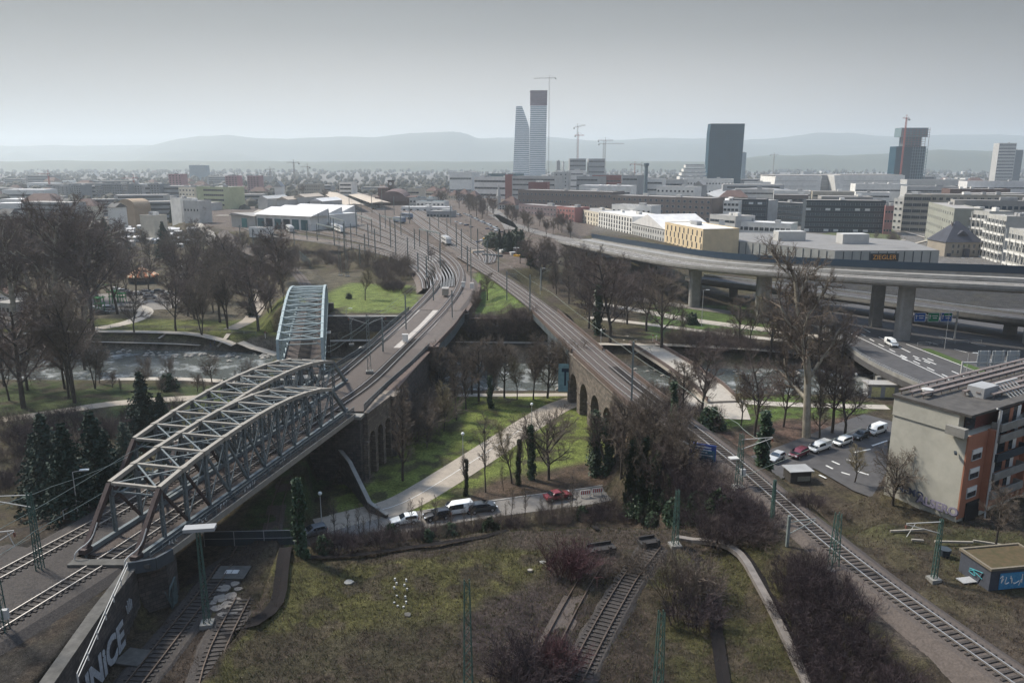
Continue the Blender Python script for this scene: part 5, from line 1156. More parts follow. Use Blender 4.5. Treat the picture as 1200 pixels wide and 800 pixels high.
wall([(258, 392), (262, 360), (280, 300), (300, 270)], .5, 6.5, 1.5, M_lgrey, 'boundary_wall', 'pale concrete wall running along the railway cutting right of the villa')
# --- grass strip and paths beyond the warehouse
sheet([G(x, y, 3) for x, y in ((935, 280), (1000, 268), (1045, 268), (1060, 285), (1020, 295), (960, 296))], mat('rough_grass', (0.075, 0.085, 0.035), var=.4, scale=.3, world=True), 'meadow', z=3, lift=.4)
for q in (((1055, 270), (1075, 276), (1104, 284)), ((1045, 291), (1070, 286), (1090, 281)), ((1040, 287), (1060, 281))): drape(pg(q, 3.3), 2.2, gravel, 'path', .5)
sheet([G(x, y, 2) for x, y in ((1115, 306), (1150, 305), (1165, 322), (1130, 322))], MATS['median_grass'], 'lawn', z=2, lift=.6)
# --- left hand side
def slab(label, x0, x1, Y, top, m_, floors, cols=None, D=14, z0=3, **k): return bld(label, (x0, Y), (x1, Y - 8), top, D, m_, z0=z0, front=dict(rows=floors, cols=cols or 5, ww=2.6, wh=1.3, z0=2), **k)
mgs = cmat('grey_slab_render', (0.21, 0.22, 0.23))
for i, (x0, x1, tp) in enumerate(((64, 84, 218), (86, 98, 217), (114, 122, 217), (122, 134, 216), (134, 146, 216), (146, 153, 216), (160, 174, 217), (176, 190, 216))):
    slab('grey high rise slab with white balcony stripes, %s from the left behind the park' % ('first second third fourth fifth sixth seventh eighth'.split()[i]), x0, x1 - .8, 930 - 12 * i, tp, mgs, 9, 4, group='grey slabs behind the park')
for x0, x1, tp, lb in ((200, 215, 204.5, 'dusty pink tower block, left one of three'), (266, 280, 206.5, 'dusty pink tower block, middle one of three'), (291.5, 305, 206.5, 'dusty pink tower block, right one of three')): bld(lb, (x0, 1050), (x1, 1050), tp, 20, cmat('dusty_pink', (0.36, 0.21, 0.22)), front=dict(rows=11, cols=4, ww=2.0, wh=1.4))
bld('cream block of flats left of the pale green building', (212, 760), (231, 750), 220, 14, M_cream, front=dict(rows=6, cols=5, ww=2.0, wh=1.4))
bld('pale green and cream block with long balcony bands', (233, 720), (273, 700), 219.5, 16, M_green, front=dict(kind='bands', rows=6, wh=1.6, m0=9))
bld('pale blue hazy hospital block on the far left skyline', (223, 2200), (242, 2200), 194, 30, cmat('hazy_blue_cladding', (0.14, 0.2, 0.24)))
bld('blank white gable building behind the conifers', (203, 560), (215, 550), 233, 12, M_white); bld('second white building with flat roof left of the depot road', (218, 540), (236, 535), 236, 12, M_lgrey, front=dict(rows=2, cols=5))
t, h, Lg = bld('tan brick hall with rounded gable among the trees', (141, 600), (160, 590), 241, 14, cmat('tan_brick', (0.34, 0.25, 0.17)), roof='none'); mb = MB(); K = 10; v_ = []
for i in range(K + 1): a_ = math.pi * i / K; v_ += [(Lg / 2 - Lg / 2 * math.cos(a_), 0, h + 5 * math.sin(a_)), (Lg / 2 - Lg / 2 * math.cos(a_), 14, h + 5 * math.sin(a_))]
mb.add(v_, [(2 * i, 2 * i + 2, 2 * i + 3, 2 * i + 1) for i in range(K)] + [tuple(2 * i for i in range(K + 1))]); mb.build('rounded_gable', MATS['tan_brick'], t)
bld('cream flat roofed hall in the allotments', (167, 480), (183, 475), 253, 10, M_cream, z0=4); bld('white house left of the rounded hall', (129, 560), (138, 556), 243, 9, M_white, roof='gable', roofm=M_droof, rh=3)
bld('white bungalow right of the rounded hall', (166, 620), (178, 615), 243, 9, M_white, roof='gable', roofm=M_droof, rh=3); bld('long white house under the far left skyline', (66, 800), (84, 795), 236, 10, M_white, roof='gable', roofm=M_droof, rh=3)
bld('white steep roofed chapel beyond the depot', (323, 900), (331, 900), 219, 14, M_white, roof='gablefront', roofm=M_grey, rh=6); bld('round white office with striped floors beyond the platforms', (399, 880), (413, 876), 214, 14, M_white, front=dict(kind='bands', rows=6, wh=1.8))
bld('beige long block on the skyline beyond the depot', (350, 1000), (376, 995), 216, 14, M_beige, front=dict(rows=5, cols=10))
# kiosk and pool buildings, far left
bld('park kiosk with dark brown roof and white panels at the left edge', (-6, 262), (14, 258), 343, 6, M_white, roof='gable', roofm=M_troof, rh=2, z0=3.4, front=dict(rows=1, cols=6, ww=1.2, wh=1.6)); bld('low pale pool building below the kiosk', (-10, 247), (13, 244), 356, 7, M_lgrey, z0=3.4, mass=False, front=dict(rows=1, cols=5))
# depot
t = thing('engine_shed', 'white engine shed with six tall bays and overlapping pale roofs', 'depot', (0, 0, 0)); za = 11.0
a = G(270, 266, za); b_ = G(362, 271, za); ang = math.atan2(b_.y - a.y, b_.x - a.x); Lg = (b_ - a).length; t.location = (a.x, a.y, za); t.rotation_euler = (0, 0, ang)
k = Lg / 92; H1 = zat(b_, 254) - za
MB().box((k * 61, 24, H1 / 2), (k * 62, 44, H1)).build('hall', M_white, t)
MB().box((k * 15, 16, H1 * .42), (k * 29, 30, H1 * .84)).build('annexe', cmat('annexe_grey', (0.40, 0.39, 0.36)), t); MB().add([(-1, 0, H1 * .85), (k * 30, 0, H1 * .85), (k * 30, 31, H1 * .85), (-1, 31, H1 * .85), (k * 3, 0, H1 * 1.05), (k * 30, 16, H1 * 1.1)], [(0, 1, 4), (1, 2, 5), (0, 4, 5, 3), (4, 1, 5), (3, 5, 2)]).build('annexe_roof', M_froof, t)
for j in range(6):
    x = k * (35 + j * 10); MB().box((x, 2.0 - .1, H1 * .38), (k * 7.4, .3, H1 * .72)).build('bay_door', M_dgrey if j in (1, 3) else cmat('teal_door', (0.07, 0.14, 0.15)), t)
MB().box((k * 16.5, .85, H1 * .35), (k * 6, .3, H1 * .66)).build('bay_door', cmat('green_teal_door', (0.07, 0.20, 0.19)), t)
for j, (y0, w0, w1) in enumerate(((0, 28, 94), (18, 20, 88), (36, 16, 82))): MB().add([(k * w0, y0 + 1, H1), (k * w1, y0 + 1, H1), (k * w1, y0 + 17, H1 + 4.2), (k * w0, y0 + 17, H1 + 4.2), (k * w0, y0 + 17.5, H1 - .2), (k * w1, y0 + 17.5, H1 - .2)], [(0, 1, 2, 3), (3, 2, 5, 4), (0, 3, 4), (1, 5, 2)]).build('roof', M_wroof, t)
bld('small white hut in front of the engine shed', GZ(292, 274, 11), GZ(311, 275, 11), 267.5, 7, M_white, z0=11, mass=False, front=dict(rows=1, cols=2)); 
for i, (x0, x1, Y, tp, m_) in enumerate(((325, 338, 690, 234, M_tan), (345, 358, 700, 231, M_tan), (364, 378, 640, 236, M_wroof), (303, 314, 690, 233, M_lgrey))): bld(('tan roofed goods shed, left one by the platforms', 'tan roofed goods shed, middle one by the platforms', 'white roofed goods shed nearest the long train', 'grey store shed behind the engine shed')[i], (x0, Y), (x1, Y - 4), tp, 30, M_lgrey, z0=11, roof='gablefront', roofm=m_, rh=2.5, name='goods_shed', cat='shed')
for lb, l, r_, y0, y1 in (('left long tan platform roof leading to the station', (379, 229), (396, 246), 0, 0), ('right long tan platform roof leading to the station', (403, 229), (428, 243), 0, 0)):
    f0 = G(l[0], l[1] + 3, 11); f1 = G(r_[0] + 8, r_[1] + 3, 11); ang = math.atan2(f1.y - f0.y, f1.x - f0.x); Lg = (f1 - f0).length; t = thing('platform_canopy', lb, 'canopy', f0, ang)
    MB().add([(0, -1, 6), (Lg, -1, 6), (Lg, 8, 7.2), (0, 8, 7.2), (0, 17, 6), (Lg, 17, 6), (0, 8, 5.6), (Lg, 8, 5.6)], [(0, 1, 2, 3), (3, 2, 5, 4), (0, 6, 7, 1), (4, 5, 7, 6), (0, 3, 4, 6), (1, 7, 5, 2)]).build('roof', M_tan, t); MB().box((Lg / 2, 8, .5), (Lg, 8, 1)).build('platform', M_grey, t)
    for j in range(10): MB().box((Lg * (j + .5) / 10, 8, 3), (.6, .6, 5.4)).build('post', M_dgrey, t)
# station
t = thing('railway_station', 'dark roofed railway station with arched hall and square clock tower', 'station', WP(440, 770, 10)); k = (WP(441, 770).x - WP(440, 770).x)
zz = lambda row: zat(WP(440, 770), row) - 10
MB().box((k * 23, 18, zz(231) / 2), (k * 47, 34, zz(231))).build('hall', M_troof, t)
mb = MB(); K = 12; v_ = []
for i in range(K + 1): a_ = math.pi * i / K; v_ += [(k * (20 - 17 * math.cos(a_)), -1, zz(236) + (zz(224) - zz(236)) * math.sin(a_)), (k * (20 - 17 * math.cos(a_)), 36, zz(236) + (zz(222) - zz(236)) * math.sin(a_))]
mb.add(v_, [(2 * i, 2 * i + 2, 2 * i + 3, 2 * i + 1) for i in range(K)] + [tuple(2 * i for i in range(K + 1))]); mb.build('arched_roof', cmat('maroon_roof', (0.13, 0.085, 0.08)), t)
MB().box((k * 5, 30, zz(221) / 2), (k * 12, 16, zz(221))).build('side_wing', M_troof, t); tw = MB().box((k * 12, 40, zz(213) / 2), (k * 6, 10, zz(213))).build('clock_tower', cmat('tower_stone', (0.15, 0.12, 0.10)), t)
MB().lathe([(k * 1.9, 0), (k * 1.9, .4)], 20).build('clock_face', M_white, tw); o = tw.children[0]; o.rotation_euler = (R(90), 0, 0); o.location = (k * 12, 34.7, zz(216.5)); MB().box((k * 12, 40, zz(212.6)), (k * 7, 11, .8)).build('tower_cap', M_dgrey, t)
for i, (x0, x1, Y, tp, m_, rm) in enumerate(((480, 508, 740, 233, M_lgrey, cmat('teal_roof', (0.10, 0.15, 0.16))), (488, 521, 700, 236.5, M_white, MATS['teal_roof']), (470, 526, 680, 243, M_white, M_wroof), (500, 527, 600, 248, M_grey, M_froof), (478, 491, 830, 221, M_cream, M_froof), (498, 512, 860, 224, M_cream, M_troof))):
    bld(('station annexe with flat teal roof, the rear one', 'station annexe with flat teal roof, the front one', 'low white station outbuilding with stepped roofs', 'grey goods hall with dark open bay by the car park', 'pale yellow house behind the station annexes', 'cream villa with red brown roof behind the station trees')[i], (x0, Y), (x1, Y - 6), tp, 14, m_, z0=9, roofm=rm, roof='hip' if i == 5 else 'flat', rh=5, front=dict(rows=1 if i in (2, 3) else 2, cols=7, ww=2, wh=1.6))
bld('corner house with raspberry band and small spire', (585, 700), (604, 690), 240, 14, M_lgrey, z0=5, roof='hip', roofm=M_troof, rh=7, front=dict(rows=4, cols=6, ww=1.4, wh=1.8)); t = bpy.context.scene.objects[-1]
sp = thing('turret', 'pointed pale turret on the corner house', 'turret', WP(584.5, 702, 5)); MB().lathe([(1.8, 0), (1.8, 17), (2.2, 17.2), (0.1, 28)], 10).build('spire', M_lgrey, sp)
for i, (x0, x1, tp, m_) in enumerate(((512, 524, 222, M_beige), (526, 534, 225, M_cream), (536, 548, 224, M_white), (548, 558, 226, M_brown), (505, 513, 226, M_white))): bld('old town house with brown hipped roof, %s of the five behind the station avenue' % ('first second third fourth fifth'.split()[i]), (x0, 900 - 15 * i), (x1, 895 - 15 * i), tp + 4, 12, m_, z0=5, roof='hip', roofm=M_troof, rh=6, front=dict(rows=3, cols=4), group='old houses behind the station avenue')
# distant roofs filling the plain
rr = random.Random(21); kinds = []
hazyp = [M_white, M_cream, M_lgrey, M_grey, M_beige, M_troof, M_brown]
bzone = [(0, 300, 190, 240), (300, 600, 196, 232), (600, 840, 200, 250), (840, 1200, 196, 250)]
protos = []
for i in range(6):
    t = thing('distant_house', 'small hazy building with %s roof among the distant rooftops' % ('flat grey', 'brown hipped', 'flat white', 'brown hipped', 'flat grey', 'dark gabled')[i], 'building', (0, -500, -200), group='distant rooftops of the same kind, %s roofed' % ('flat grey', 'brown hipped', 'flat white', 'brown hipped', 'flat grey', 'dark gabled')[i])
    w_, d_, h_ = ((14, 11, 9), (12, 10, 8), (30, 14, 11), (16, 11, 10), (38, 14, 15), (14, 9, 7))[i]
    MB().box((0, 0, h_ / 2 - 2), (w_, d_, h_ + 4)).build('wall', (M_lgrey, M_cream, M_white, M_beige, M_grey, M_white)[i], t)
    if i in (1, 3, 5): e = .5; ins = 4 if i != 5 else 0; MB().add([(-w_ / 2 - e, -d_ / 2 - e, h_), (w_ / 2 + e, -d_ / 2 - e, h_), (w_ / 2 + e, d_ / 2 + e, h_), (-w_ / 2 - e, d_ / 2 + e, h_), (-w_ / 2 + ins, 0, h_ + 4), (w_ / 2 - ins, 0, h_ + 4)], [(0, 1, 5, 4), (2, 3, 4, 5), (1, 2, 5), (3, 0, 4), (3, 2, 1, 0)]).build('roof', M_troof if i != 5 else M_droof, t)
    else: MB().box((0, 0, h_ + .2), (w_ - .5, d_ - .5, .4)).build('roof', M_froof if i != 2 else M_wroof, t)
    mb = MB()
    for r_ in range(int(h_ / 3)): mb.box((0, -d_ / 2 - .03, 1.6 + 3 * r_), (w_ * .86, .1, 1.2))
    mb.build('window_band', glass, t); protos.append(t)
used = [0] * 6
for i in range(172):
    q = rr.random(); Y = 650 * (9 ** (q ** .9)) * rr.uniform(.95, 1.05)
    if i < 50: Y = rr.uniform(620, 1100)
    px = rr.uniform(-20, 1220)
    if Y < 1000 and 255 < px < 600: continue
    if Y < 760 and 560 < px < 1080: continue
    k = rr.randrange(6); p = WP(px, Y, 3)
    s = rr.uniform(.8, 1.35); o = protos[k]
    if used[k] == 0: o.location = p; o.rotation_euler = (0, 0, rr.uniform(-.5, .5)); o.scale = (s, s, s)
    else: copy_tree(o, p, rr.uniform(-.5, .5), s)
    used[k] += 1
for i in range(138):
    px = rr.uniform(-10, 330) if i < 75 else rr.uniform(850, 1215); Y = rr.uniform(640, 1700) if i < 75 else rr.uniform(700, 1900); k = rr.choice((0, 2, 4, 1, 3)); s = rr.uniform(1.0, 1.7); copy_tree(protos[k], WP(px, Y, 3), rr.uniform(-.3, .3), s)
# mid-distance blocks right of the station road and around the fair halls
for i, (x0, x1, Y, tp, m_, fl) in enumerate(((860, 905, 800, 222, M_lgrey, 3), (905, 948, 780, 224, M_white, 3), (950, 1000, 760, 225, M_beige, 3), (1000, 1040, 700, 226, M_white, 4), (1060, 1120, 820, 219, M_lgrey, 3), (1110, 1180, 760, 222, M_troof, 2), (1130, 1210, 900, 213, M_wroof, 2), (1060, 1130, 950, 211, M_lgrey, 2), (870, 900, 900, 214, M_white, 3), (905, 945, 690, 229, M_brown, 3), (960, 1020, 650, 231, M_froof, 3), (1000, 1060, 860, 216, M_white, 2))):
    bld(('light grey long office', 'white flat roofed school', 'beige warehouse block', 'white block with lift tower', 'light grey factory', 'factory with broad red brown roof', 'white roofed depot', 'light grey depot hall', 'white low offices by the blue tower', 'brown low block', 'gravel roofed block', 'white long low store')[i] + ' beyond the dark office complex', (x0, Y), (x1, Y - 10), tp, 24, m_, front=dict(kind='bands', rows=fl, wh=1.4))
# ---------------------------------------------------------------- trees
bark = mat('grey_bark', (0.06, 0.05, 0.042), var=0.35, scale=2)
twig_b = mat('brown_twigs', (0.085, 0.064, 0.05), var=0.35, scale=0.6, col2=(0.17, 0.135, 0.105))
twig_m = mat('mauve_twigs', (0.072, 0.052, 0.047), var=0.3, scale=0.6, col2=(0.14, 0.105, 0.09))
twig_o = mat('olive_twigs', (0.13, 0.105, 0.06), var=0.3, scale=0.6, col2=(0.20, 0.165, 0.095))
plane_b = mat('pale_plane_bark', (0.17, 0.15, 0.12), var=0.4, scale=0.8, col2=(0.34, 0.31, 0.25))
ivy_m = mat('ivy_leaves', (0.014, 0.030, 0.014), var=0.4, scale=1.5, col2=(0.035, 0.065, 0.025), rough=0.5)
fir_m = mat('fir_needles', (0.011, 0.025, 0.018), var=0.4, scale=0.8, col2=(0.024, 0.046, 0.030), rough=0.7)
red_tw = mat('red_twigs', (0.075, 0.032, 0.036), var=0.3, scale=0.8); dark_tw = mat('dark_bramble_twigs', (0.026, 0.019, 0.022), var=0.35, scale=0.8, col2=(0.065, 0.044, 0.046))
def perp(d, a):
    u = d.orthogonal().normalized(); v_ = d.cross(u); return u * math.cos(a) + v_ * math.sin(a)
class Tree:
    def __init__(s, seed): s.r = random.Random(seed); s.m = [MB(), MB(), MB()]
    def limb(s, p, d, Lg, r0, r1, n, wob, up, sides, which):
        pts = [p]; rs = [r0]
        for i in range(n):
            d = (d + Vector((s.r.gauss(0, wob), s.r.gauss(0, wob), s.r.gauss(0, wob) + up))).normalized()
            p = p + d * (Lg / n); pts.append(p); rs.append(r0 + (r1 - r0) * (i + 1) / n)
        s.m[which].tube(pts, rs, sides, cap=False); return pts, rs, d
    def grow(s, p, d, Lg, r0, lv, cfg):
        c = cfg[lv]; pts, rs, dd = s.limb(p, d, Lg, r0, max(r0 * c.get('tip', .35), .012), c['n'], c['wob'], c['up'], c['sides'], c['m'])
        if lv + 1 >= len(cfg): return
        k = c['kids']; k = int(k * s.r.uniform(.8, 1.2) + .5)
        for i in range(k):
            q = c['from'] + (1 - c['from']) * (i + s.r.random()) / k; q = min(q, .999); j = q * (len(pts) - 1); i0 = int(j); f = j - i0
            pp = pts[i0].lerp(pts[i0 + 1], f); rr_ = rs[i0] + (rs[i0 + 1] - rs[i0]) * f; ax = (pts[i0 + 1] - pts[i0]).normalized()
            an = R(s.r.uniform(*c['ang'])); nd = (ax * math.cos(an) + perp(ax, i * 2.4 + s.r.uniform(-.6, .6)) * math.sin(an)).normalized()
            ll = Lg * c['len'] * s.r.uniform(.7, 1.15) * (1.15 - c.get('taper', .5) * q)
            s.grow(pp, nd, ll, min(rr_ * .75, r0 * c['rad']), lv + 1, cfg)
def cfg_tree(spread=1.0, kids=(13, 9, 8, 6), ang0=(35, 65), frm=.3, up=.05, taper=.55, lens=(.5, .5, .48, .55), wob=.07, tw=None):
    return [dict(n=9, wob=.035 + wob * .3, up=.02, sides=8, m=0, kids=kids[0], **{'from': frm}, ang=ang0, len=lens[0] * spread, rad=.5, taper=taper),
            dict(n=7, wob=wob * 1.4, up=up, sides=5, m=0, kids=kids[1], **{'from': .2}, ang=(25, 60), len=lens[1], rad=.5, taper=.5),
            dict(n=4, wob=wob * 1.8, up=up * .8, sides=4, m=1, kids=kids[2], **{'from': .15}, ang=(22, 58), len=lens[2], rad=.5, taper=.4),
            dict(n=3, wob=wob * 2.2, up=up * .4, sides=3, m=1, kids=kids[3], **{'from': .1}, ang=(20, 55), len=lens[3], rad=.6, taper=.3, tip=.5),
            dict(n=2, wob=wob * 2.5, up=.02, sides=3, m=1, kids=0, **{'from': .1}, ang=(20, 50), len=.5, rad=.7, tip=.6)]
def make_tree(name, label, seed, H, cfg, r0, bm, tm, fork=1, group=None, ivy=None, ivm=None):
    s = Tree(seed); t = thing(name, label, 'tree', (0, -600, -300), group=group)
    for k in range(fork):
        d = Vector((s.r.gauss(0, .04), s.r.gauss(0, .04), 1)) if fork == 1 else Vector((math.cos(k * 6.28 / fork) * .16, math.sin(k * 6.28 / fork) * .16, 1))
        s.grow(Vector((0, 0, -.4)), d.normalized(), H * (.86 if fork == 1 else .8), r0 * (1 if fork == 1 else .75), 0, cfg)
    s.m[0].build('trunk', bm, t, True); s.m[1].build('crown', tm, t)
    if ivy:
        mb = MB(); n_, w_, top = ivy
        nb = int(top * 2.4)
        for i in range(nb):
            z_ = top * (i + s.r.random()) / nb; a = s.r.uniform(0, 6.28); o_ = w_ * s.r.uniform(.1, .95) * (1 - .55 * z_ / top); br = w_ * s.r.uniform(.25, .62) * (1 - .3 * z_ / top); c0 = Vector((o_ * math.cos(a), o_ * math.sin(a), z_))
            for q in range(n_ // nb): leaf(mb, c0 + Vector((s.r.gauss(0, br * .5), s.r.gauss(0, br * .5), s.r.gauss(0, br * .75))), s.r, .24)
        for i in range(n_ // 5): z_ = top * s.r.random() ** 1.3; a = s.r.uniform(0, 6.28); r_ = s.r.uniform(.15, .5); leaf(mb, Vector((r_ * math.cos(a), r_ * math.sin(a), z_)), s.r, .24)
        mb.build('ivy', ivm or ivy_m, t)
    t['_H'] = H; return t
def leaf(mb, c, rr_, sz):
    u = Vector((rr_.gauss(0, 1), rr_.gauss(0, 1), rr_.gauss(0, 1))).normalized(); v_ = u.orthogonal().normalized() * sz * rr_.uniform(.6, 1.2); u = u * sz * rr_.uniform(.6, 1.2)
    mb.add([c - u, c + v_ * .7, c + u, c - v_ * .7], [(0, 1, 2, 3)])
def make_fir(name, label, seed, H, w_, m=None, group=None):
    s = random.Random(seed); t = thing(name, label, 'tree', (0, -600, -300), group=group); MB().tube([(0, 0, -.4), (0, 0, H * .5), (0, 0, H)], [.28, .16, .02], 7).build('trunk', bark, t); mb = MB()
    nl = int(H * 2.0)
    for i in range(nl):
        q = i / nl; z_ = H * (.08 + .9 * q); L_ = w_ * (1 - q) ** .8 * s.uniform(.8, 1.15) + .25; k = int(9 * (1 - q) + 5)
        for j in range(k):
            a = 6.28 * j / k + s.uniform(-.4, .4); Lr = L_ * s.uniform(.65, 1.2); d = Vector((math.cos(a), math.sin(a), 0))
            for r_ in range(int(5 + Lr * 7)):
                f = s.random() ** .8; c = d * Lr * f + Vector((0, 0, z_ - .35 * Lr * f * f + s.uniform(-.2, .2))) + d.cross(Vector((0, 0, 1))) * s.gauss(0, .22) * (1.2 - f); leaf(mb, c, s, .26)
    mb.build('foliage', m or fir_m, t); t['_H'] = H; return t
def make_shrub(name, label, seed, H, W_, n, tm, cat='shrub', group=None, leafy=0, kids=(7, 6)):
    s = Tree(seed); t = thing(name, label, cat, (0, -600, -300), group=group)
    cfg = [dict(n=4, wob=.13, up=.04, sides=4, m=0, kids=kids[0], **{'from': .2}, ang=(15, 45), len=.55, rad=.6, taper=.4), dict(n=3, wob=.18, up=.03, sides=3, m=1, kids=kids[1], **{'from': .15}, ang=(18, 55), len=.55, rad=.6, taper=.3), dict(n=2, wob=.2, up=.02, sides=3, m=1, kids=0, **{'from': .1}, ang=(20, 50), len=.5, rad=.7, tip=.6)]
    for i in range(n):
        a = s.r.uniform(0, 6.28); q = s.r.random() ** .5 * W_ * .4; d = Vector((math.cos(a) * .5 * q / (W_ * .4), math.sin(a) * .5 * q / (W_ * .4), 1)).normalized()
        s.grow(Vector((q * math.cos(a), q * math.sin(a), -.15)), d, H * s.r.uniform(.55, .95), .028, 0, cfg)
    mb = MB(); mb.v = s.m[0].v; mb.f = s.m[0].f; mb.add(s.m[1].v, s.m[1].f); mb.build('stems', tm, t)
    if leafy:
        lb = MB()
        for i in range(leafy):
            a = s.r.uniform(0, 6.28); e = s.r.uniform(0, 1.57); r_ = s.r.uniform(.55, 1.0) * (.85 + .25 * math.sin(a * 3 + e * 4)); leaf(lb, Vector((r_ * W_ / 2 * math.cos(a) * math.cos(e), r_ * W_ / 2 * math.sin(a) * math.cos(e), r_ * H * .9 * math.sin(e) + .1)), s.r, .2)
        lb.build('leaves', ivy_m, t)
    t['_H'] = H; return t
PROTO = {
 'spread1': make_tree('bare_tree', 'x', 11, 15, cfg_tree(), .30, bark, twig_b), 'spread2': make_tree('bare_tree', 'x', 12, 15, cfg_tree(1.1, (12, 10, 8, 6), (30, 60), .28, .07), .28, bark, twig_m),
 'spread3': make_tree('bare_tree', 'x', 13, 15, cfg_tree(.95, (13, 9, 8, 6), (28, 52), .35, .09), .26, bark, twig_b, fork=2), 'spread4': make_tree('bare_tree', 'x', 15, 15, cfg_tree(1.0, (13, 9, 8, 6), (35, 65), .25, .05), .28, bark, twig_m),
 'narrow1': make_tree('bare_tree', 'x', 21, 16, cfg_tree(.62, (22, 8, 7, 5), (25, 45), .18, .10, .6, (.42, .5, .5, .5)), .22, bark, twig_b), 'narrow2': make_tree('bare_tree', 'x', 22, 16, cfg_tree(.7, (18, 8, 7, 5), (28, 50), .3, .08, .5), .2, bark, twig_o),
 'plane': make_tree('plane_tree', 'x', 31, 30, cfg_tree(1.0, (13, 10, 9, 7), (30, 60), .25, .04, .5, (.5, .5, .45, .5), .10), .85, plane_b, twig_b), 'plane2': make_tree('plane_tree', 'x', 32, 30, cfg_tree(1.1, (13, 10, 9, 7), (35, 65), .3, .05, .45, (.48, .5, .45, .5), .10), .8, plane_b, twig_m),
 'round': make_tree('bare_tree', 'x', 41, 8, cfg_tree(1.05, (16, 9, 7, 5), (30, 62), .2, .03, .25, (.55, .5, .5, .5)), .2, bark, twig_b), 'sapling': make_tree('sapling', 'x', 42, 8, cfg_tree(.45, (12, 6, 4, 2), (25, 45), .3, .1), .07, bark, twig_b),
 'ivytree': make_tree('ivy_clad_tree', 'x', 51, 14, cfg_tree(.55, (12, 6, 5, 3), (25, 50), .45, .08), .25, bark, twig_b, ivy=(5200, 1.25, 10.5)), 'ivytree2': make_tree('ivy_clad_tree', 'x', 52, 13, cfg_tree(.5, (10, 6, 5, 3), (25, 45), .5, .08), .22, bark, twig_b, fork=2, ivy=(6500, 1.9, 10.5)),
 'ivycol': make_tree('ivy_column', 'x', 53, 9, cfg_tree(.2, (6, 4, 3, 2), (25, 45), .8, .08), .14, bark, twig_b, ivy=(5200, .95, 9.0)),
 'fir': make_fir('conifer', 'x', 61, 14, 3.0), 'fir2': make_fir('conifer', 'x', 62, 15, 3.8),
 'shrub': make_shrub('bare_shrub', 'x', 71, 3.4, 4.4, 34, twig_b), 'shrub2': make_shrub('bare_shrub', 'x', 72, 3.6, 4.6, 34, twig_m), 'dark': make_shrub('bramble_thicket', 'x', 73, 2.6, 5.4, 46, dark_tw), 'dark2': make_shrub('bramble_thicket', 'x', 76, 2.8, 5.0, 46, dark_tw),
 'red': make_shrub('red_stemmed_shrub', 'x', 74, 3.0, 3.4, 40, red_tw), 'ever': make_shrub('evergreen_bush', 'x', 75, 3.0, 3.6, 6, dark_tw, leafy=2600)}
PU = {k: False for k in PROTO}; NT = [0]
def plant(kind, p, H, label, group=None, wx=1.0, cat=None, rng=rnd):
    o = PROTO[kind]; s = H / o['_H']; a = rng.uniform(0, 6.28)
    if not PU[kind]: PU[kind] = True; o.location = p; o.rotation_euler = (0, 0, a); o.scale = (s * wx, s * wx, s); o['label'] = label; c = o
    else: c = copy_tree(o, p, a, (s * wx, s * wx, s), label)
    if group: c['group'] = group
    elif 'group' in c: del c['group']
    if cat: c['category'] = cat
    NT[0] += 1; return c
def tree(kind, px, row, top, label, wx=1.0, group=None, cat=None):
    p = GT(px, row); return plant(kind, p, max(1.0, zat(p, top) - p.z), label, group, wx, cat)
def grove(kinds, poly, n, hr, label, group, seed, wx=1.0, mind=3.0, cat=None):
    rg = random.Random(seed); xs = [p[0] for p in poly]; ys__ = [p[1] for p in poly]; got = []; tries = 0
    while len(got) < n and tries < n * 60:
        tries += 1; x, y = rg.uniform(min(xs), max(xs)), rg.uniform(min(ys__), max(ys__))
        ins = False; j = len(poly) - 1
        for i in range(len(poly)):
            if (poly[i][1] > y) != (poly[j][1] > y) and x < (poly[j][0] - poly[i][0]) * (y - poly[i][1]) / (poly[j][1] - poly[i][1]) + poly[i][0]: ins = not ins
            j = i
        if not ins: continue
        p = GT(x, y)
        if any((p - q).length < mind for q in got): continue
        got.append(p); plant(rg.choice(kinds), p, rg.uniform(*hr), label, group, wx * rg.uniform(.85, 1.15), cat, rg)
BT = ['spread1', 'spread2', 'spread3', 'spread4']
# big park trees, top left
for px, row, top, k in ((20, 388, 262, 'plane2'), (62, 392, 240, 'plane2'), (98, 384, 246, 'plane2'), (-14, 375, 262, 'plane2'), (38, 352, 248, 'plane'), (84, 350, 250, 'plane2'), (118, 360, 268, 'plane2'), (5, 345, 262, 'plane2'), (-40, 400, 255, 'plane'), (50, 372, 240, 'spread4'), (110, 392, 262, 'spread2'), (100, 350, 258, 'spread4'), (138, 368, 285, 'spread2'), (60, 345, 252, 'spread1'), (-22, 350, 258, 'spread4')):
    tree(k, px, row, top, 'huge bare plane tree in the dense stand at the top left of the park', 1.0, 'huge park trees at the top left')
tree('spread4', 28, 478, 335, 'tall dark bare tree at the left edge standing on the near river bank', 1.15); tree('spread3', 88, 472, 318, 'tall forked bare tree right of the dark tree at the left edge', 1.0); tree('spread4', 100, 440, 330, 'slim dark bare tree just right of the tall forked one', .8)
grove(BT, [(130, 395), (135, 335), (330, 320), (335, 350), (300, 392), (262, 385), (240, 398)], 30, (13, 21), 'slim bare park tree in the belt above the river meadow', 'bare trees above the river meadow', 5, mind=5)
grove(BT, [(0, 330), (0, 290), (120, 285), (270, 292), (320, 318), (130, 330)], 34, (12, 18), 'bare tree in the wood between the park and the allotments', 'bare trees behind the park', 6, mind=8)
grove(BT, [(10, 285), (20, 250), (120, 246), (235, 240), (250, 262), (200, 262)], 26, (11, 17), 'hazy bare tree below the grey slabs', 'hazy trees below the grey slabs', 7, mind=9)
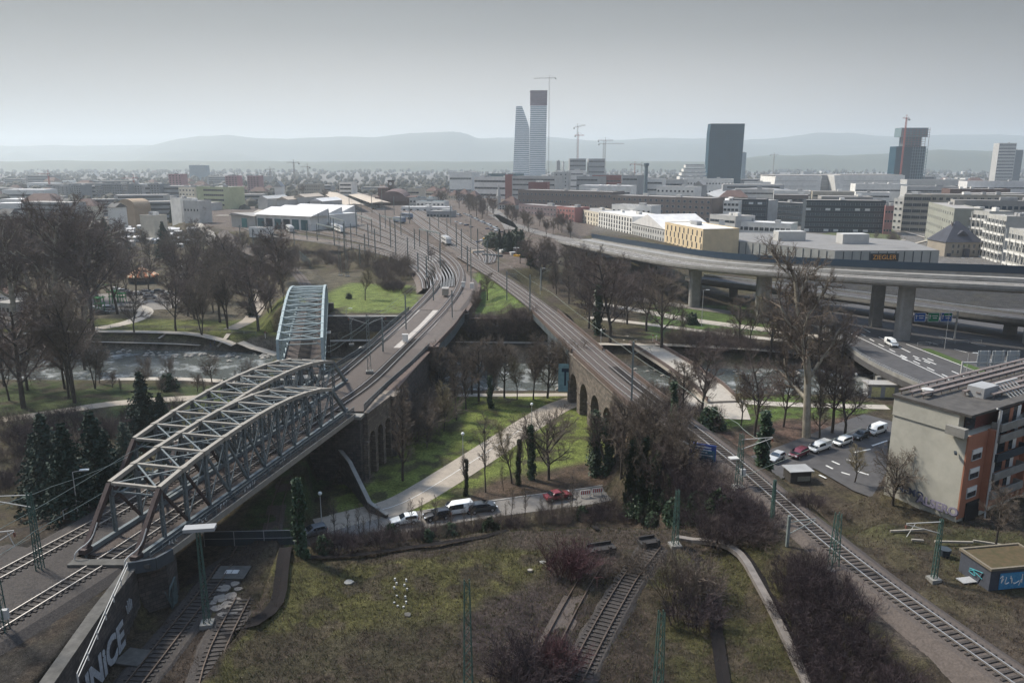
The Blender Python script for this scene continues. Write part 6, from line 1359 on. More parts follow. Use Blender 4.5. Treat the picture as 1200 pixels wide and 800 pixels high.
tree('fir2', 126, 300, 254, 'broad dark conifer at the left end of the allotments', 1.0); tree('fir2', 194, 305, 258, 'dark pointed conifer in front of the white allotment roofs'); tree('fir', 204, 262, 232, 'dark conifer in front of the blank white gable'); tree('fir', 295, 372, 345, 'dark conifer beside the bend of the park path', 1.2); tree('fir', 183, 300, 285, 'small pointed conifer left of the dark allotment conifer')
for px in (150, 138): tree('fir', px, 292 - (px == 138) * 6, 274 - (px == 138) * 6, 'small dark conifer %s the carousel wood' % ('right in' if px == 150 else 'left in'))
# slopes below the yard
grove(['shrub', 'shrub2', 'shrub'], [(255, 300), (300, 292), (400, 305), (485, 312), (488, 325), (470, 340), (420, 320), (330, 325), (300, 345), (262, 330)], 48, (3.5, 7), 'bare bushy growth on the slope below the rail yard', 'bushes on the slope below the yard', 8, mind=3.5)
grove(['shrub2', 'dark'], [(445, 322), (488, 322), (486, 345), (448, 350)], 14, (1.8, 3.2), 'low reddish brown scrub between the bright lawn and the main line', 'scrub left of the main line', 9, mind=2.5)
grove(BT + ['narrow1'], [(300, 330), (330, 320), (340, 345), (332, 372), (310, 372)], 9, (7, 11), 'bare tree crowding the left side of the far truss bridge', 'trees left of the far bridge', 10)
tree('narrow2', 428, 352, 312, 'slim reddish bare tree on the bright lawn by the retaining wall', 1.3); tree('ever', 409, 350, 343, 'small round evergreen bush on the bright lawn'); tree('spread2', 505, 308, 290, 'small bare tree beside the curving main line')
# between the two lines
for px, row, top, k in ((517, 470, 402, 'spread1'), (531, 466, 398, 'narrow1'), (546, 480, 405, 'narrow1'), (561, 470, 392, 'spread1'), (576, 468, 396, 'spread3'), (591, 466, 400, 'spread1'), (606, 468, 412, 'narrow2'), (625, 468, 398, 'spread3'), (641, 466, 402, 'round'), (667, 466, 405, 'round'), (535, 492, 410, 'narrow1'), (553, 462, 400, 'spread1')):
    tree(k, px, row, top, 'bare riverside tree between the two railway lines', .95, 'riverside trees between the railway lines')
tree('ivytree', 574, 478, 428, 'ivy wrapped riverside tree among the bare ones between the lines'); tree('spread1', 571, 352, 318, 'bare tree on the grass wedge between the diverging lines', 1.1); tree('spread3', 556, 372, 340, 'bare tree below the main line parapet')
grove(['shrub', 'shrub2'], [(556, 385), (560, 378), (622, 378), (626, 398), (556, 398)], 16, (3.5, 5.5), 'bushy bare growth in front of the dark wall between the lines', 'bushes in front of the wall between the lines', 12, mind=2.2)
grove(['shrub', 'narrow1'], [(455, 530), (512, 470), (518, 476), (470, 530)], 11, (4.5, 8), 'bare climbing scrub along the foot of the long dark stone wall', 'scrub along the stone wall', 13, mind=2)
# right of the single line, north bank
grove(BT + ['narrow1'], [(590, 300), (640, 303), (690, 320), (760, 335), (765, 350), (735, 372), (690, 372), (650, 345), (620, 325)], 46, (8, 14), 'bare tree in the thicket between the single line and the viaduct', 'thicket of trees right of the single line', 14, mind=3.8)
grove(['ever'], [(600, 296), (660, 306), (700, 330), (640, 330)], 6, (3, 5), 'dark evergreen bush in the thicket right of the line', 'evergreens in the thicket', 15, mind=6)
for px, row, top, k, lb in ((715, 402, 288, 'spread4', 'tall dark bare tree nearest the single line'), (757, 388, 305, 'spread4', 'tall bare tree left of the first tall viaduct pillar'), (775, 412, 318, 'spread1', 'wide bare tree in front of the first viaduct pillar'), (700, 392, 315, 'ivytree', 'ivy darkened tree beside the single line'), (690, 385, 310, 'spread2', 'bare tree in front of the ivy darkened one'), (735, 380, 312, 'spread4', 'bare tree between the two tall dark ones'), (866, 405, 345, 'spread1', 'small bare tree left of the middle pillar'), (877, 408, 342, 'narrow2', 'thin bare tree right of its small neighbour'), (652, 345, 300, 'narrow1', 'slim bare tree rising behind the line'), (800, 398, 352, 'narrow1', 'thin young tree at the foot of the first pillar')): tree(k, px, row, top, lb)
tree('ever', 811, 380, 366, 'round dark evergreen bush beside the first tall pillar')
grove(['shrub2', 'shrub2', 'shrub'], [(785, 400), (850, 398), (960, 412), (985, 418), (960, 424), (880, 415), (800, 410)], 26, (2.5, 4.5), 'mauve bare thicket along the pale path right of the road bridge', 'mauve thicket by the pale path', 16, mind=2.5)
grove(['shrub', 'dark2'], [(745, 455), (800, 480), (830, 492), (800, 500), (760, 475)], 12, (2.5, 4.5), 'tangled bare shrub on the bank right of the arched viaduct', 'shrubs right of the arched viaduct', 17, mind=2.5)
# park trees in the middle
tree('narrow1', 472, 563, 440, 'tall slim bare tree standing before the viaduct buttress', 1.0); tree('round', 500, 524, 486, 'small bare fruit tree on the lawn near the stone wall', .8)
tree('ivytree', 547, 580, 524, 'small ivy clad tree beside the broad park path', .8); tree('sapling', 569, 577, 470, 'very thin upright tree on the lawn edge'); tree('narrow2', 600, 566, 488, 'leaning bare tree with several thin stems in the park', 1.1); tree('ivytree', 608, 567, 498, 'ivy wrapped trunk just right of the leaning stems', .7)
tree('ivytree', 622, 562, 478, 'slim ivy covered tree left of the round bare tree', .75); tree('round', 643, 562, 488, 'round crowned bare tree on the park lawn', 1.0); tree('ivytree2', 697, 557, 468, 'big double ivy tree near the arched viaduct', .85); tree('ivytree', 712, 556, 476, 'second dark ivy tree right of the double one', 1.1); tree('sapling', 590, 575, 538, 'small leaning shrub by the park path'); tree('narrow2', 520, 505, 440, 'curved thin tree on the lawn close to the wall')
for px, row, top, k in ((728, 560, 462, 'spread1'), (748, 556, 452, 'spread3'), (765, 560, 470, 'spread1'), (786, 566, 475, 'spread3'), (803, 572, 500, 'spread1'), (775, 590, 520, 'spread2'), (733, 540, 470, 'spread2'), (716, 530, 462, 'narrow1')): tree(k, px, row, top, 'bare brown tree crowding the left foot of the single line embankment', .95, 'brown trees at the foot of the embankment')
for px, row, top in ((738, 596, 502), (752, 604, 498), (768, 600, 520), (783, 596, 548), (741, 584, 530), (760, 590, 535)): tree('ivytree2', px, row, top, 'dark ivy smothered tree in the clump at the end of the street', .8, 'ivy clump at the end of the street')
grove(['ever'], [(735, 590), (830, 590), (850, 615), (760, 620)], 12, (2.0, 4.0), 'dark evergreen bush under the ivy clump', 'evergreens under the ivy clump', 18, mind=2)
grove(['dark', 'dark2', 'shrub2'], [(785, 545), (832, 560), (850, 590), (880, 640), (850, 640), (805, 605), (785, 580)], 20, (2.2, 3.6), 'dark purple brown thicket beside the single line', 'dark thicket left of the single line', 19, mind=2.2)
# right hand side
tree('plane', 945, 513, 292, 'enormous bare plane tree with pale limbs right of the single line', .78)
for px, row, top, k, lb in ((822, 492, 398, 'spread4', 'bare tree with dark crown beside the plaza'), (800, 486, 420, 'spread1', 'bare tree on the left rim of the plaza'), (884, 512, 418, 'spread2', 'bare tree left of the enormous plane tree'), (868, 500, 430, 'narrow2', 'thin bare tree at the plaza corner'), (975, 508, 412, 'spread1', 'bare tree right of the enormous plane tree'), (990, 512, 420, 'spread4', 'bare tree closest to the yellow cabins'), (960, 514, 430, 'narrow1', 'slim bare tree under the plane crown'), (918, 500, 428, 'spread2', 'bare tree behind the enormous plane tree'), (903, 420, 345, 'spread1', 'bare tree below the viaduct behind the plane crown'), (930, 418, 335, 'spread2', 'wide bare tree beside the motorway edge'), (958, 428, 352, 'spread1', 'bare tree leaning over the motorway parapet'), (985, 440, 370, 'spread2', 'low bare tree against the motorway parapet')): tree(k, px, row, top, lb)
tree('ivycol', 893, 546, 484, 'thick ivy column on a dead trunk by the line', 1.5); tree('ivytree', 788, 500, 430, 'ivy clad tree between viaduct and plaza'); tree('ever', 833, 503, 476, 'tall dark evergreen bush right of the line', 1.0)
tree('narrow2', 1001, 566, 514, 'pollarded bare tree at the edge of the side street', 1.3); tree('round', 1047, 593, 534, 'round headed bare tree against the plain gable wall', 1.05); tree('spread1', 1166, 645, 566, 'bare tree in front of the orange balcony facade', .9)
grove(['shrub', 'dark'], [(900, 575), (960, 590), (1000, 612), (990, 622), (930, 605)], 7, (.8, 1.6), 'low rough bush on the slope right of the line', 'low bushes on the right slope', 20, mind=2)
# near scrub
grove(['dark', 'dark2'], [(922, 672), (955, 666), (1000, 725), (1062, 812), (965, 814), (922, 730)], 22, (1.7, 2.8), 'dark bramble thicket filling the bottom right below the line', 'bramble thicket at the bottom right', 21, mind=2.0)
grove(['shrub2', 'dark'], [(872, 605), (895, 612), (905, 642), (880, 642)], 6, (1.6, 2.6), 'brownish purple scrub beside the lattice mast', 'scrub beside the lattice mast', 22, mind=1.8)
for px, row, top, k, lb in ((668, 676, 636, 'red', 'wine red leafless shrub at the end of the half buried siding'), (700, 672, 648, 'shrub2', 'brown scrub around the wrecked wagon remains'), (738, 668, 645, 'shrub', 'bare scrub left of the lattice mast in the yard'), (800, 694, 648, 'shrub', 'tangled bare shrub right of the exposed siding'), (818, 700, 665, 'shrub2', 'second tangled shrub near the drainage ditch'), (812, 728, 698, 'dark', 'dark low thicket in the middle of the yard'), (632, 800, 758, 'dark', 'dark bramble heap across the half buried siding'), (655, 790, 752, 'red', 'reddish bramble beside the dark heap'), (612, 812, 770, 'dark2', 'bramble heap on the bottom edge of the picture'), (845, 640, 612, 'shrub2', 'brown shrub where the drainage channel bends')): tree(k, px, row, top, lb)
tree('ivycol', 353, 650, 564, 'tall ivy column at the left end of the yard', 1.0)
grove(['sapling'], [(385, 622), (470, 626), (560, 610), (640, 600), (735, 588), (730, 600), (600, 616), (480, 636), (400, 642)], 22, (3.0, 7.5), 'thin leafless sapling in the hedge along the street', 'saplings in the street hedge', 23, mind=1.2)
grove(['shrub', 'dark2', 'shrub2'], [(365, 640), (470, 630), (560, 618), (640, 608), (740, 596), (740, 612), (640, 616), (540, 626), (440, 642), (370, 654)], 40, (1.3, 2.4), 'low bare bush in the hedge between street and old yard', 'hedge bushes between street and yard', 24, mind=1.5, wx=.9)
grove(['ever'], [(372, 640), (560, 618), (740, 596), (740, 604), (560, 626), (372, 650)], 8, (1.4, 2.6), 'small evergreen in the street hedge', 'evergreens in the street hedge', 25, mind=5)
# left bank
for px, row, top, k in ((172, 522, 432, 'fir'), (150, 560, 492, 'fir2'), (118, 590, 478, 'fir2'), (85, 600, 492, 'fir2'), (62, 596, 480, 'fir'), (192, 516, 458, 'fir2'), (128, 560, 500, 'fir2'), (48, 585, 505, 'fir2'), (200, 540, 480, 'fir')): tree(k, px, row, top, 'dark conifer in the group left of the truss bridges', 1.25, 'dark conifers left of the bridges')
grove(['dark2', 'shrub2', 'shrub'], [(0, 500), (150, 482), (210, 478), (215, 505), (120, 520), (40, 560), (0, 580)], 26, (2, 4.5), 'dark scrub on the slope left of the conifers', 'scrub on the left slope', 26, mind=3)
grove(['narrow1', 'round', 'ever'], [(105, 448), (150, 444), (270, 448), (300, 458), (240, 466), (130, 462)], 14, (3.5, 7), 'small bare tree on the near bank between river and garden plots', 'small trees on the near bank', 27, mind=4)
grove(BT, [(-10, 470), (60, 470), (120, 470), (118, 450), (0, 452)], 6, (12, 17), 'bare tree on the near bank at the left edge', 'bare trees at the left edge', 28, mind=7)
# trees amid the city
grove(['spread1', 'spread2', 'spread3'], [(585, 262), (600, 252), (672, 274), (668, 284), (620, 275)], 20, (9, 12), 'bare street tree in the avenue before the brick blocks', 'avenue trees before the brick blocks', 29, mind=5)
grove(['spread1', 'spread2', 'spread4'], [(510, 240), (560, 242), (582, 250), (576, 262), (540, 246)], 18, (12, 16), 'bare tree in the avenue beside the station car park', 'avenue trees by the station', 30, mind=7)
grove(['fir2', 'ever'], [(568, 290), (585, 282), (612, 290), (600, 300)], 8, (7, 11), 'dark evergreen tree behind the station sidings', 'evergreens behind the sidings', 31, mind=5)
grove(BT, [(0, 240), (0, 225), (300, 222), (400, 226), (390, 236), (250, 240)], 30, (10, 15), 'hazy bare tree among the northern suburbs', 'hazy suburb trees', 32, mind=14)
grove(['shrub', 'spread2'], [(975, 286), (1000, 280), (1048, 284), (1040, 296), (985, 298)], 12, (4, 7), 'brown bushy tree on the meadow behind the warehouse', 'bushes behind the warehouse', 33, mind=4)
# distant woodland: nobody could count it
rr = random.Random(3); mb = MB()
for i in range(5200):
    px = rr.uniform(-350, 1550); Y = 1300 * (3.6 ** rr.random()); 
    if i < 1500: Y = rr.uniform(700, 1300)
    if i < 1500 and (400 < px < 1100) and Y < 1000: continue
    p = WP(px, Y, 3); h_ = rr.uniform(9, 17) * (1 if Y < 3600 else 1.3); w_ = h_ * rr.uniform(.35, .6); o_ = []
    k = 6; a0_ = rr.random() * 6
    for (q, zz_) in ((.55, .12), (1.0, .45), (.7, .82)):
        for j in range(k): a = a0_ + 6.28 * j / k; r_ = w_ * q * rr.uniform(.75, 1.2); o_.append((p.x + r_ * math.cos(a), p.y + r_ * math.sin(a), 2.5 + h_ * zz_ * rr.uniform(.9, 1.1)))
    o_.append((p.x, p.y, 2.5 + h_)); f_ = [(l * k + j, l * k + (j + 1) % k, (l + 1) * k + (j + 1) % k, (l + 1) * k + j) for l in range(2) for j in range(k)] + [(2 * k + j, 2 * k + (j + 1) % k, 3 * k) for j in range(k)]
    mb.add(o_, f_)
o = mb.build('distant_woodland', mat('distant_wood', (0.035, 0.038, 0.028), var=.5, scale=.02, world=True, col2=(0.085, 0.075, 0.06))); o['kind'] = 'stuff'
print('trees', NT[0])
# ---------------------------------------------------------------- orange apartment house, lower right
orange = mat('orange_render', (0.33, 0.14, 0.085), var=.12, scale=.4, world=True, dirt=.25); gable_m = mat('gable_render', (0.43, 0.41, 0.35), var=.14, scale=.25, world=True, dirt=.5)
bz = 4.0; bh = 15.3; A = Vector((55.0, 105.9, bz)); B = Vector((60.6, 96.6, bz)); fd = Vector((.857, .515, 0)).normalized()
ang = math.atan2(fd.y, fd.x); t = thing('apartment_house', 'five storey house with plain grey gable, orange front and rooftop pergola', 'building', B, ang)
Lg, D = 36.0, 10.8; fl = bh / 5.55
MB().box((Lg / 2, D / 2 + .02, (bh - fl) / 2 - 1), (Lg - .3, D - .1, bh - fl + 2)).build('wall', gable_m, t)
MB().box((Lg / 2, -.02, (bh - fl) / 2 + .3), (Lg - .2, .2, bh - fl - .6)).build('front_panel', orange, t)
MB().box((Lg / 2 + 1.0, D / 2, bh - fl / 2 - .1), (Lg - 4.2, D - 2.6, fl - .2)).build('attic_storey', mat('attic_red', (0.16, 0.06, 0.05)), t)
MB().prism([(0, 1.4), (0, D), (1.3, D), (1.3, 1.4)], bh - fl + .002, bh - .1).build('gable_wall', gable_m, t)
rf = MB().box((Lg / 2, D / 2, bh + .1), (Lg + .4, D + .5, .35)).build('roof', mat('dark_felt_roof', (0.075, 0.068, 0.062), var=.3, scale=.8, dirt=.4), t)
mb = MB()      # slatted pergola frames on the roof
for r_ in range(6):
    y0 = D * .96 - r_ * 1.45 - (0.8 if r_ > 2 else 0); x0, x1 = (.5 + r_ * .3, Lg) if r_ < 3 else (4.5 + r_, Lg * .8)
    mb.beam((x0, y0, bh + 1.0), (x1, y0, bh + 1.0), .55, .16)
    for k in range(int((x1 - x0) / 2.2)): mb.box((x0 + .4 + k * 2.2, y0, bh + .6), (.12, .12, .8))
mb.build('pergola', mat('pergola_timber', (0.16, 0.13, 0.12), var=.3, scale=1), rf)
MB().box((10.5, 4.2, bh + 1.0), (3.8, 2.4, 1.5)).build('roof_hatch', M_grey, rf); mb = MB()
for k in range(6): mb.beam((12.5 + k * .9, 1.2, bh + .3), (12.2 + k * .9, 3.4, bh + 1.8), .14, .14)
mb.beam((12, 3.4, bh + 1.85), (18, 3.4, bh + 1.85), .2, .2); mb.build('roof_frame', M_lgrey, rf)
MB().lathe([(.5, 0), (.5, .5), (.8, .6), (.8, .9)], 12, (3.6, 8.2, bh + .3)).build('vent', M_lgrey, rf)
MB().box((-.6, 1.2, bh - fl + .5), (.9, 2.6, 1.2)).build('gable_balcony', concrete, t)
for k in range(3):      # windows of the orange strip with roller shutters
    z_ = 1.6 + fl * (k + .9); w_ = meshobj('window', win_mesh(2.3, 1.5, glass, 'big'), t); w_.location = (2.6, -.13, z_); MB().box((0, -.08, .45), (2.2, .1, .62)).build('roller_shutter', M_white, w_)
MB().box((2.6, 1.28, bh - fl / 2 - .3), (2.4, .1, 1.9)).build('attic_window', glass, t)
MB().box((3.4, -.18, 1.2), (3.4, .16, 2.9)).build('garage_dark_panel', mat('painted_opening_dark', (0.015, 0.014, 0.014)), t)  # near-black panel, the shade inside the garage doorway put into colour
for k in range(5):      # loggias right of the strip
    z_ = .9 + fl * (k + .75) - .2
    if k == 4: z_ = bh - fl + .1
    for q in range(3):
        x0 = 5.6 + q * 9.6; w = 8.2; o = MB().box((x0 + w / 2, -.65, z_), (w, 1.5, .3)); o.box((x0 + w / 2, -1.36, z_ + .55), (w, .12, .85)); o.box((x0 + .06, -.7, z_ + .55), (.12, 1.3, .85)); o.box((x0 + w - .06, -.7, z_ + .55), (.12, 1.3, .85))
        o.build('balcony', M_dgrey if (k + q) % 3 == 2 else concrete, t)
        MB().box((x0 + w / 2, -.1, z_ + 1.35), (w - 3.2, .16, 2.0)).build('loggia_glazing', glass, t)
        for s in (.2, .55, .8): o2 = MB().box((x0 + w * s, -.16, z_ + 1.3), (.9, .1, 2.0)).build('balcony_door', M_white if s != .55 else orange, t)
for q in range(3): MB().box((5.15 + q * 9.6, -.5, (bh - fl) / 2 + .6), (.5, 1.0, bh - fl - .8)).build('fin_wall', orange, t)
MB().tube([(5.0, -1.2, 0), (5.0, -1.2, bh + .4), (4.0, -1.2, bh + .8)], .12, 8).build('drainpipe', M_lgrey, t)
# graffiti along the gable foot and lamp on the wall
ga = math.atan2(B.y - A.y, B.x - A.x); gp_ = mat('pale_violet_paint', (0.27, 0.24, 0.31)); gd_ = mat('dark_blue_tag', (0.05, 0.06, 0.10))
def gable_text(body, size, u, z_, m_, off):
    me_ = text_mesh(body, size, .02, size * .04); me_.materials.append(m_); o = meshobj('graffiti', me_, t); p = A.lerp(B, u) + Vector((math.cos(ga - math.pi / 2), math.sin(ga - math.pi / 2), 0)) * off - B
    p = Matrix.Rotation(-ang, 3, 'Z') @ p; o.location = (p.x, p.y, z_); o.rotation_euler = (R(90), 0, ga - ang)
gable_text('ALSERO', 1.7, .76, 1.6, gd_, .34); gable_text('ALSERO', 1.6, .765, 1.65, gp_, .38); gable_text('SNEMO', 1.4, .36, 2.2, gd_, .34)
p = A.lerp(B, .88) - B + Vector((-.1, -.4, 0)); p = Matrix.Rotation(-ang, 3, 'Z') @ p; MB().box((p.x - .2, p.y, 10), (1.0, .3, .25), .6).build('wall_lamp', M_dgrey, t)
# ---------------------------------------------------------------- vehicles
tyre = mat('tyre', (0.02, 0.02, 0.022)); chrome = mat('wheel_rim', (0.35, 0.35, 0.36), metal=.6, rough=.4); lampw = mat('headlight', (0.6, 0.62, 0.65), rough=.15); lampr = mat('tail_light', (0.30, 0.02, 0.02), rough=.3); carg = mat('car_glass', (0.015, 0.02, 0.026), rough=.08, spec=.7)
PR = {  # half profiles: x, z from the tail; roof and glass lines
 'hatch': (4.05, 1.72, [(0, .35), (0, .95), (.12, 1.42), (.55, 1.50), (1.9, 1.48), (2.75, 1.02), (3.7, .86), (4.02, .68), (4.05, .35)], 1.0), 'estate': (4.5, 1.78, [(0, .35), (0, .95), (.3, 1.46), (.8, 1.52), (2.3, 1.5), (3.05, 1.03), (4.1, .88), (4.46, .68), (4.5, .35)], 1.0),
 'sedan': (4.6, 1.76, [(0, .35), (0, .92), (.75, .98), (1.3, 1.42), (1.7, 1.45), (2.5, 1.43), (3.2, .98), (4.2, .84), (4.56, .65), (4.6, .35)], .98), 'van': (4.9, 1.9, [(0, .35), (0, 1.1), (.08, 1.85), (.4, 1.93), (3.1, 1.9), (3.9, 1.15), (4.65, .98), (4.88, .75), (4.9, .35)], 1.12),
 'pickup': (5.2, 1.85, [(0, .4), (0, 1.0), (1.7, 1.02), (1.8, 1.7), (2.2, 1.76), (3.1, 1.74), (3.75, 1.12), (4.8, .98), (5.15, .75), (5.2, .4)], 1.08)}
CARP = {}
def car_proto(style, paint, pname):
    key = (style, pname)
    if key in CARP: return CARP[key]
    Lc, Wc, pr, belt = PR[style]; pm = mat('car_paint_' + pname, paint, rough=.25, spec=.5, var=.03); t = thing('parked_car', 'x', 'car', (0, -700, -300))
    def half(z_): return Wc / 2 * (1 if z_ <= belt else 1 - .17 * (z_ - belt) / .5 * (.55 if style == 'van' else 1)) * (.94 if z_ < .4 else 1)
    mb = MB(); n = len(pr); vs = []
    for s in (-1, 1):
        for x, z_ in pr: ty = .93 if (x < .05 or x > Lc - .05) else 1; vs.append((x - Lc / 2, s * half(z_) * ty, z_))
    fs = [tuple(range(n))[::-1], tuple(range(n, 2 * n))] + [(i, (i + 1) % n, n + (i + 1) % n, n + i) for i in range(n)]
    # sides as belt-split faces so that they stay planar
    mb.add(vs, fs); body = mb.build('body', pm, t)
    bv = body.modifiers.new('soft edges', 'BEVEL'); bv.width = .09; bv.segments = 3; bv.limit_method = 'ANGLE'; bv.angle_limit = R(20)
    dg = bpy.context.evaluated_depsgraph_get(); me_ = bpy.data.meshes.new_from_object(body.evaluated_get(dg)); body.modifiers.clear(); body.data = me_; me_.polygons.foreach_set('use_smooth', [True] * len(me_.polygons))
    up = [(x, z_) for x, z_ in pr if z_ > belt + .02]; x0, x1 = min(p[0] for p in up), max(p[0] for p in up); roof = max(p[1] for p in pr)
    after = [p for p in pr if p[0] > x1]; fx, fz = after[0]; before = [p for p in pr if p[0] < x0 or (p[0] <= x0 and p[1] <= belt)]; rx, rz = before[-1]; tz = [z_ for x, z_ in pr if x == x1][0]; bzz = [z_ for x, z_ in pr if x == x0][-1]
    for s in (-1, 1):
        q0, q1 = belt + .04, roof - .1; f = lambda z_: s * (half(z_) + .012)
        xa, xb, xc, xd = x0 + (.1 if style != 'sedan' else -.25) - Lc / 2, fx - .45 - Lc / 2, x1 - .1 - Lc / 2, x0 + .3 - Lc / 2
        if style == 'van': xa = x0 + 1.6 - Lc / 2; xd = xa
        MB().add([(xa, f(q0), q0), (xb, f(q0), q0), (xc, f(q1), q1), (xd, f(q1), q1)], [(0, 1, 2, 3) if s < 0 else (3, 2, 1, 0)]).build('side_window', carg, t)
    wsh = MB().add([(x1 + .06 - Lc / 2, -half(tz) * .86, tz - .02), (x1 + .06 - Lc / 2, half(tz) * .86, tz - .02), (fx - .08 - Lc / 2, half(fz) * .88, fz + .08), (fx - .08 - Lc / 2, -half(fz) * .88, fz + .08)], [(3, 2, 1, 0)]); wsh.v = [(x + .05, y, z_ + .045) for x, y, z_ in wsh.v]; wsh.build('windscreen', carg, t)
    rw = MB().add([(rx - .02 - Lc / 2, -half(belt) * .85, max(rz, belt) + .06), (rx - .02 - Lc / 2, half(belt) * .85, max(rz, belt) + .06), (x0 - .02 - Lc / 2, half(bzz) * .82, bzz - .04), (x0 - .02 - Lc / 2, -half(bzz) * .82, bzz - .04)], [(3, 2, 1, 0)[::-1]]); rw.v = [(x - .05, y, z_ + .03) for x, y, z_ in rw.v]; rw.build('rear_window', carg, t)
    for x in (.8, Lc - .85):
        for s in (-1, 1):
            w = MB().tube([(x - Lc / 2, s * (Wc / 2 - .2), .33), (x - Lc / 2, s * (Wc / 2 + .015), .33)], .33, 16).build('wheel', tyre, t); MB().tube([(x - Lc / 2, s * (Wc / 2 - .02), .33), (x - Lc / 2, s * (Wc / 2 + .03), .33)], .19, 10).build('rim', chrome, w)
    for s in (-1, 1): MB().box((Lc / 2 - .06, s * Wc * .36, .7), (.16, .34, .16)).build('headlight', lampw, t); MB().box((-Lc / 2 + .03, s * Wc * .41, .88), (.1, .2, .28)).build('tail_light', lampr, t)
    MB().box((Lc / 2 - .02, 0, .5), (.06, .9, .16)).build('grille', tyre, t)
    for s in (-1, 1): MB().box((fx - .65 - Lc / 2, s * (Wc / 2 + .06), belt + .08), (.16, .16, .12)).build('wing_mirror', pm, t)
    if style == 'pickup':
        MB().box((-Lc / 2 + .9, 0, 1.62), (1.7, Wc - .2, .12)).build('ladder_rack', M_lgrey, t); MB().box((-Lc / 2 + .9, 0, 1.2), (1.6, Wc - .24, .7)).build('load_box', M_lgrey, t)
    CARP[key] = [t, False]; return CARP[key]
PAINT = dict(white=(.72, .72, .70), black=(.02, .021, .024), red=(.17, .03, .038), silver=(.42, .43, .44), grey=(.15, .16, .17), maroon=(.12, .025, .04), navy=(.03, .045, .10), yellow=(.75, .42, .05), dark=(.045, .05, .055))
def car(style, paint, p, heading, label, group=None, cat='car', zl=.08, name=None, s=1.0):
    e = car_proto(style, PAINT[paint], paint); o = e[0]; p = Vector((p.x, p.y, p.z + zl))
    if not e[1]: e[1] = True; o.location = p; o.rotation_euler = (0, 0, heading); o['label'] = label; c = o
    else: c = copy_tree(o, p, heading, s, label)
    c['category'] = cat
    if group: c['group'] = group
    elif 'group' in c: del c['group']
    if name: c.name = name
    return c
def hd(a, b_, z_=0.0): d = G(*b_, z_) - G(*a, z_); return math.atan2(d.y, d.x)
sh = hd((600, 600), (480, 618))
car('hatch', 'white', G(474, 614, 0), sh, 'white hatchback parked on the street below the park path'); car('hatch', 'black', G(512, 608, 0), sh, 'black car parked between the white hatchback and the white van')
car('van', 'white', G(536, 602, 0), sh, 'white high roofed van with roof parked in the row by the park', cat='van', name='parked_van'); car('estate', 'dark', G(565, 599, 0), sh + math.pi, 'dark estate car parked behind the white van'); car('sedan', 'red', G(654, 585, 0), sh + math.pi + .1, 'dusty red saloon standing alone by the striped barriers'); car('hatch', 'grey', G(366, 628, 0), sh + .2, 'grey car half hidden behind the ivy column')
ph = hd((1010, 508), (905, 545), .3); pp_ = dict(zl=.1)
car('hatch', 'silver', G(909, 540, .3), ph + .15, 'pale silver car at the near end of the row under the plane tree', **pp_); car('estate', 'maroon', G(936, 535, .3), ph + .1, 'dark maroon car beside the pale silver one', **pp_); car('pickup', 'white', G(960, 528, .3), ph, 'white pickup truck with a grey load box', cat='pickup', name='pickup_truck', **pp_)
car('estate', 'white', G(987, 521, .3), ph, 'white estate car parked behind the white pickup', **pp_); car('hatch', 'dark', G(1008, 514, .3), ph, 'dark car between the white estate and the white van', **pp_); car('van', 'white', G(1027, 508, .3), ph, 'white van half hidden by the corner of the grey gable', cat='van', name='parked_van', **pp_)
car('van', 'white', G(1044, 405, HWZ), hd((1010, 384), (1050, 405), HWZ), 'silver white people carrier driving on the motorway', cat='van', name='driving_van', zl=.02)
car('van', 'yellow', G(967 + 72, 267, 3), 0.1, 'yellow van parked by the dark office complex', cat='van', zl=.5, name='parked_van'); car('van', 'white', G(1013, 267, 3), .2, 'white van on the meadow edge by the dark office complex', cat='van', zl=.5, name='parked_van')
for i, (x, y) in enumerate(((112, 364), (128, 363), (120, 368), (137, 341), (145, 343), (155, 346), (163, 346), (173, 344), (186, 343), (200, 346), (176, 350))): car(('hatch', 'estate', 'sedan')[i % 3], ('white', 'silver', 'dark')[i % 3], G(x, y, 3.5), .2 + i % 3 * .1, ('pale', 'silver', 'dark')[i % 3] + ' car among those parked by the playground', 'cars parked by the playground, ' + ('pale', 'silver', 'dark')[i % 3])
rr = random.Random(8); cnt = 0
for (x0, y0, x1, y1, n) in ((545, 252, 583, 270, 16), (535, 262, 553, 268, 4), (560, 286, 576, 280, 4), (572, 270, 588, 274, 4), (532, 250, 541, 255, 4)):
    for i in range(n):
        q = i / max(1, n - 1); c_ = ('white', 'silver', 'dark', 'white', 'navy')[rr.randrange(5)]; p = G(x0 + (x1 - x0) * q, y0 + (y1 - y0) * q, 10.1); car(('hatch', 'estate', 'van')[i % 3], c_, p, .9 + rr.uniform(-.1, .1), c_ + ' vehicle in the rows of the station car park', 'vehicles in the station car park, ' + c_)
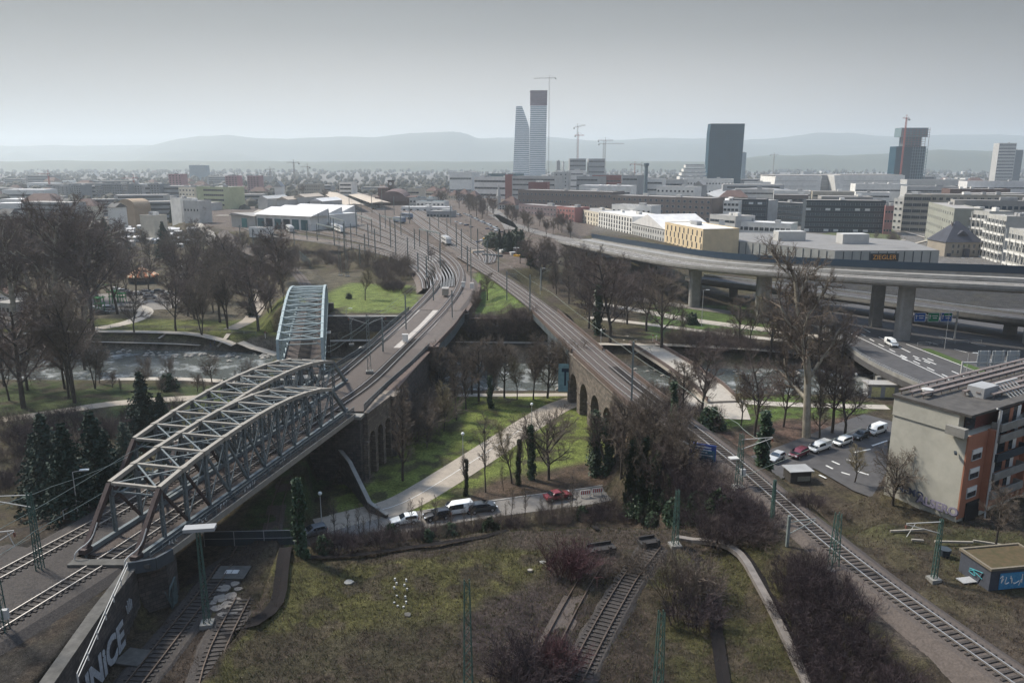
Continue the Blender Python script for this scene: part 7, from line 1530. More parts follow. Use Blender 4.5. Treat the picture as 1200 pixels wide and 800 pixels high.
# ---------------------------------------------------------------- trains
def loco(label, px, row, z_, L_, heading, m_, cat='locomotive', H=3.8, name='locomotive'):
    p = G(px, row, z_); t = thing(name, label, cat, p, heading); v_ = []
    mb = MB().box((0, 0, H / 2 + .5), (L_ - 2, 2.9, H - 1)); mb.add([(L_ / 2 - 1, -1.45, 1), (L_ / 2, -1.3, 1), (L_ / 2, 1.3, 1), (L_ / 2 - 1, 1.45, 1), (L_ / 2 - 1, -1.45, H), (L_ / 2 - .5, -1.2, H - .4), (L_ / 2 - .5, 1.2, H - .4), (L_ / 2 - 1, 1.45, H)], [(0, 1, 5, 4), (1, 2, 6, 5), (2, 3, 7, 6), (4, 5, 6, 7), (3, 2, 1, 0)]); mb.build('body', m_, t)
    MB().box((0, 0, H + .1), (L_ - 2.4, 2.3, .3)).build('roof', M_grey, t)
    for s in (-1, 1): MB().box((0, s * 1.47, H * .7), (L_ - 3, .06, .7)).build('window_band', glass, t)
    for x in (-L_ * .32, L_ * .32): MB().box((x, 0, .45), (3.2, 2.2, .8)).build('bogie', tyre, t)
    MB().box((L_ / 2 - .7, 0, H * .72), (.3, 2.2, .8)).build('windscreen', glass, t); return t
loco('grey railcar standing half inside the engine shed', 340, 272, 11, 20, hd((333, 266), (347, 275), 11), M_lgrey, 'railcar', name='railcar')
d_ = hd((362, 257), (402, 273), 11.5)
for i in range(4): loco('white coach of the long train right of the engine shed, %s from the shed' % ('first second third fourth'.split()[i]), 367 + i * 10.2, 259.5 + i * 4.1, 11.5, 22, d_, M_white, 'coach', name='railway_coach')
loco('blue grey shunting locomotive in front of the station', 468, 261, 11.5, 14, -.9, cmat('blue_grey_loco', (0.14, 0.17, 0.22))); loco('second blue grey locomotive behind the first in front of the station', 477, 256, 11.5, 14, -.9, MATS['blue_grey_loco']); loco('pale grey locomotive on the sidings right of the main throat', 523, 286, 11.5, 16, hd((515, 280), (530, 289), 11.5) , M_lgrey)
loco('red railcar left of the platform roofs', 355, 245, 11, 14, .3, M_red, 'railcar', name='railcar'); loco('red railcar behind the engine shed roof', 378, 246, 11, 12, .3, M_red, 'railcar', name='railcar')
# ---------------------------------------------------------------- masts, wires, lamps
mast_g = mat('green_mast_paint', (0.05, 0.095, 0.08), rough=.6, var=.2, scale=1.5); mast_y = mat('grey_mast_paint', (0.17, 0.19, 0.18), rough=.6); ins_m = mat('insulator', (0.14, 0.06, 0.04)); conc_f = MATS['concrete']
def lattice(label, px, row, top, w_=.62, m_=None, arm=None, z_=None, group=None, name='lattice_mast', box=False):
    p = GT(px, row) if z_ is None else G(px, row, z_); H = max(3, zat(p, top) - p.z); t = thing(name, label, 'mast', p, .15, group=group); m_ = m_ or mast_g; mb = MB()
    w2 = w_ * .55; f = lambda q: (w_ + (w2 - w_) * q) / 2
    for sx in (-1, 1):
        for sy in (-1, 1): mb.beam((sx * f(0), sy * f(0), 0), (sx * f(1), sy * f(1), H), .075, .075)
    n = int(H / (w_ * 1.1))
    for i in range(n):
        a, b_ = i / n, (i + 1) / n
        for s in (-1, 1):
            mb.beam((-f(a), s * f(a), H * a), (f(b_), s * f(b_), H * b_), .035, .045) if i % 2 else mb.beam((f(a), s * f(a), H * a), (-f(b_), s * f(b_), H * b_), .035, .045)
            mb.beam((s * f(a), -f(a), H * a), (s * f(b_), f(b_), H * b_), .035, .045) if i % 2 else mb.beam((s * f(a), f(a), H * a), (s * f(b_), -f(b_), H * b_), .035, .045)
    mb.build('lattice', m_, t); MB().box((0, 0, .1), (w_ + .7, w_ + .7, .5)).build('foundation', conc_f, t)
    if arm:
        for (L_, dz) in arm:
            s = 1 if L_ > 0 else -1; mb = MB().beam((0, 0, H - dz), (L_, 0, H - dz + .1), .07, .07).beam((0, 0, H - dz - 1.3), (L_, 0, H - dz), .07, .07).beam((L_ * .75, 0, H - dz), (L_ * .95, 0, H - dz - 1.4), .05, .05); mb.build('cantilever', M_lgrey, t); MB().lathe([(.06, 0), (.13, .1), (.06, .2), (.13, .3), (.06, .4)], 8, (L_, 0, H - dz - .5)).build('insulator', ins_m, t)
    if box: MB().box((.45, -.1, 2.2), (.6, .4, .9)).build('switch_box', M_lgrey, t); MB().box((-.9, 0, H - 3.2), (1.2, .9, .12)).build('platform', M_lgrey, t)
    t['_H'] = H; return t, p + Vector((0, 0, H))
lattice('tall green lattice mast in the yard meadow left of the sidings', 549, 815, 680, .75); t, _ = lattice('green lattice mast cut by the bottom edge right of the exposed siding', 770, 830, 716, .72)
lattice('green lattice mast right of the single line in the foreground', 976, 668, 601, .8, arm=None); lattice('green lattice mast with platform and yellow box beside the line near the blue sign', 865, 572, 508, .7, arm=[(4.2, .8)], box=True); lattice('green lattice mast at the back of the yard beside the ivy clump', 791, 640, 574, .62)
lattice('thin green lattice mast on the waste ground near the graffiti hut', 1094, 680, 608, .42, arm=[(-4.0, .3)]); lattice('thin green mast on the bank left of the single line', 904, 615, 562, .34)
lattice('green mast with lamp head beside the graffiti wall cutting', 243, 732, 622, .55); MB().box((.2, 0, bpy.data.objects['lattice_mast.007']['_H'] + .3 if 'lattice_mast.007' in bpy.data.objects else 9), (3.0, 1.1, .35)).build('lamp_head', M_grey, bpy.data.objects.get('lattice_mast.007'))
t, m1 = lattice('dark catenary mast between the two tracks at the left, its arm reaching left', 48, 672, 577, .6, arm=[(-4.6, .25)]); t, m2 = lattice('dark lattice mast at the left edge with a transformer cluster on top', 4, 745, 612, .8, arm=[(2.2, 1.0)], box=True)
lattice('grey lattice mast on the main line embankment beyond the truss bridges', 433, 436, 368, .7, mast_y, arm=[(3.5, .6), (-3.5, .6)], z_=12); lattice('pair of lattice masts below the yard, left one', 399, 323, 262, .9, mast_y); lattice('pair of lattice masts below the yard, right one', 407, 324, 275, .9, mast_y); lattice('grey lattice mast behind the retaining wall of the bright lawn', 412, 404, 372, .6, mast_y, z_=3.5)
def pole(label, px, row, top, m_=None, z_=None, r_=.11, arms=1, name='catenary_mast', cat='mast', group=None, al=3.2, rz=None):
    p = GT(px, row) if z_ is None else G(px, row, z_); H = max(3, zat(p, top) - p.z); t = thing(name, label, cat, p, rnd.uniform(-.3, .3) if rz is None else rz, group=group); MB().beam((0, 0, 0), (0, 0, H), r_ * 2, r_ * 2.4).build('post', m_ or mast_y, t)
    for k in range(arms):
        s = 1 if k == 0 else -1; MB().beam((0, 0, H - .8), (s * al, 0, H - .6), .07, .07).beam((0, 0, H - 2.2), (s * al, 0, H - .8), .07, .07).beam((s * al * .8, 0, H - .8), (s * al, 0, H - 1.9), .05, .05).build('cantilever', m_ or mast_y, t)
    return t
for i, (x, y, tp) in enumerate(((638, 392, 328), (655, 366, 322), (597, 330, 302), (775, 420, 405))):
    pass
for x, y, tp, lb in ((594, 352, 318, 'slim catenary mast left of the right hand line on the grass wedge'), (621, 364, 322, 'catenary mast at the north end of the right hand river bridge'), (634, 340, 313, 'white catenary pole right of the right hand line'), (508, 352, 330, 'catenary mast on the left edge of the girder bridge'), (476, 386, 345, 'catenary portal post over the left main track'), (449, 412, 372, 'slender catenary post on the main embankment'), (530, 372, 340, 'catenary post beside the right main track'), (552, 330, 290, 'catenary post where the right hand line diverges'), (740, 470, 400, 'post on the right parapet of the arched viaduct'), (922, 640, 604, 'short signal post beside the single line')): pole(lb, x, y, tp, z_=12 if 'signal' not in lb else None, r_=.12)
rr = random.Random(12); yardp = [(392, 285, 256), (404, 300, 262), (418, 276, 244), (432, 290, 262), (446, 283, 250), (452, 268, 240), (440, 300, 268), (458, 290, 255), (464, 300, 258), (478, 305, 278), (486, 292, 268), (502, 305, 270), (516, 315, 285), (504, 276, 255), (514, 268, 248), (535, 290, 262), (541, 305, 268), (552, 285, 256), (560, 300, 268), (424, 262, 238), (410, 255, 232), (398, 262, 238), (386, 270, 246), (374, 275, 250), (360, 281, 262), (345, 287, 268), (320, 290, 272), (297, 287, 268), (282, 283, 264), (428, 300, 274), (490, 318, 296), (500, 325, 300), (470, 276, 250), (436, 250, 226), (448, 246, 222), (462, 252, 230), (480, 262, 238), (524, 278, 256), (548, 318, 288), (571, 308, 282), (584, 320, 290), (528, 262, 240), (378, 258, 236), (330, 281, 262), (412, 294, 262), (422, 310, 286)]
for i, (x, y, tp) in enumerate(yardp): pole('grey overhead line mast standing among the tracks of the rail yard', x, y, tp, z_=11.3, r_=.16, arms=1 + i % 2, group='overhead line masts in the rail yard')
for i, (x0, y0, x1, y1) in enumerate(((418, 254, 436, 262), (446, 256, 470, 262), (388, 258, 404, 264), (492, 276, 516, 282), (372, 268, 392, 274))):
    a, b_ = G(x0, y0 + 14, 11), G(x1, y1 + 14, 11); Hh = 9; t = thing('signal_gantry', 'steel portal gantry spanning several yard tracks, %s counted from the left' % ('third fourth second fifth first'.split()[i]), 'gantry', a)
    d = b_ - a; MB().beam((0, 0, 0), (0, 0, Hh), .4, .4).build('post', mast_y, t); MB().beam(d, d + Vector((0, 0, Hh)), .4, .4).build('post', mast_y, t); MB().beam((0, 0, Hh), d + Vector((0, 0, Hh)), .4, .6).build('crossbeam', mast_y, t)
# overhead wires at the left
def wire(pts, label, r_=.03, m_=None, sag=.4):
    pts = [Vector(p) for p in pts]; q = []
    for a, b_ in zip(pts, pts[1:]):
        for i in range(8): f = i / 8; q.append(a.lerp(b_, f) - Vector((0, 0, sag * 4 * f * (1 - f))))
    q.append(pts[-1]); o = MB().tube(q, r_, 4).build('overhead_wire', m_ or mat('wire_copper', (0.22, 0.25, 0.22))); return tag(o, label, 'wire')
def wp(px, row, X, Y): return None
def at_y(px, row, Y): r_ = ray(px, row); k = Y / r_.y; return Vector((r_.x * k, Y, CAMH + r_.z * k))
wire([at_y(-20, 630, 66), at_y(150, 531, 88), (-34.6, 139, 17.6)], 'upper overhead wire entering the second truss bridge', sag=.2); wire([at_y(-20, 660, 62), at_y(40, 622, 69), at_y(180, 540, 86), (-30.6, 121, 17.4)], 'overhead wire running above the right track into the nearest bridge', sag=.2); wire([at_y(-20, 660, 71), at_y(100, 590, 88), (-34.3, 139, 18)], 'lower contact wire above the left track', sag=.2); wire([at_y(-20, 596, 70), at_y(60, 570, 79), at_y(150, 535, 90)], 'earth wire passing the left catenary mast', sag=.2)
for nm, tr in (('right', [(-30.6, 121)] + [tuple(G(a, b_, 12).xy) for a, b_ in ((432, 450), (470, 412), (500, 383), (520, 362), (533, 345), (540, 330))]), ('left', [(-34.3, 139)] + [tuple(G(a, b_, 12).xy) for a, b_ in ((403, 435), (440, 403), (470, 377), (490, 357), (508, 338))])):
    wire([(x, y, 17.6) for x, y in tr], 'contact wire above the %s main track on the viaduct' % nm, sag=.15); wire([(x, y, 18.8) for x, y in tr], 'carrier wire above the %s main track on the viaduct' % nm, sag=.5, r_=.035)
wire([at_y(1010, 500, 90), at_y(865, 560, 90)], 'span wire from the lattice mast across the single line', sag=.1); wire([(x, y, 17.4) for x, y in T3 if 80 < y < 305], 'contact wire following the single line over the arched viaduct', sag=.3)
# lamps
lampg = mat('lamp_globe', (0.75, 0.75, 0.72), rough=.3)
def lamp(label, px, row, top, kind='globe', z_=None, group=None):
    p = GT(px, row) if z_ is None else G(px, row, z_); H = max(2.5, zat(p, top) - p.z); t = thing('street_lamp', label, 'street lamp', p, rnd.uniform(-.4, .4), group=group)
    MB().tube([(0, 0, 0), (0, 0, H)], [.09, .05], 8).build('pole', M_lgrey, t)
    if kind == 'globe': MB().lathe([(.05, 0), (.24, .12), (.3, .3), (.22, .5), (.04, .58)], 12, (0, 0, H)).build('lamp_globe', lampg, t)
    else: MB().beam((0, 0, H), (1.2, 0, H + .2), .07, .07).build('arm', M_lgrey, t); MB().box((1.3, 0, H + .2), (1.0, .3, .14)).build('lamp_head', lampg, t)
for x, y, tp, k, lb in ((377, 612, 580, 'globe', 'globe lamp beside the wing wall at the path entrance'), (543, 556, 510, 'globe', 'globe lamp between the lawn and the broad park path'), (623, 500, 475, 'globe', 'globe lamp near the top of the park path'), (92, 605, 553, 'arm', 'pale lamp post on the slope left of the tracks'), (134, 362, 310, 'arm', 'tall twin headed lamp in the playground'), (217, 358, 313, 'globe', 'lamp in the wood right of the carousel'), (318, 358, 352, 'arm', 'lamp beside the bend of the park path'), (406, 372, 362, 'arm', 'small lamp in front of the retaining wall'), (822, 382, 340, 'arm', 'lamp under the viaduct between the tall pillars'), (1104, 430, 365, 'arm', 'tall lamp post between the motorway carriageways'), (1127, 474, 414, 'arm', 'dark lamp post on the motorway edge'), (840, 316, 294, 'arm', 'lamp post in front of the long warehouse'), (1122, 325, 303, 'arm', 'left one of two dark lamp posts on the high viaduct'), (1132, 325, 303, 'arm', 'right one of two dark lamp posts on the high viaduct'), (633, 345, 315, 'arm', 'lamp beside the right hand line in the thicket'), (704, 405, 388, 'globe', 'low lamp beside the road bridge'), (775, 395, 378, 'globe', 'lamp at the junction of the pale paths'), (1000, 470, 440, 'globe', 'lamp near the yellow cabins')): lamp(lb, x, y, tp, k)
# ---------------------------------------------------------------- signs
blue_s = mat('blue_sign', (0.02, 0.10, 0.36)); green_s = mat('green_sign', (0.015, 0.22, 0.11)); white_p = mat('sign_white', (0.7, 0.7, 0.7)); grey_s = mat('sign_back', (0.30, 0.32, 0.33))
t = thing('motorway_gantry', 'sign gantry carrying blue and green direction signs under the viaduct', 'sign gantry', (0, 0, 0)); p0 = at_y(1070, 369, 205); p1 = at_y(1118, 369, 205)
mb = MB().beam(p0 + Vector((-1, .4, -.4)), p1 + Vector((1, .4, -.4)), .3, .4); mb.beam(p1 + Vector((1.2, .4, 1)), Vector((p1.x + 1.2, 205.4, 5)), .35, .35).beam(p0 + Vector((-1.2, .4, 1)), Vector((p0.x - 1.2, 205.4, 5)), .35, .35); mb.build('frame', M_lgrey, t)
for i, (x, m_, s) in enumerate(((1078, blue_s, '← Zoll'), (1094, green_s, '↑ Basel'), (1109, blue_s, '↑'))):
    p = at_y(x, 371.5, 204.6); b_ = MB().box((0, 0, 0), (3.1, .15, 2.5)).build('sign_panel', m_, t); b_.location = p; fr = MB()
    for a, q in (((0, -.1, 1.2), (3.0, .06, .1)), ((0, -.1, -1.2), (3.0, .06, .1)), ((-1.48, -.1, 0), (.1, .06, 2.4)), ((1.48, -.1, 0), (.1, .06, 2.4))): fr.box(a, q)
    fr.build('sign_border', white_p, b_)
    ar = MB().beam((-1.0, -.11, -.5), (-1.0, -.11, .6), .16, .05, (0, 1, 0)).beam((-1.0, -.11, .6), (-1.25, -.11, .25), .14, .05, (0, 1, 0)).beam((-1.0, -.11, .6), (-.75, -.11, .25), .14, .05, (0, 1, 0))
    for k in range(2): ar.box((.35, -.11, .35 - .6 * k), (1.5 - .4 * k, .05, .22))
    ar.build('arrow_and_lines', white_p, b_)
    if i == 2: MB().box((.3, -.1, .75), (2.0, .04, .7)).build('green_field', green_s, b_)
t = thing('motorway_gantry', 'gantry seen from behind with three grey sign backs over the motorway', 'sign gantry', (0, 0, 0)); yb = 168
for x in (1152.5, 1169.5, 1187): p = at_y(x, 420, yb); b_ = MB().box((0, 0, 0), (2.8, .15, 3.6)).build('sign_back', grey_s, t); b_.location = p; mb = MB(); [mb.box((q, -.14, 0), (.12, .14, 3.8)) for q in (-.9, .9)]; mb.box((0, -.16, .9), (2.8, .12, .12)); mb.box((0, -.16, -.9), (2.8, .12, .12)); mb.build('stiffeners', M_lgrey, b_)
pa, pb = at_y(1128, 425, yb), at_y(1205, 424, yb); MB().beam(pa, pb, .35, .35).beam((pa.x, yb, pa.z + .3), (pa.x, yb, 5), .3, .3).beam((pb.x, yb, pb.z), (pb.x, yb, 5), .3, .3).build('frame', M_lgrey, t)
t = thing('direction_sign', 'blue and green direction sign at the right edge above the pergola roof', 'sign', at_y(1196, 441, 142)); b_ = MB().box((.6, 0, 0), (3.4, .15, 2.0)).build('sign_panel', blue_s, t); MB().box((1.1, -.1, .35), (2.0, .05, .9)).build('green_field', green_s, b_); MB().beam((-.7, -.1, -.6), (-.7, -.1, .5), .16, .05, (0, 1, 0)).box((1.0, -.13, .35), (1.4, .04, .2)).build('arrow_and_lines', white_p, b_); MB().beam((0, .2, 0), (0, .2, -11), .25, .25).build('post', M_lgrey, t)
t = thing('advertising_board', 'blue and white billboard with a red mark on the bank below the line', 'billboard', at_y(823, 533, 101), -.45)
MB().box((0, 0, 0), (3.7, .2, 3.3)).build('board', mat('billboard_blue', (0.04, 0.075, 0.26), var=.2, scale=1), t); mb = MB()
for k in range(4): mb.box((-.2 + (k % 2) * .3, -.13, 1.25 - k * .38), (2.8 - (k % 3) * .5, .04, .14))
mb.box((.75, -.13, -.5), (1.2, .04, .12)); mb.box((.75, -.13, -.85), (1.2, .04, .12)); mb.build('printed_lines', white_p, t); MB().box((.8, -.12, -.3), (1.9, .05, 2.4)).build('teal_field', mat('teal_print', (0.05, 0.14, 0.20)), t); MB().box((.7, -.17, -1.35), (.7, .05, .5)).build('red_mark', mat('red_print', (0.55, 0.05, 0.04)), t)
for s in (-1.5, 1.5): MB().beam((s, .2, 0), (s, .2, -6), .15, .15).build('post', M_lgrey, t)
tag(MB().beam(at_y(801, 517, 100.6), at_y(814, 524, 100.4), .18, .18).build('white_rail', M_white), 'short white rail slanting above the blue billboard', 'rail')
# striped barriers
for i, x in enumerate((686, 700)):
    p = G(x, 583 - i * 2.5, 0); t = thing('traffic_barrier', ('left', 'right')[i] + ' one of two red and white barriers closing the street', 'barrier', p, .22); MB().box((0, 0, .95), (1.7, .06, .75)).build('board', M_white, t); mb = MB()
    for k in range(5): x_ = -.66 + .33 * k; mb.add([(x_ - .12, -.036, .62), (x_ + .04, -.036, .62), (x_ + .14, -.036, 1.28), (x_ - .02, -.036, 1.28)], [(0, 1, 2, 3)])
    mb.build('red_stripes', mat('barrier_red', (0.45, 0.05, 0.04)), t)
    for s in (-.7, .7): MB().box((s, 0, .3), (.08, .4, .6)).build('foot', M_grey, t)
# ---------------------------------------------------------------- carousel, playground, cabins, hut
p = G(168, 331, 3.5); t = thing('carousel_tent', 'round tent with orange and cream striped conical roof in the park', 'tent', p); sr = 6.2
org_ = mat('orange_canvas', (0.55, 0.20, 0.09)); crm = mat('cream_canvas', (0.65, 0.52, 0.36)); K = 24
for col_i, m_ in ((0, org_), (1, crm)):
    mb = MB()
    for k in range(K):
        if k % 2 != col_i: continue
        a, b_ = 6.283 * k / K, 6.283 * (k + 1) / K; mb.add([(sr * math.cos(a), sr * math.sin(a), 3.2), (sr * math.cos(b_), sr * math.sin(b_), 3.2), (.1 * math.cos(b_), .1 * math.sin(b_), 6.6), (.1 * math.cos(a), .1 * math.sin(a), 6.6), (sr * math.cos(a), sr * math.sin(a), 2.6), (sr * math.cos(b_), sr * math.sin(b_), 2.6)], [(0, 1, 2, 3), (4, 5, 1, 0)])
    mb.build('roof_stripes', m_, t)
MB().lathe([(5.6, 0), (5.6, 2.7)], 24).build('side_wall', M_dgrey, t); MB().lathe([(.3, 6.4), (.3, 7.0), (.05, 7.3)], 8).build('finial', M_white, t)
pgm = mat('play_green', (0.06, 0.24, 0.09))
for i, (x, y, h_) in enumerate(((118, 366, 5.5), (134, 356, 5.0), (143, 354, 3.5))):
    p = G(x, y, 3.5); t = thing('play_tower', ('tallest green climbing tower with ladder', 'green climbing tower with pointed top', 'small green climbing frame')[i] + ' in the playground', 'play tower', p)
    for a in (-1, 1):
        for b_ in (-1, 1): MB().beam((a * 1.1, b_ * 1.1, 0), (a * .9, b_ * .9, h_), .22, .22).build('post', pgm, t)
    MB().box((0, 0, h_ * .55), (2.6, 2.6, .2)).build('platform', pgm, t); MB().box((0, 0, h_ * .9), (2.8, 2.8, .25)).build('roof', pgm, t); mb = MB()
    for k in range(int(h_ / .5)): mb.beam((-1.1, -1.1, .4 + k * .5), (1.1, -1.1, .4 + k * .5), .1, .1)
    mb.build('ladder', pgm, t)
p = G(125, 343, 3.5); t = thing('climbing_beam', 'long green horizontal climbing beam left of the towers', 'play frame', p); MB().beam((-4, 0, 3.2), (4, 0, 3.2), .2, .2).build('beam', pgm, t)
for s in (-3.8, 0, 3.8): MB().beam((s, 0, 0), (s, 0, 3.2), .18, .18).build('post', pgm, t)
yc = mat('yellow_cabin', (0.55, 0.50, 0.24), dirt=.2)
p = G(1020, 466, .2); t = thing('site_cabin', 'row of flat roofed cabins with yellow panels beneath the motorway edge', 'cabin', p, -.05); MB().box((5.6, 1.6, 1.5), (12.4, 3.2, 3.0)).build('body', M_grey, t); MB().box((5.6, 1.6, 3.1), (13.0, 3.8, .25)).build('roof', M_froof, t)
for k in range(4): MB().box((1.1 + k * 3.0, -.06, 1.4), (2.0, .14, 2.3)).build('yellow_panel', yc, t)
# graffiti hut lower right
p = GT(1158, 693); hzh = 2.7; t = thing('graffiti_hut', 'small flat roofed hut covered in blue graffiti at the right edge', 'hut', p, .16); t.scale = (.82, .82, .9)
MB().box((4.2, 2.6, hzh / 2 - .3), (8.4, 5.2, hzh + .6)).build('wall', mat('dark_hut_wall', (0.06, 0.065, 0.08), dirt=.3), t); MB().box((4.2, 2.6, hzh + .08), (7.8, 4.6, .12)).build('roof', mat('mossy_roof', (0.045, 0.042, 0.016), var=.5, scale=1.5, col2=(0.10, 0.065, 0.035)), t); mb = MB()
for c, s in (((4.2, -.05, hzh + .1), (8.8, .3, .3)), ((4.2, 5.25, hzh + .1), (8.8, .3, .3)), ((-.05, 2.6, hzh + .1), (.3, 5, .3)), ((8.45, 2.6, hzh + .1), (.3, 5, .3))): mb.box(c, s)
mb.build('roof_edge', mat('weathered_board', (0.16, 0.135, 0.10)), t)
MB().box((4.6, -.07, 1.2), (6.6, .1, 2.0)).build('blue_mural', mat('blue_mural', (0.03, 0.16, 0.32), var=.5, scale=2, col2=(0.08, 0.26, 0.40)), t); rr = random.Random(14)
for k in range(9): MB().tube(smooth_path([(1.6 + k * .68 + rr.uniform(-.4, .4), -.16, rr.uniform(.4, 2.2)) for _ in range(4)], 2), .06, 4).build('painted_stroke', M_white, t)
MB().tube(smooth_path([(-.12, 1 + rr.uniform(0, 3), rr.uniform(.4, 2.4)) for _ in range(8)], 2), .05, 4).build('painted_stroke', mat('teal_paint', (0.05, 0.25, 0.28)), t)
tag(MB().box((0, 0, .9), (1.8, .08, 1.8), .5, Matrix.Rotation(.35, 4, 'X')).build('leaning_board', mat('grey_board', (0.16, 0.18, 0.22))), 'grey board leaning against the graffiti hut', 'board').location = GT(1150, 681)
tag(MB().box((0, 0, .1), (2.2, 1.1, .08), .2).build('dumped_sheet', M_grey), 'pale dumped sheet lying in front of the graffiti hut', 'sheet').location = GT(1135, 681) + Vector((0, 0, .1))
p = GT(926, 566); t = thing('garden_shed', 'old dark shed with flat grey roof and boarded front on the slope', 'shed', p, .12); MB().box((1.8, 1.3, .9), (3.6, 2.6, 2.2)).build('wall', mat('rotten_boards', (0.05, 0.045, 0.04), var=.4, scale=3), t); MB().box((1.8, 1.2, 2.06), (4.2, 3.2, .14)).build('roof', M_grey, t); MB().box((2.3, -.06, .7), (2.2, .1, .8)).build('pale_boards', mat('pale_boards', (0.20, 0.20, 0.17)), t)
stm0 = mat('broken_slab_stone', (0.20, 0.175, 0.15), var=.3, scale=2)
cs = mat('pale_stone', (0.27, 0.24, 0.20), var=.2, scale=3); rr = random.Random(17)
def stone_at(px, row, s, label, group=None, flat=.5, m_=None, name='stone', cat='stone'):
    p = GT(px, row); mb = MB(); n = 7; a0_ = rr.random() * 6; v_ = [(s * math.cos(a0_ + 6.28 * k / n) * rr.uniform(.7, 1.2), s * math.sin(a0_ + 6.28 * k / n) * rr.uniform(.7, 1.1)) for k in range(n)]; mb.prism(v_, -.15, s * flat); o = mb.build(name, m_ or cs); o.location = p + Vector((0, 0, .05)); return tag(o, label, cat, group)
for x, y in ((463, 679), (465, 684), (462, 689), (465, 699), (462, 707), (466, 711), (476, 680), (474, 686), (477, 691), (475, 700), (476, 706), (473, 712)): stone_at(x, y, .11, 'small white marker stone in the double line across the yard meadow', 'white marker stones in the meadow', 1.4, M_lgrey, 'marker_stone')
stone_at(478, 721, .4, 'pale square slab just below the double line of white stones', None, .3, old_conc, 'slab'); stone_at(636, 659, .42, 'round pale concrete lid on the green patch of the yard', None, .15, concrete, name='manhole_lid', cat='lid'); stone_at(621, 669, .3, 'small pale stone left below the round lid'); stone_at(408, 682, .6, 'grey concrete slab in the upper left of the meadow', None, .08, concrete)
for x, y, s in ((262, 690, .9), (270, 698, .8), (258, 702, .9), (266, 709, .8), (276, 704, .6), (255, 713, .7), (272, 718, .7), (279, 690, .5), (262, 720, .6), (275, 684, .6), (250, 706, .5), (281, 713, .5)): stone_at(x, y, s, 'broken pale paving slab in the patch beside the lamp mast', 'broken paving slabs', .08, stm0, name='paving_slab', cat='slab')
p = GT(272, 672); t = thing('concrete_pad', 'concrete pad with a pale double cover above the broken slabs', 'concrete pad', p); MB().box((0, 0, .1), (3.6, 2.8, .24)).build('pad', old_conc, t); [MB().box((s, 0, .25), (.7, .8, .08)).build('cover', M_lgrey, t) for s in (-.4, .4)]
p = GT(157, 771); tag(MB().box((0, 0, .1), (2.6, 2.4, .2), -.2).build('concrete_slab', old_conc), 'flat concrete slab beside the track below the graffiti wall', 'slab').location = p
# buffer remains at the heads of the sidings
for i, (x, y) in enumerate(((704, 648), (760, 640))):
    p = GT(x, y); t = thing('buffer_stop', ('rusted wagon frame lying at the head of the left siding', 'low dark buffer block at the head of the right siding')[i], 'buffer stop', p, .3); mb = MB().box((0, 0, .5), (3.4 - i, 1.3, .5)); mb.box((0, .6, .9), (3.0 - i, .2, .4)); mb.build('frame', mat('charred_iron', (0.03, 0.027, 0.026), var=.4, scale=3), t)
    for s in (-1, 1): MB().box((s * .9, -.6, .6), (.3, .4, .9)).build('buffer', MATS['charred_iron'], t)
# drainage channel with pale kerb
chn = [GT(a, b_) for a, b_ in ((795, 628), (830, 631), (858, 637), (880, 652), (898, 685), (918, 720), (940, 765), (962, 812))]
for p in chn: p.z = hz(p.x, p.y)
cp = resample(smooth_path(chn, 2), 2)
for p, q in zip(cp, hzs(cp)): p.z = q
t = thing('cable_trough', 'dark drainage channel with pale concrete edging bending across the yard', 'channel', (0, 0, 0)); sweep_box([p.copy() for p in cp], .9, .75, -.1, .42).build('edging', mat('trough_concrete', (0.17, 0.15, 0.135), var=.25, scale=1, dirt=.4), t); ribbon([p.copy() for p in cp], [(-1.0, .16), (-.5, .1), (.5, .14)]).build('channel_bed', mat('wet_mud', (0.017, 0.015, 0.015), rough=.95, spec=.05), t)
chn2 = [GT(a, b_) for a, b_ in ((800, 640), (820, 655), (832, 690), (838, 730), (845, 780), (850, 812))]; cp = resample(smooth_path(chn2, 2), 2)
for p, q in zip(cp, hzs(cp)): p.z = q
struct(ribbon(cp, [(-.6, .16), (0, .12), (.6, .17)]).build('ditch', MATS['wet_mud']))
ch3 = [GT(a, b_) for a, b_ in ((350, 640), (330, 672), (328, 705), (312, 725), (285, 738), (272, 745))]; cp = resample(smooth_path(ch3, 2), 2)
for p, q in zip(cp, hzs(cp)): p.z = q
struct(ribbon(cp, [(-.7, .3), (0, .22), (.7, .3)]).build('ditch', MATS['wet_mud']))
ch4 = [GT(a, b_) for a, b_ in ((365, 655), (450, 648), (520, 638), (600, 626), (660, 618), (700, 622))]; cp = resample(smooth_path(ch4, 2), 2)
for p, q in zip(cp, hzs(cp)): p.z = q
struct(ribbon(cp, [(-.35, .3), (0, .26), (.35, .3)]).build('ditch', MATS['wet_mud']))
# low timber and pipes on the waste ground right
for i, (x0, y0, x1, y1) in enumerate(((1043, 624, 1083, 622), (1068, 634, 1082, 635), (1095, 636, 1140, 637), (1140, 635, 1185, 642))): a, b_ = GT(x0, y0), GT(x1, y1); tag(MB().beam(a + Vector((0, 0, .2)), b_ + Vector((0, 0, .2)), .22, .22).build('timber', cs), ('pale', 'short pale', 'long dark', 'right hand')[i] + ' timber baulk lying on the waste ground near the thin mast', 'timber')
tag(MB().lathe([(.5, 0), (.7, 1.0), (.6, 1.0)], 8).build('rubbish_bin', M_dgrey), 'black tub beside the thin mast on the waste ground', 'bin').location = GT(1106, 652)
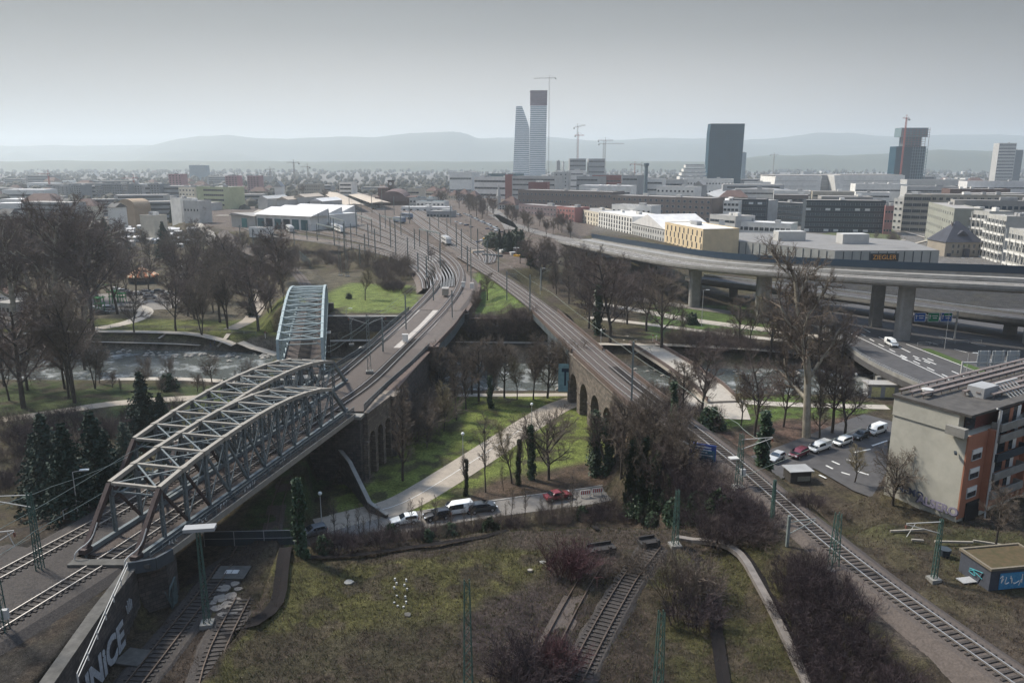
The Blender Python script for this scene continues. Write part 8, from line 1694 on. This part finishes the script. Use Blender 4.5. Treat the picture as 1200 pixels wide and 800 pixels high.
# barrier rails and boards at the near bridge end
fence([G(75, 608, 11.6), G(104, 594, 11.6)], 'pale handrail on the slope left of the second track', h=1.1, m=M_lgrey, mesh=False, step=1.5)
for i, (x, y) in enumerate(((100, 652), (158, 660))):
    p = G(x, y, 12); tag(MB().tube(smooth_path([(-.6, -.9, .2), (-.5, -.8, 1.0), (.5, .6, 1.5), (.9, 1.4, 3.2)], 2), .07, 6).build('guard_rail', M_lgrey), 'curved pale guard rail at the foot of the %s end post of the nearest bridge' % ('left', 'right')[i], 'guard rail').location = p
fence([G(240, 640, 5.2), G(345, 638, 5.2)], 'wire mesh fence across the sunken tracks beyond the lamp mast', h=2.0, m=M_grey, step=3.5)
fence([G(92, 800, 11.9), G(150, 668, 11.9)], 'pale handrail along the top of the graffiti wall', h=.9, m=M_lgrey, mesh=False, step=3)
# green boundary fence below the yard, box and signals
fence([GT(351, 303), GT(364, 315)], 'dark green boundary fence on the slope below the yard', h=4.0, m=mast_g, step=4)
for i, (x, y) in enumerate(((475, 400), (543, 336), (553, 338))): p = G(x, y, 12); t = thing('relay_cabinet', ('white relay cabinet between the main tracks', 'pale cabinet by the yard throat', 'white signal box beside the right main track')[i], 'cabinet', p); MB().box((0, 0, .8), (1.2, .8, 1.6)).build('body', M_white, t); MB().box((0, 0, 1.65), (1.4, 1.0, .12)).build('lid', M_lgrey, t)
t = thing('concrete_post_hut', 'yellowish relay hut between the diverging main tracks', 'hut', G(522, 345, 12)); MB().box((0, 0, 1), (1.8, 3.4, 2)).build('body', M_beige, t); MB().box((0, 0, 2.06), (2.2, 3.8, .14)).build('roof', M_froof, t)
# containers, tanks, diggers near the sidings
for i, (x, y, m_) in enumerate(((593, 299, M_white), (601, 297, M_white), (605, 302, M_lgrey), (560, 300, M_tan), (570, 290, M_beige))): p = G(x, y, 9.5); t = thing('container', ('white container, left of the pair by the evergreens', 'white container, right of the pair by the evergreens', 'grey container behind the sidings', 'tan container on the sidings', 'beige container by the car park')[i], 'container', p, .4); MB().box((0, 0, 1.4), (6, 2.4, 2.7)).build('body', m_, t); MB().box((0, -1.22, 1.4), (5.4, .06, 2.1)).build('door_panel', M_lgrey, t)
t = thing('excavator', 'small yellow excavator at the edge of the car park', 'excavator', G(569, 283, 10)); ym = mat('machine_yellow', (0.65, 0.36, 0.04)); MB().box((0, 0, 1.4), (3, 2.2, 1.2)).build('body', ym, t); MB().box((.4, .3, 2.5), (1.3, 1.2, 1.3)).build('cab', glass, t); [MB().box((0, s, .4), (3.4, .5, .8)).build('track', tyre, t) for s in (-.9, .9)]; MB().beam((1.2, 0, 1.8), (3.4, 0, 3.4), .3, .3).beam((3.4, 0, 3.4), (4.6, 0, 1.2), .25, .25).build('arm', ym, t)
for i, (x, y) in enumerate(((600, 302), (614, 305), (577, 304))): p = G(x, y, 9.5); t = thing('flat_wagon', ('flat wagon loaded with rust brown scrap, left of the pair', 'flat wagon with yellow and grey load, right of the pair', 'empty dark flat wagon')[i], 'wagon', p, -.6); MB().box((0, 0, 1.1), (12, 2.6, .5)).build('bed', st_rust, t); MB().box((0, 0, 1.8), (10, 2.2, .9)).build('load', (M_troof, ym, M_dgrey)[i], t); [MB().box((s, 0, .5), (2.2, 2.0, .7)).build('bogie', tyre, t) for s in (-4, 4)]
# allotment clutter: caravans and cabins
rr = random.Random(31)
cvp = None
for i in range(34):
    x = rr.uniform(134, 226); y = rr.uniform(268, 290); p = GT(x, y); s = rr.uniform(.7, 1.3)
    if cvp is None:
        cvp = thing('allotment_cabin', 'small white roofed cabin in the crowded allotments', 'cabin', p, rr.uniform(-.3, .3), group='white cabins in the allotments'); MB().box((0, 0, 1.2), (5.5, 3.4, 2.6)).build('wall', M_lgrey, cvp); MB().add([(-3.1, -2.1, 2.5), (3.1, -2.1, 2.5), (3.1, 2.1, 2.5), (-3.1, 2.1, 2.5), (-3.1, 0, 3.4), (3.1, 0, 3.4)], [(0, 1, 5, 4), (2, 3, 4, 5), (1, 2, 5), (3, 0, 4), (3, 2, 1, 0)]).build('roof', M_wroof, cvp); MB().box((.8, -1.72, 1.3), (1.2, .06, 1.1)).build('window', glass, cvp)
    else: copy_tree(cvp, p, rr.uniform(-.4, .4), s)
# river boulders
rr = random.Random(41); bold = []
for k in range(5):
    mb = MB(); n = 6; v_ = [];
    for l, (q, z_) in enumerate(((.9, -.3), (1.0, .25), (.6, .6))):
        for j in range(n): a = 6.28 * j / n + l * .3; v_.append((q * math.cos(a) * rr.uniform(.75, 1.2), q * math.sin(a) * rr.uniform(.7, 1.1), z_ * rr.uniform(.8, 1.2)))
    mb.add(v_, [(l * n + j, l * n + (j + 1) % n, (l + 1) * n + (j + 1) % n, (l + 1) * n + j) for l in range(2) for j in range(n)] + [tuple(12 + j for j in range(n))]); bold.append(mb)
protoB = [None] * 5; stm = mat('river_stone', (0.27, 0.25, 0.22), var=.3, scale=1, world=True)
rows_ = []
for i in range(150):
    if i < 95: x = rr.uniform(-10, 335); rw = float(np.interp(x, [0, 90, 150, 200, 260, 335], [408, 411, 413, 416, 419, 417])) + rr.gauss(0, 1.6)
    elif i < 125: x = rr.uniform(520, 700); rw = rr.choice((426, 455)) + rr.gauss(0, 1.5)
    else: x = rr.uniform(735, 960); rw = rr.choice((436, 458)) + rr.gauss(0, 2)
    p = G(x, rw, -.75); s = rr.uniform(.35, 1.0); k = i % 5
    if protoB[k] is None: o = bold[k].build('river_boulder', stm); protoB[k] = o; tag(o, 'pale grey boulder on the rocky edge of the river', 'boulder', 'boulders along the river')
    else: o = protoB[k].copy(); C.objects.link(o)
    o.location = p; o.scale = (s, s, s * .8); o.rotation_euler = (0, 0, rr.uniform(0, 6))
# traffic lights, bins and small things by the paths
for i, (x, y, lb) in enumerate(((311, 396, 'small red marker post beside the riverside path'), (765, 400, 'white post with orange top by the road bridge'), (769, 401, 'white post beside the orange topped one'))): p = GT(x, y); t = thing('marker_post', lb, 'post', p); MB().beam((0, 0, 0), (0, 0, 1.6), .12, .12).build('post', M_white, t); MB().box((0, 0, 1.7), (.3, .2, .4)).build('head', M_red if i != 2 else M_white, t)
fence([G(0, 387, 3.5), G(100, 384.5, 3.5), G(200, 385.5, 3.5), G(300, 392, 3.5)], 'low post and rail fence along the riverside path', h=1.0, m=mast_y, mesh=False, step=4)
# ---------------------------------------------------------------- people
def person(label, px, row, z_, heading, top_c, leg_c, stride=.22, H=1.75):
    p = G(px, row, z_) + Vector((0, 0, .06)); t_ = None
    vs = [(0, 0, .93), (0, 0, 1.15), (0, 0, 1.38), (0, 0, 1.5), (0, .02, 1.62), (0, .01, 1.74), (-.1, 0, .9), (-.11, stride * .5, .5), (-.11, stride * .35 - .1, .09), (-.11, stride * .35 + .1, .05), (.1, 0, .9), (.11, -stride * .3, .5), (.11, -stride - .08, .11), (.11, -stride + .08, .05), (-.19, 0, 1.4), (-.25, -.05, 1.14), (-.25, .08, .88), (-.25, .12, .8), (.19, 0, 1.4), (.25, .03, 1.14), (.25, .16, .9), (.25, .2, .82)]
    es = [(0, 1), (1, 2), (2, 3), (3, 4), (4, 5), (0, 6), (6, 7), (7, 8), (8, 9), (0, 10), (10, 11), (11, 12), (12, 13), (2, 14), (14, 15), (15, 16), (16, 17), (2, 18), (18, 19), (19, 20), (20, 21)]
    rs = [.15, .14, .17, .06, .10, .085, .095, .065, .045, .04, .095, .065, .045, .04, .065, .05, .035, .03, .065, .05, .035, .03]
    me_ = bpy.data.meshes.new('person'); me_.from_pydata(vs, es, []); o = bpy.data.objects.new('person', me_); C.objects.link(o)
    md = o.modifiers.new('skin', 'SKIN'); sd_ = me_.skin_vertices[0].data if me_.skin_vertices else None
    if sd_ is None: o.modifiers.remove(md); return
    for i, r_ in enumerate(rs): sd_[i].radius = (r_, r_ * .85)
    sd_[0].use_root = True; s2 = o.modifiers.new('sub', 'SUBSURF'); s2.levels = 1; s2.render_levels = 1
    dg = bpy.context.evaluated_depsgraph_get(); m2 = bpy.data.meshes.new_from_object(o.evaluated_get(dg)); o.modifiers.clear(); o.data = m2; m2.materials.clear()
    for c in (top_c, leg_c, mat('skin', (0.38, 0.24, 0.18))): m2.materials.append(c)
    for f in m2.polygons: z0_ = f.center.z; f.material_index = 1 if z0_ < .98 else (2 if z0_ > 1.5 else 0)
    hb = MB().lathe([(.115, 1.62), (.12, 1.72), (.09, 1.82), (.02, 1.85)], 10, (0, -.01, 0)).build('hair', mat('dark_hair', (0.03, 0.022, 0.018)), o)
    o.location = p; o.rotation_euler = (0, 0, heading); tag(o, label, 'person'); o.scale = (H / 1.75,) * 3
def has_skin():
    me_ = bpy.data.meshes.new('x'); me_.from_pydata([(0, 0, 0), (0, 0, 1)], [(0, 1)], []); o = bpy.data.objects.new('x', me_); C.objects.link(o); o.modifiers.new('s', 'SKIN'); n = len(me_.skin_vertices); bpy.data.objects.remove(o); return n
dkc = mat('dark_coat', (0.02, 0.022, 0.03)); jn = mat('blue_jeans', (0.04, 0.06, 0.11)); rc = mat('red_jacket', (0.35, 0.04, 0.04))
person('person in a dark coat walking up the broad park path', 567, 513, 0, .4, dkc, dkc); person('left of two people in dark clothes on the river meadow', 247, 407, 2.2, 1.2, dkc, jn); person('right of two people on the river meadow, in blue trousers', 252, 406, 2.4, -1.0, jn, dkc)
print('skin', has_skin())
# grass tufts, dead leaves and weeds over the old yard: nobody could count them
rr = random.Random(77)
def tufts(name, m_, n, fn, h0, h1, blades=5, w_=.03, spread=.12):
    P_ = []; 
    while len(P_) < n:
        q = fn(); P_.append(q)
    zz_ = hzs(P_); nn = fnoise(np.array(P_), 6.0, 1.7); mb = MB()
    for (x, y), z_, k in zip(P_, zz_, nn):
        z_ = z_ + (k * .35 - .05 if 2 < z_ < 10.9 and y < 118 else 0) - .03
        for b_ in range(blades):
            a = rr.uniform(0, 6.28); h_ = rr.uniform(h0, h1); dx, dy = math.cos(a), math.sin(a); ox, oy = x + rr.gauss(0, spread), y + rr.gauss(0, spread); l_ = h_ * rr.uniform(.2, .8)
            mb.add([(ox - dy * w_, oy + dx * w_, z_), (ox + dy * w_, oy - dx * w_, z_), (ox + dx * l_, oy + dy * l_, z_ + h_)], [(0, 1, 2)])
    o = mb.build(name, m_); o['kind'] = 'stuff'
def field(): 
    y = 57 + 32 * rr.random(); return (rr.uniform(-26, 29), y)
def bank():
    while True:
        x, y = rr.uniform(36, 76), rr.uniform(55, 110)
        if y > 60 and x > 41 + (100 - y) * -.0 - (y - 72) * .1: return (x, y)
tufts('grass', mat('dry_grass', (0.06, 0.053, 0.022), var=.4, scale=.4, world=True, col2=(0.11, 0.092, 0.045)), 9000, field, .08, .28)
tufts('grass', mat('green_grass', (0.03, 0.042, 0.011), var=.4, scale=.4, world=True, col2=(0.058, 0.068, 0.022)), 7000, field, .06, .2)
tufts('weeds', mat('brown_weeds', (0.055, 0.038, 0.028), var=.4, scale=.5, world=True, col2=(0.11, 0.08, 0.055)), 2600, field, .2, .6, 6, .025, .2)
tufts('weeds', MATS['brown_weeds'], 3500, bank, .1, .5, 6, .03, .2)
tufts('weeds', MATS['dry_grass'], 3000, bank, .08, .3)
tufts('weeds', MATS['brown_weeds'], 2600, lambda: (rr.uniform(-37, -27), rr.uniform(56, 100)), .08, .35, 5, .03, .2)
tufts('grass', MATS['green_grass'], 9000, lambda: (rr.uniform(-24, 18), rr.uniform(98, 166)), .05, .16, 4, .04, .2)
# purge the unused prototypes
for k, v_ in PU.items():
    if not v_:
        for ch in list(PROTO[k].children): bpy.data.objects.remove(ch)
        bpy.data.objects.remove(PROTO[k])
# keep internal counters out of the properties
for o in C.objects:
    for k in ('_H', '_h', '_L'):
        if k in o: del o[k]
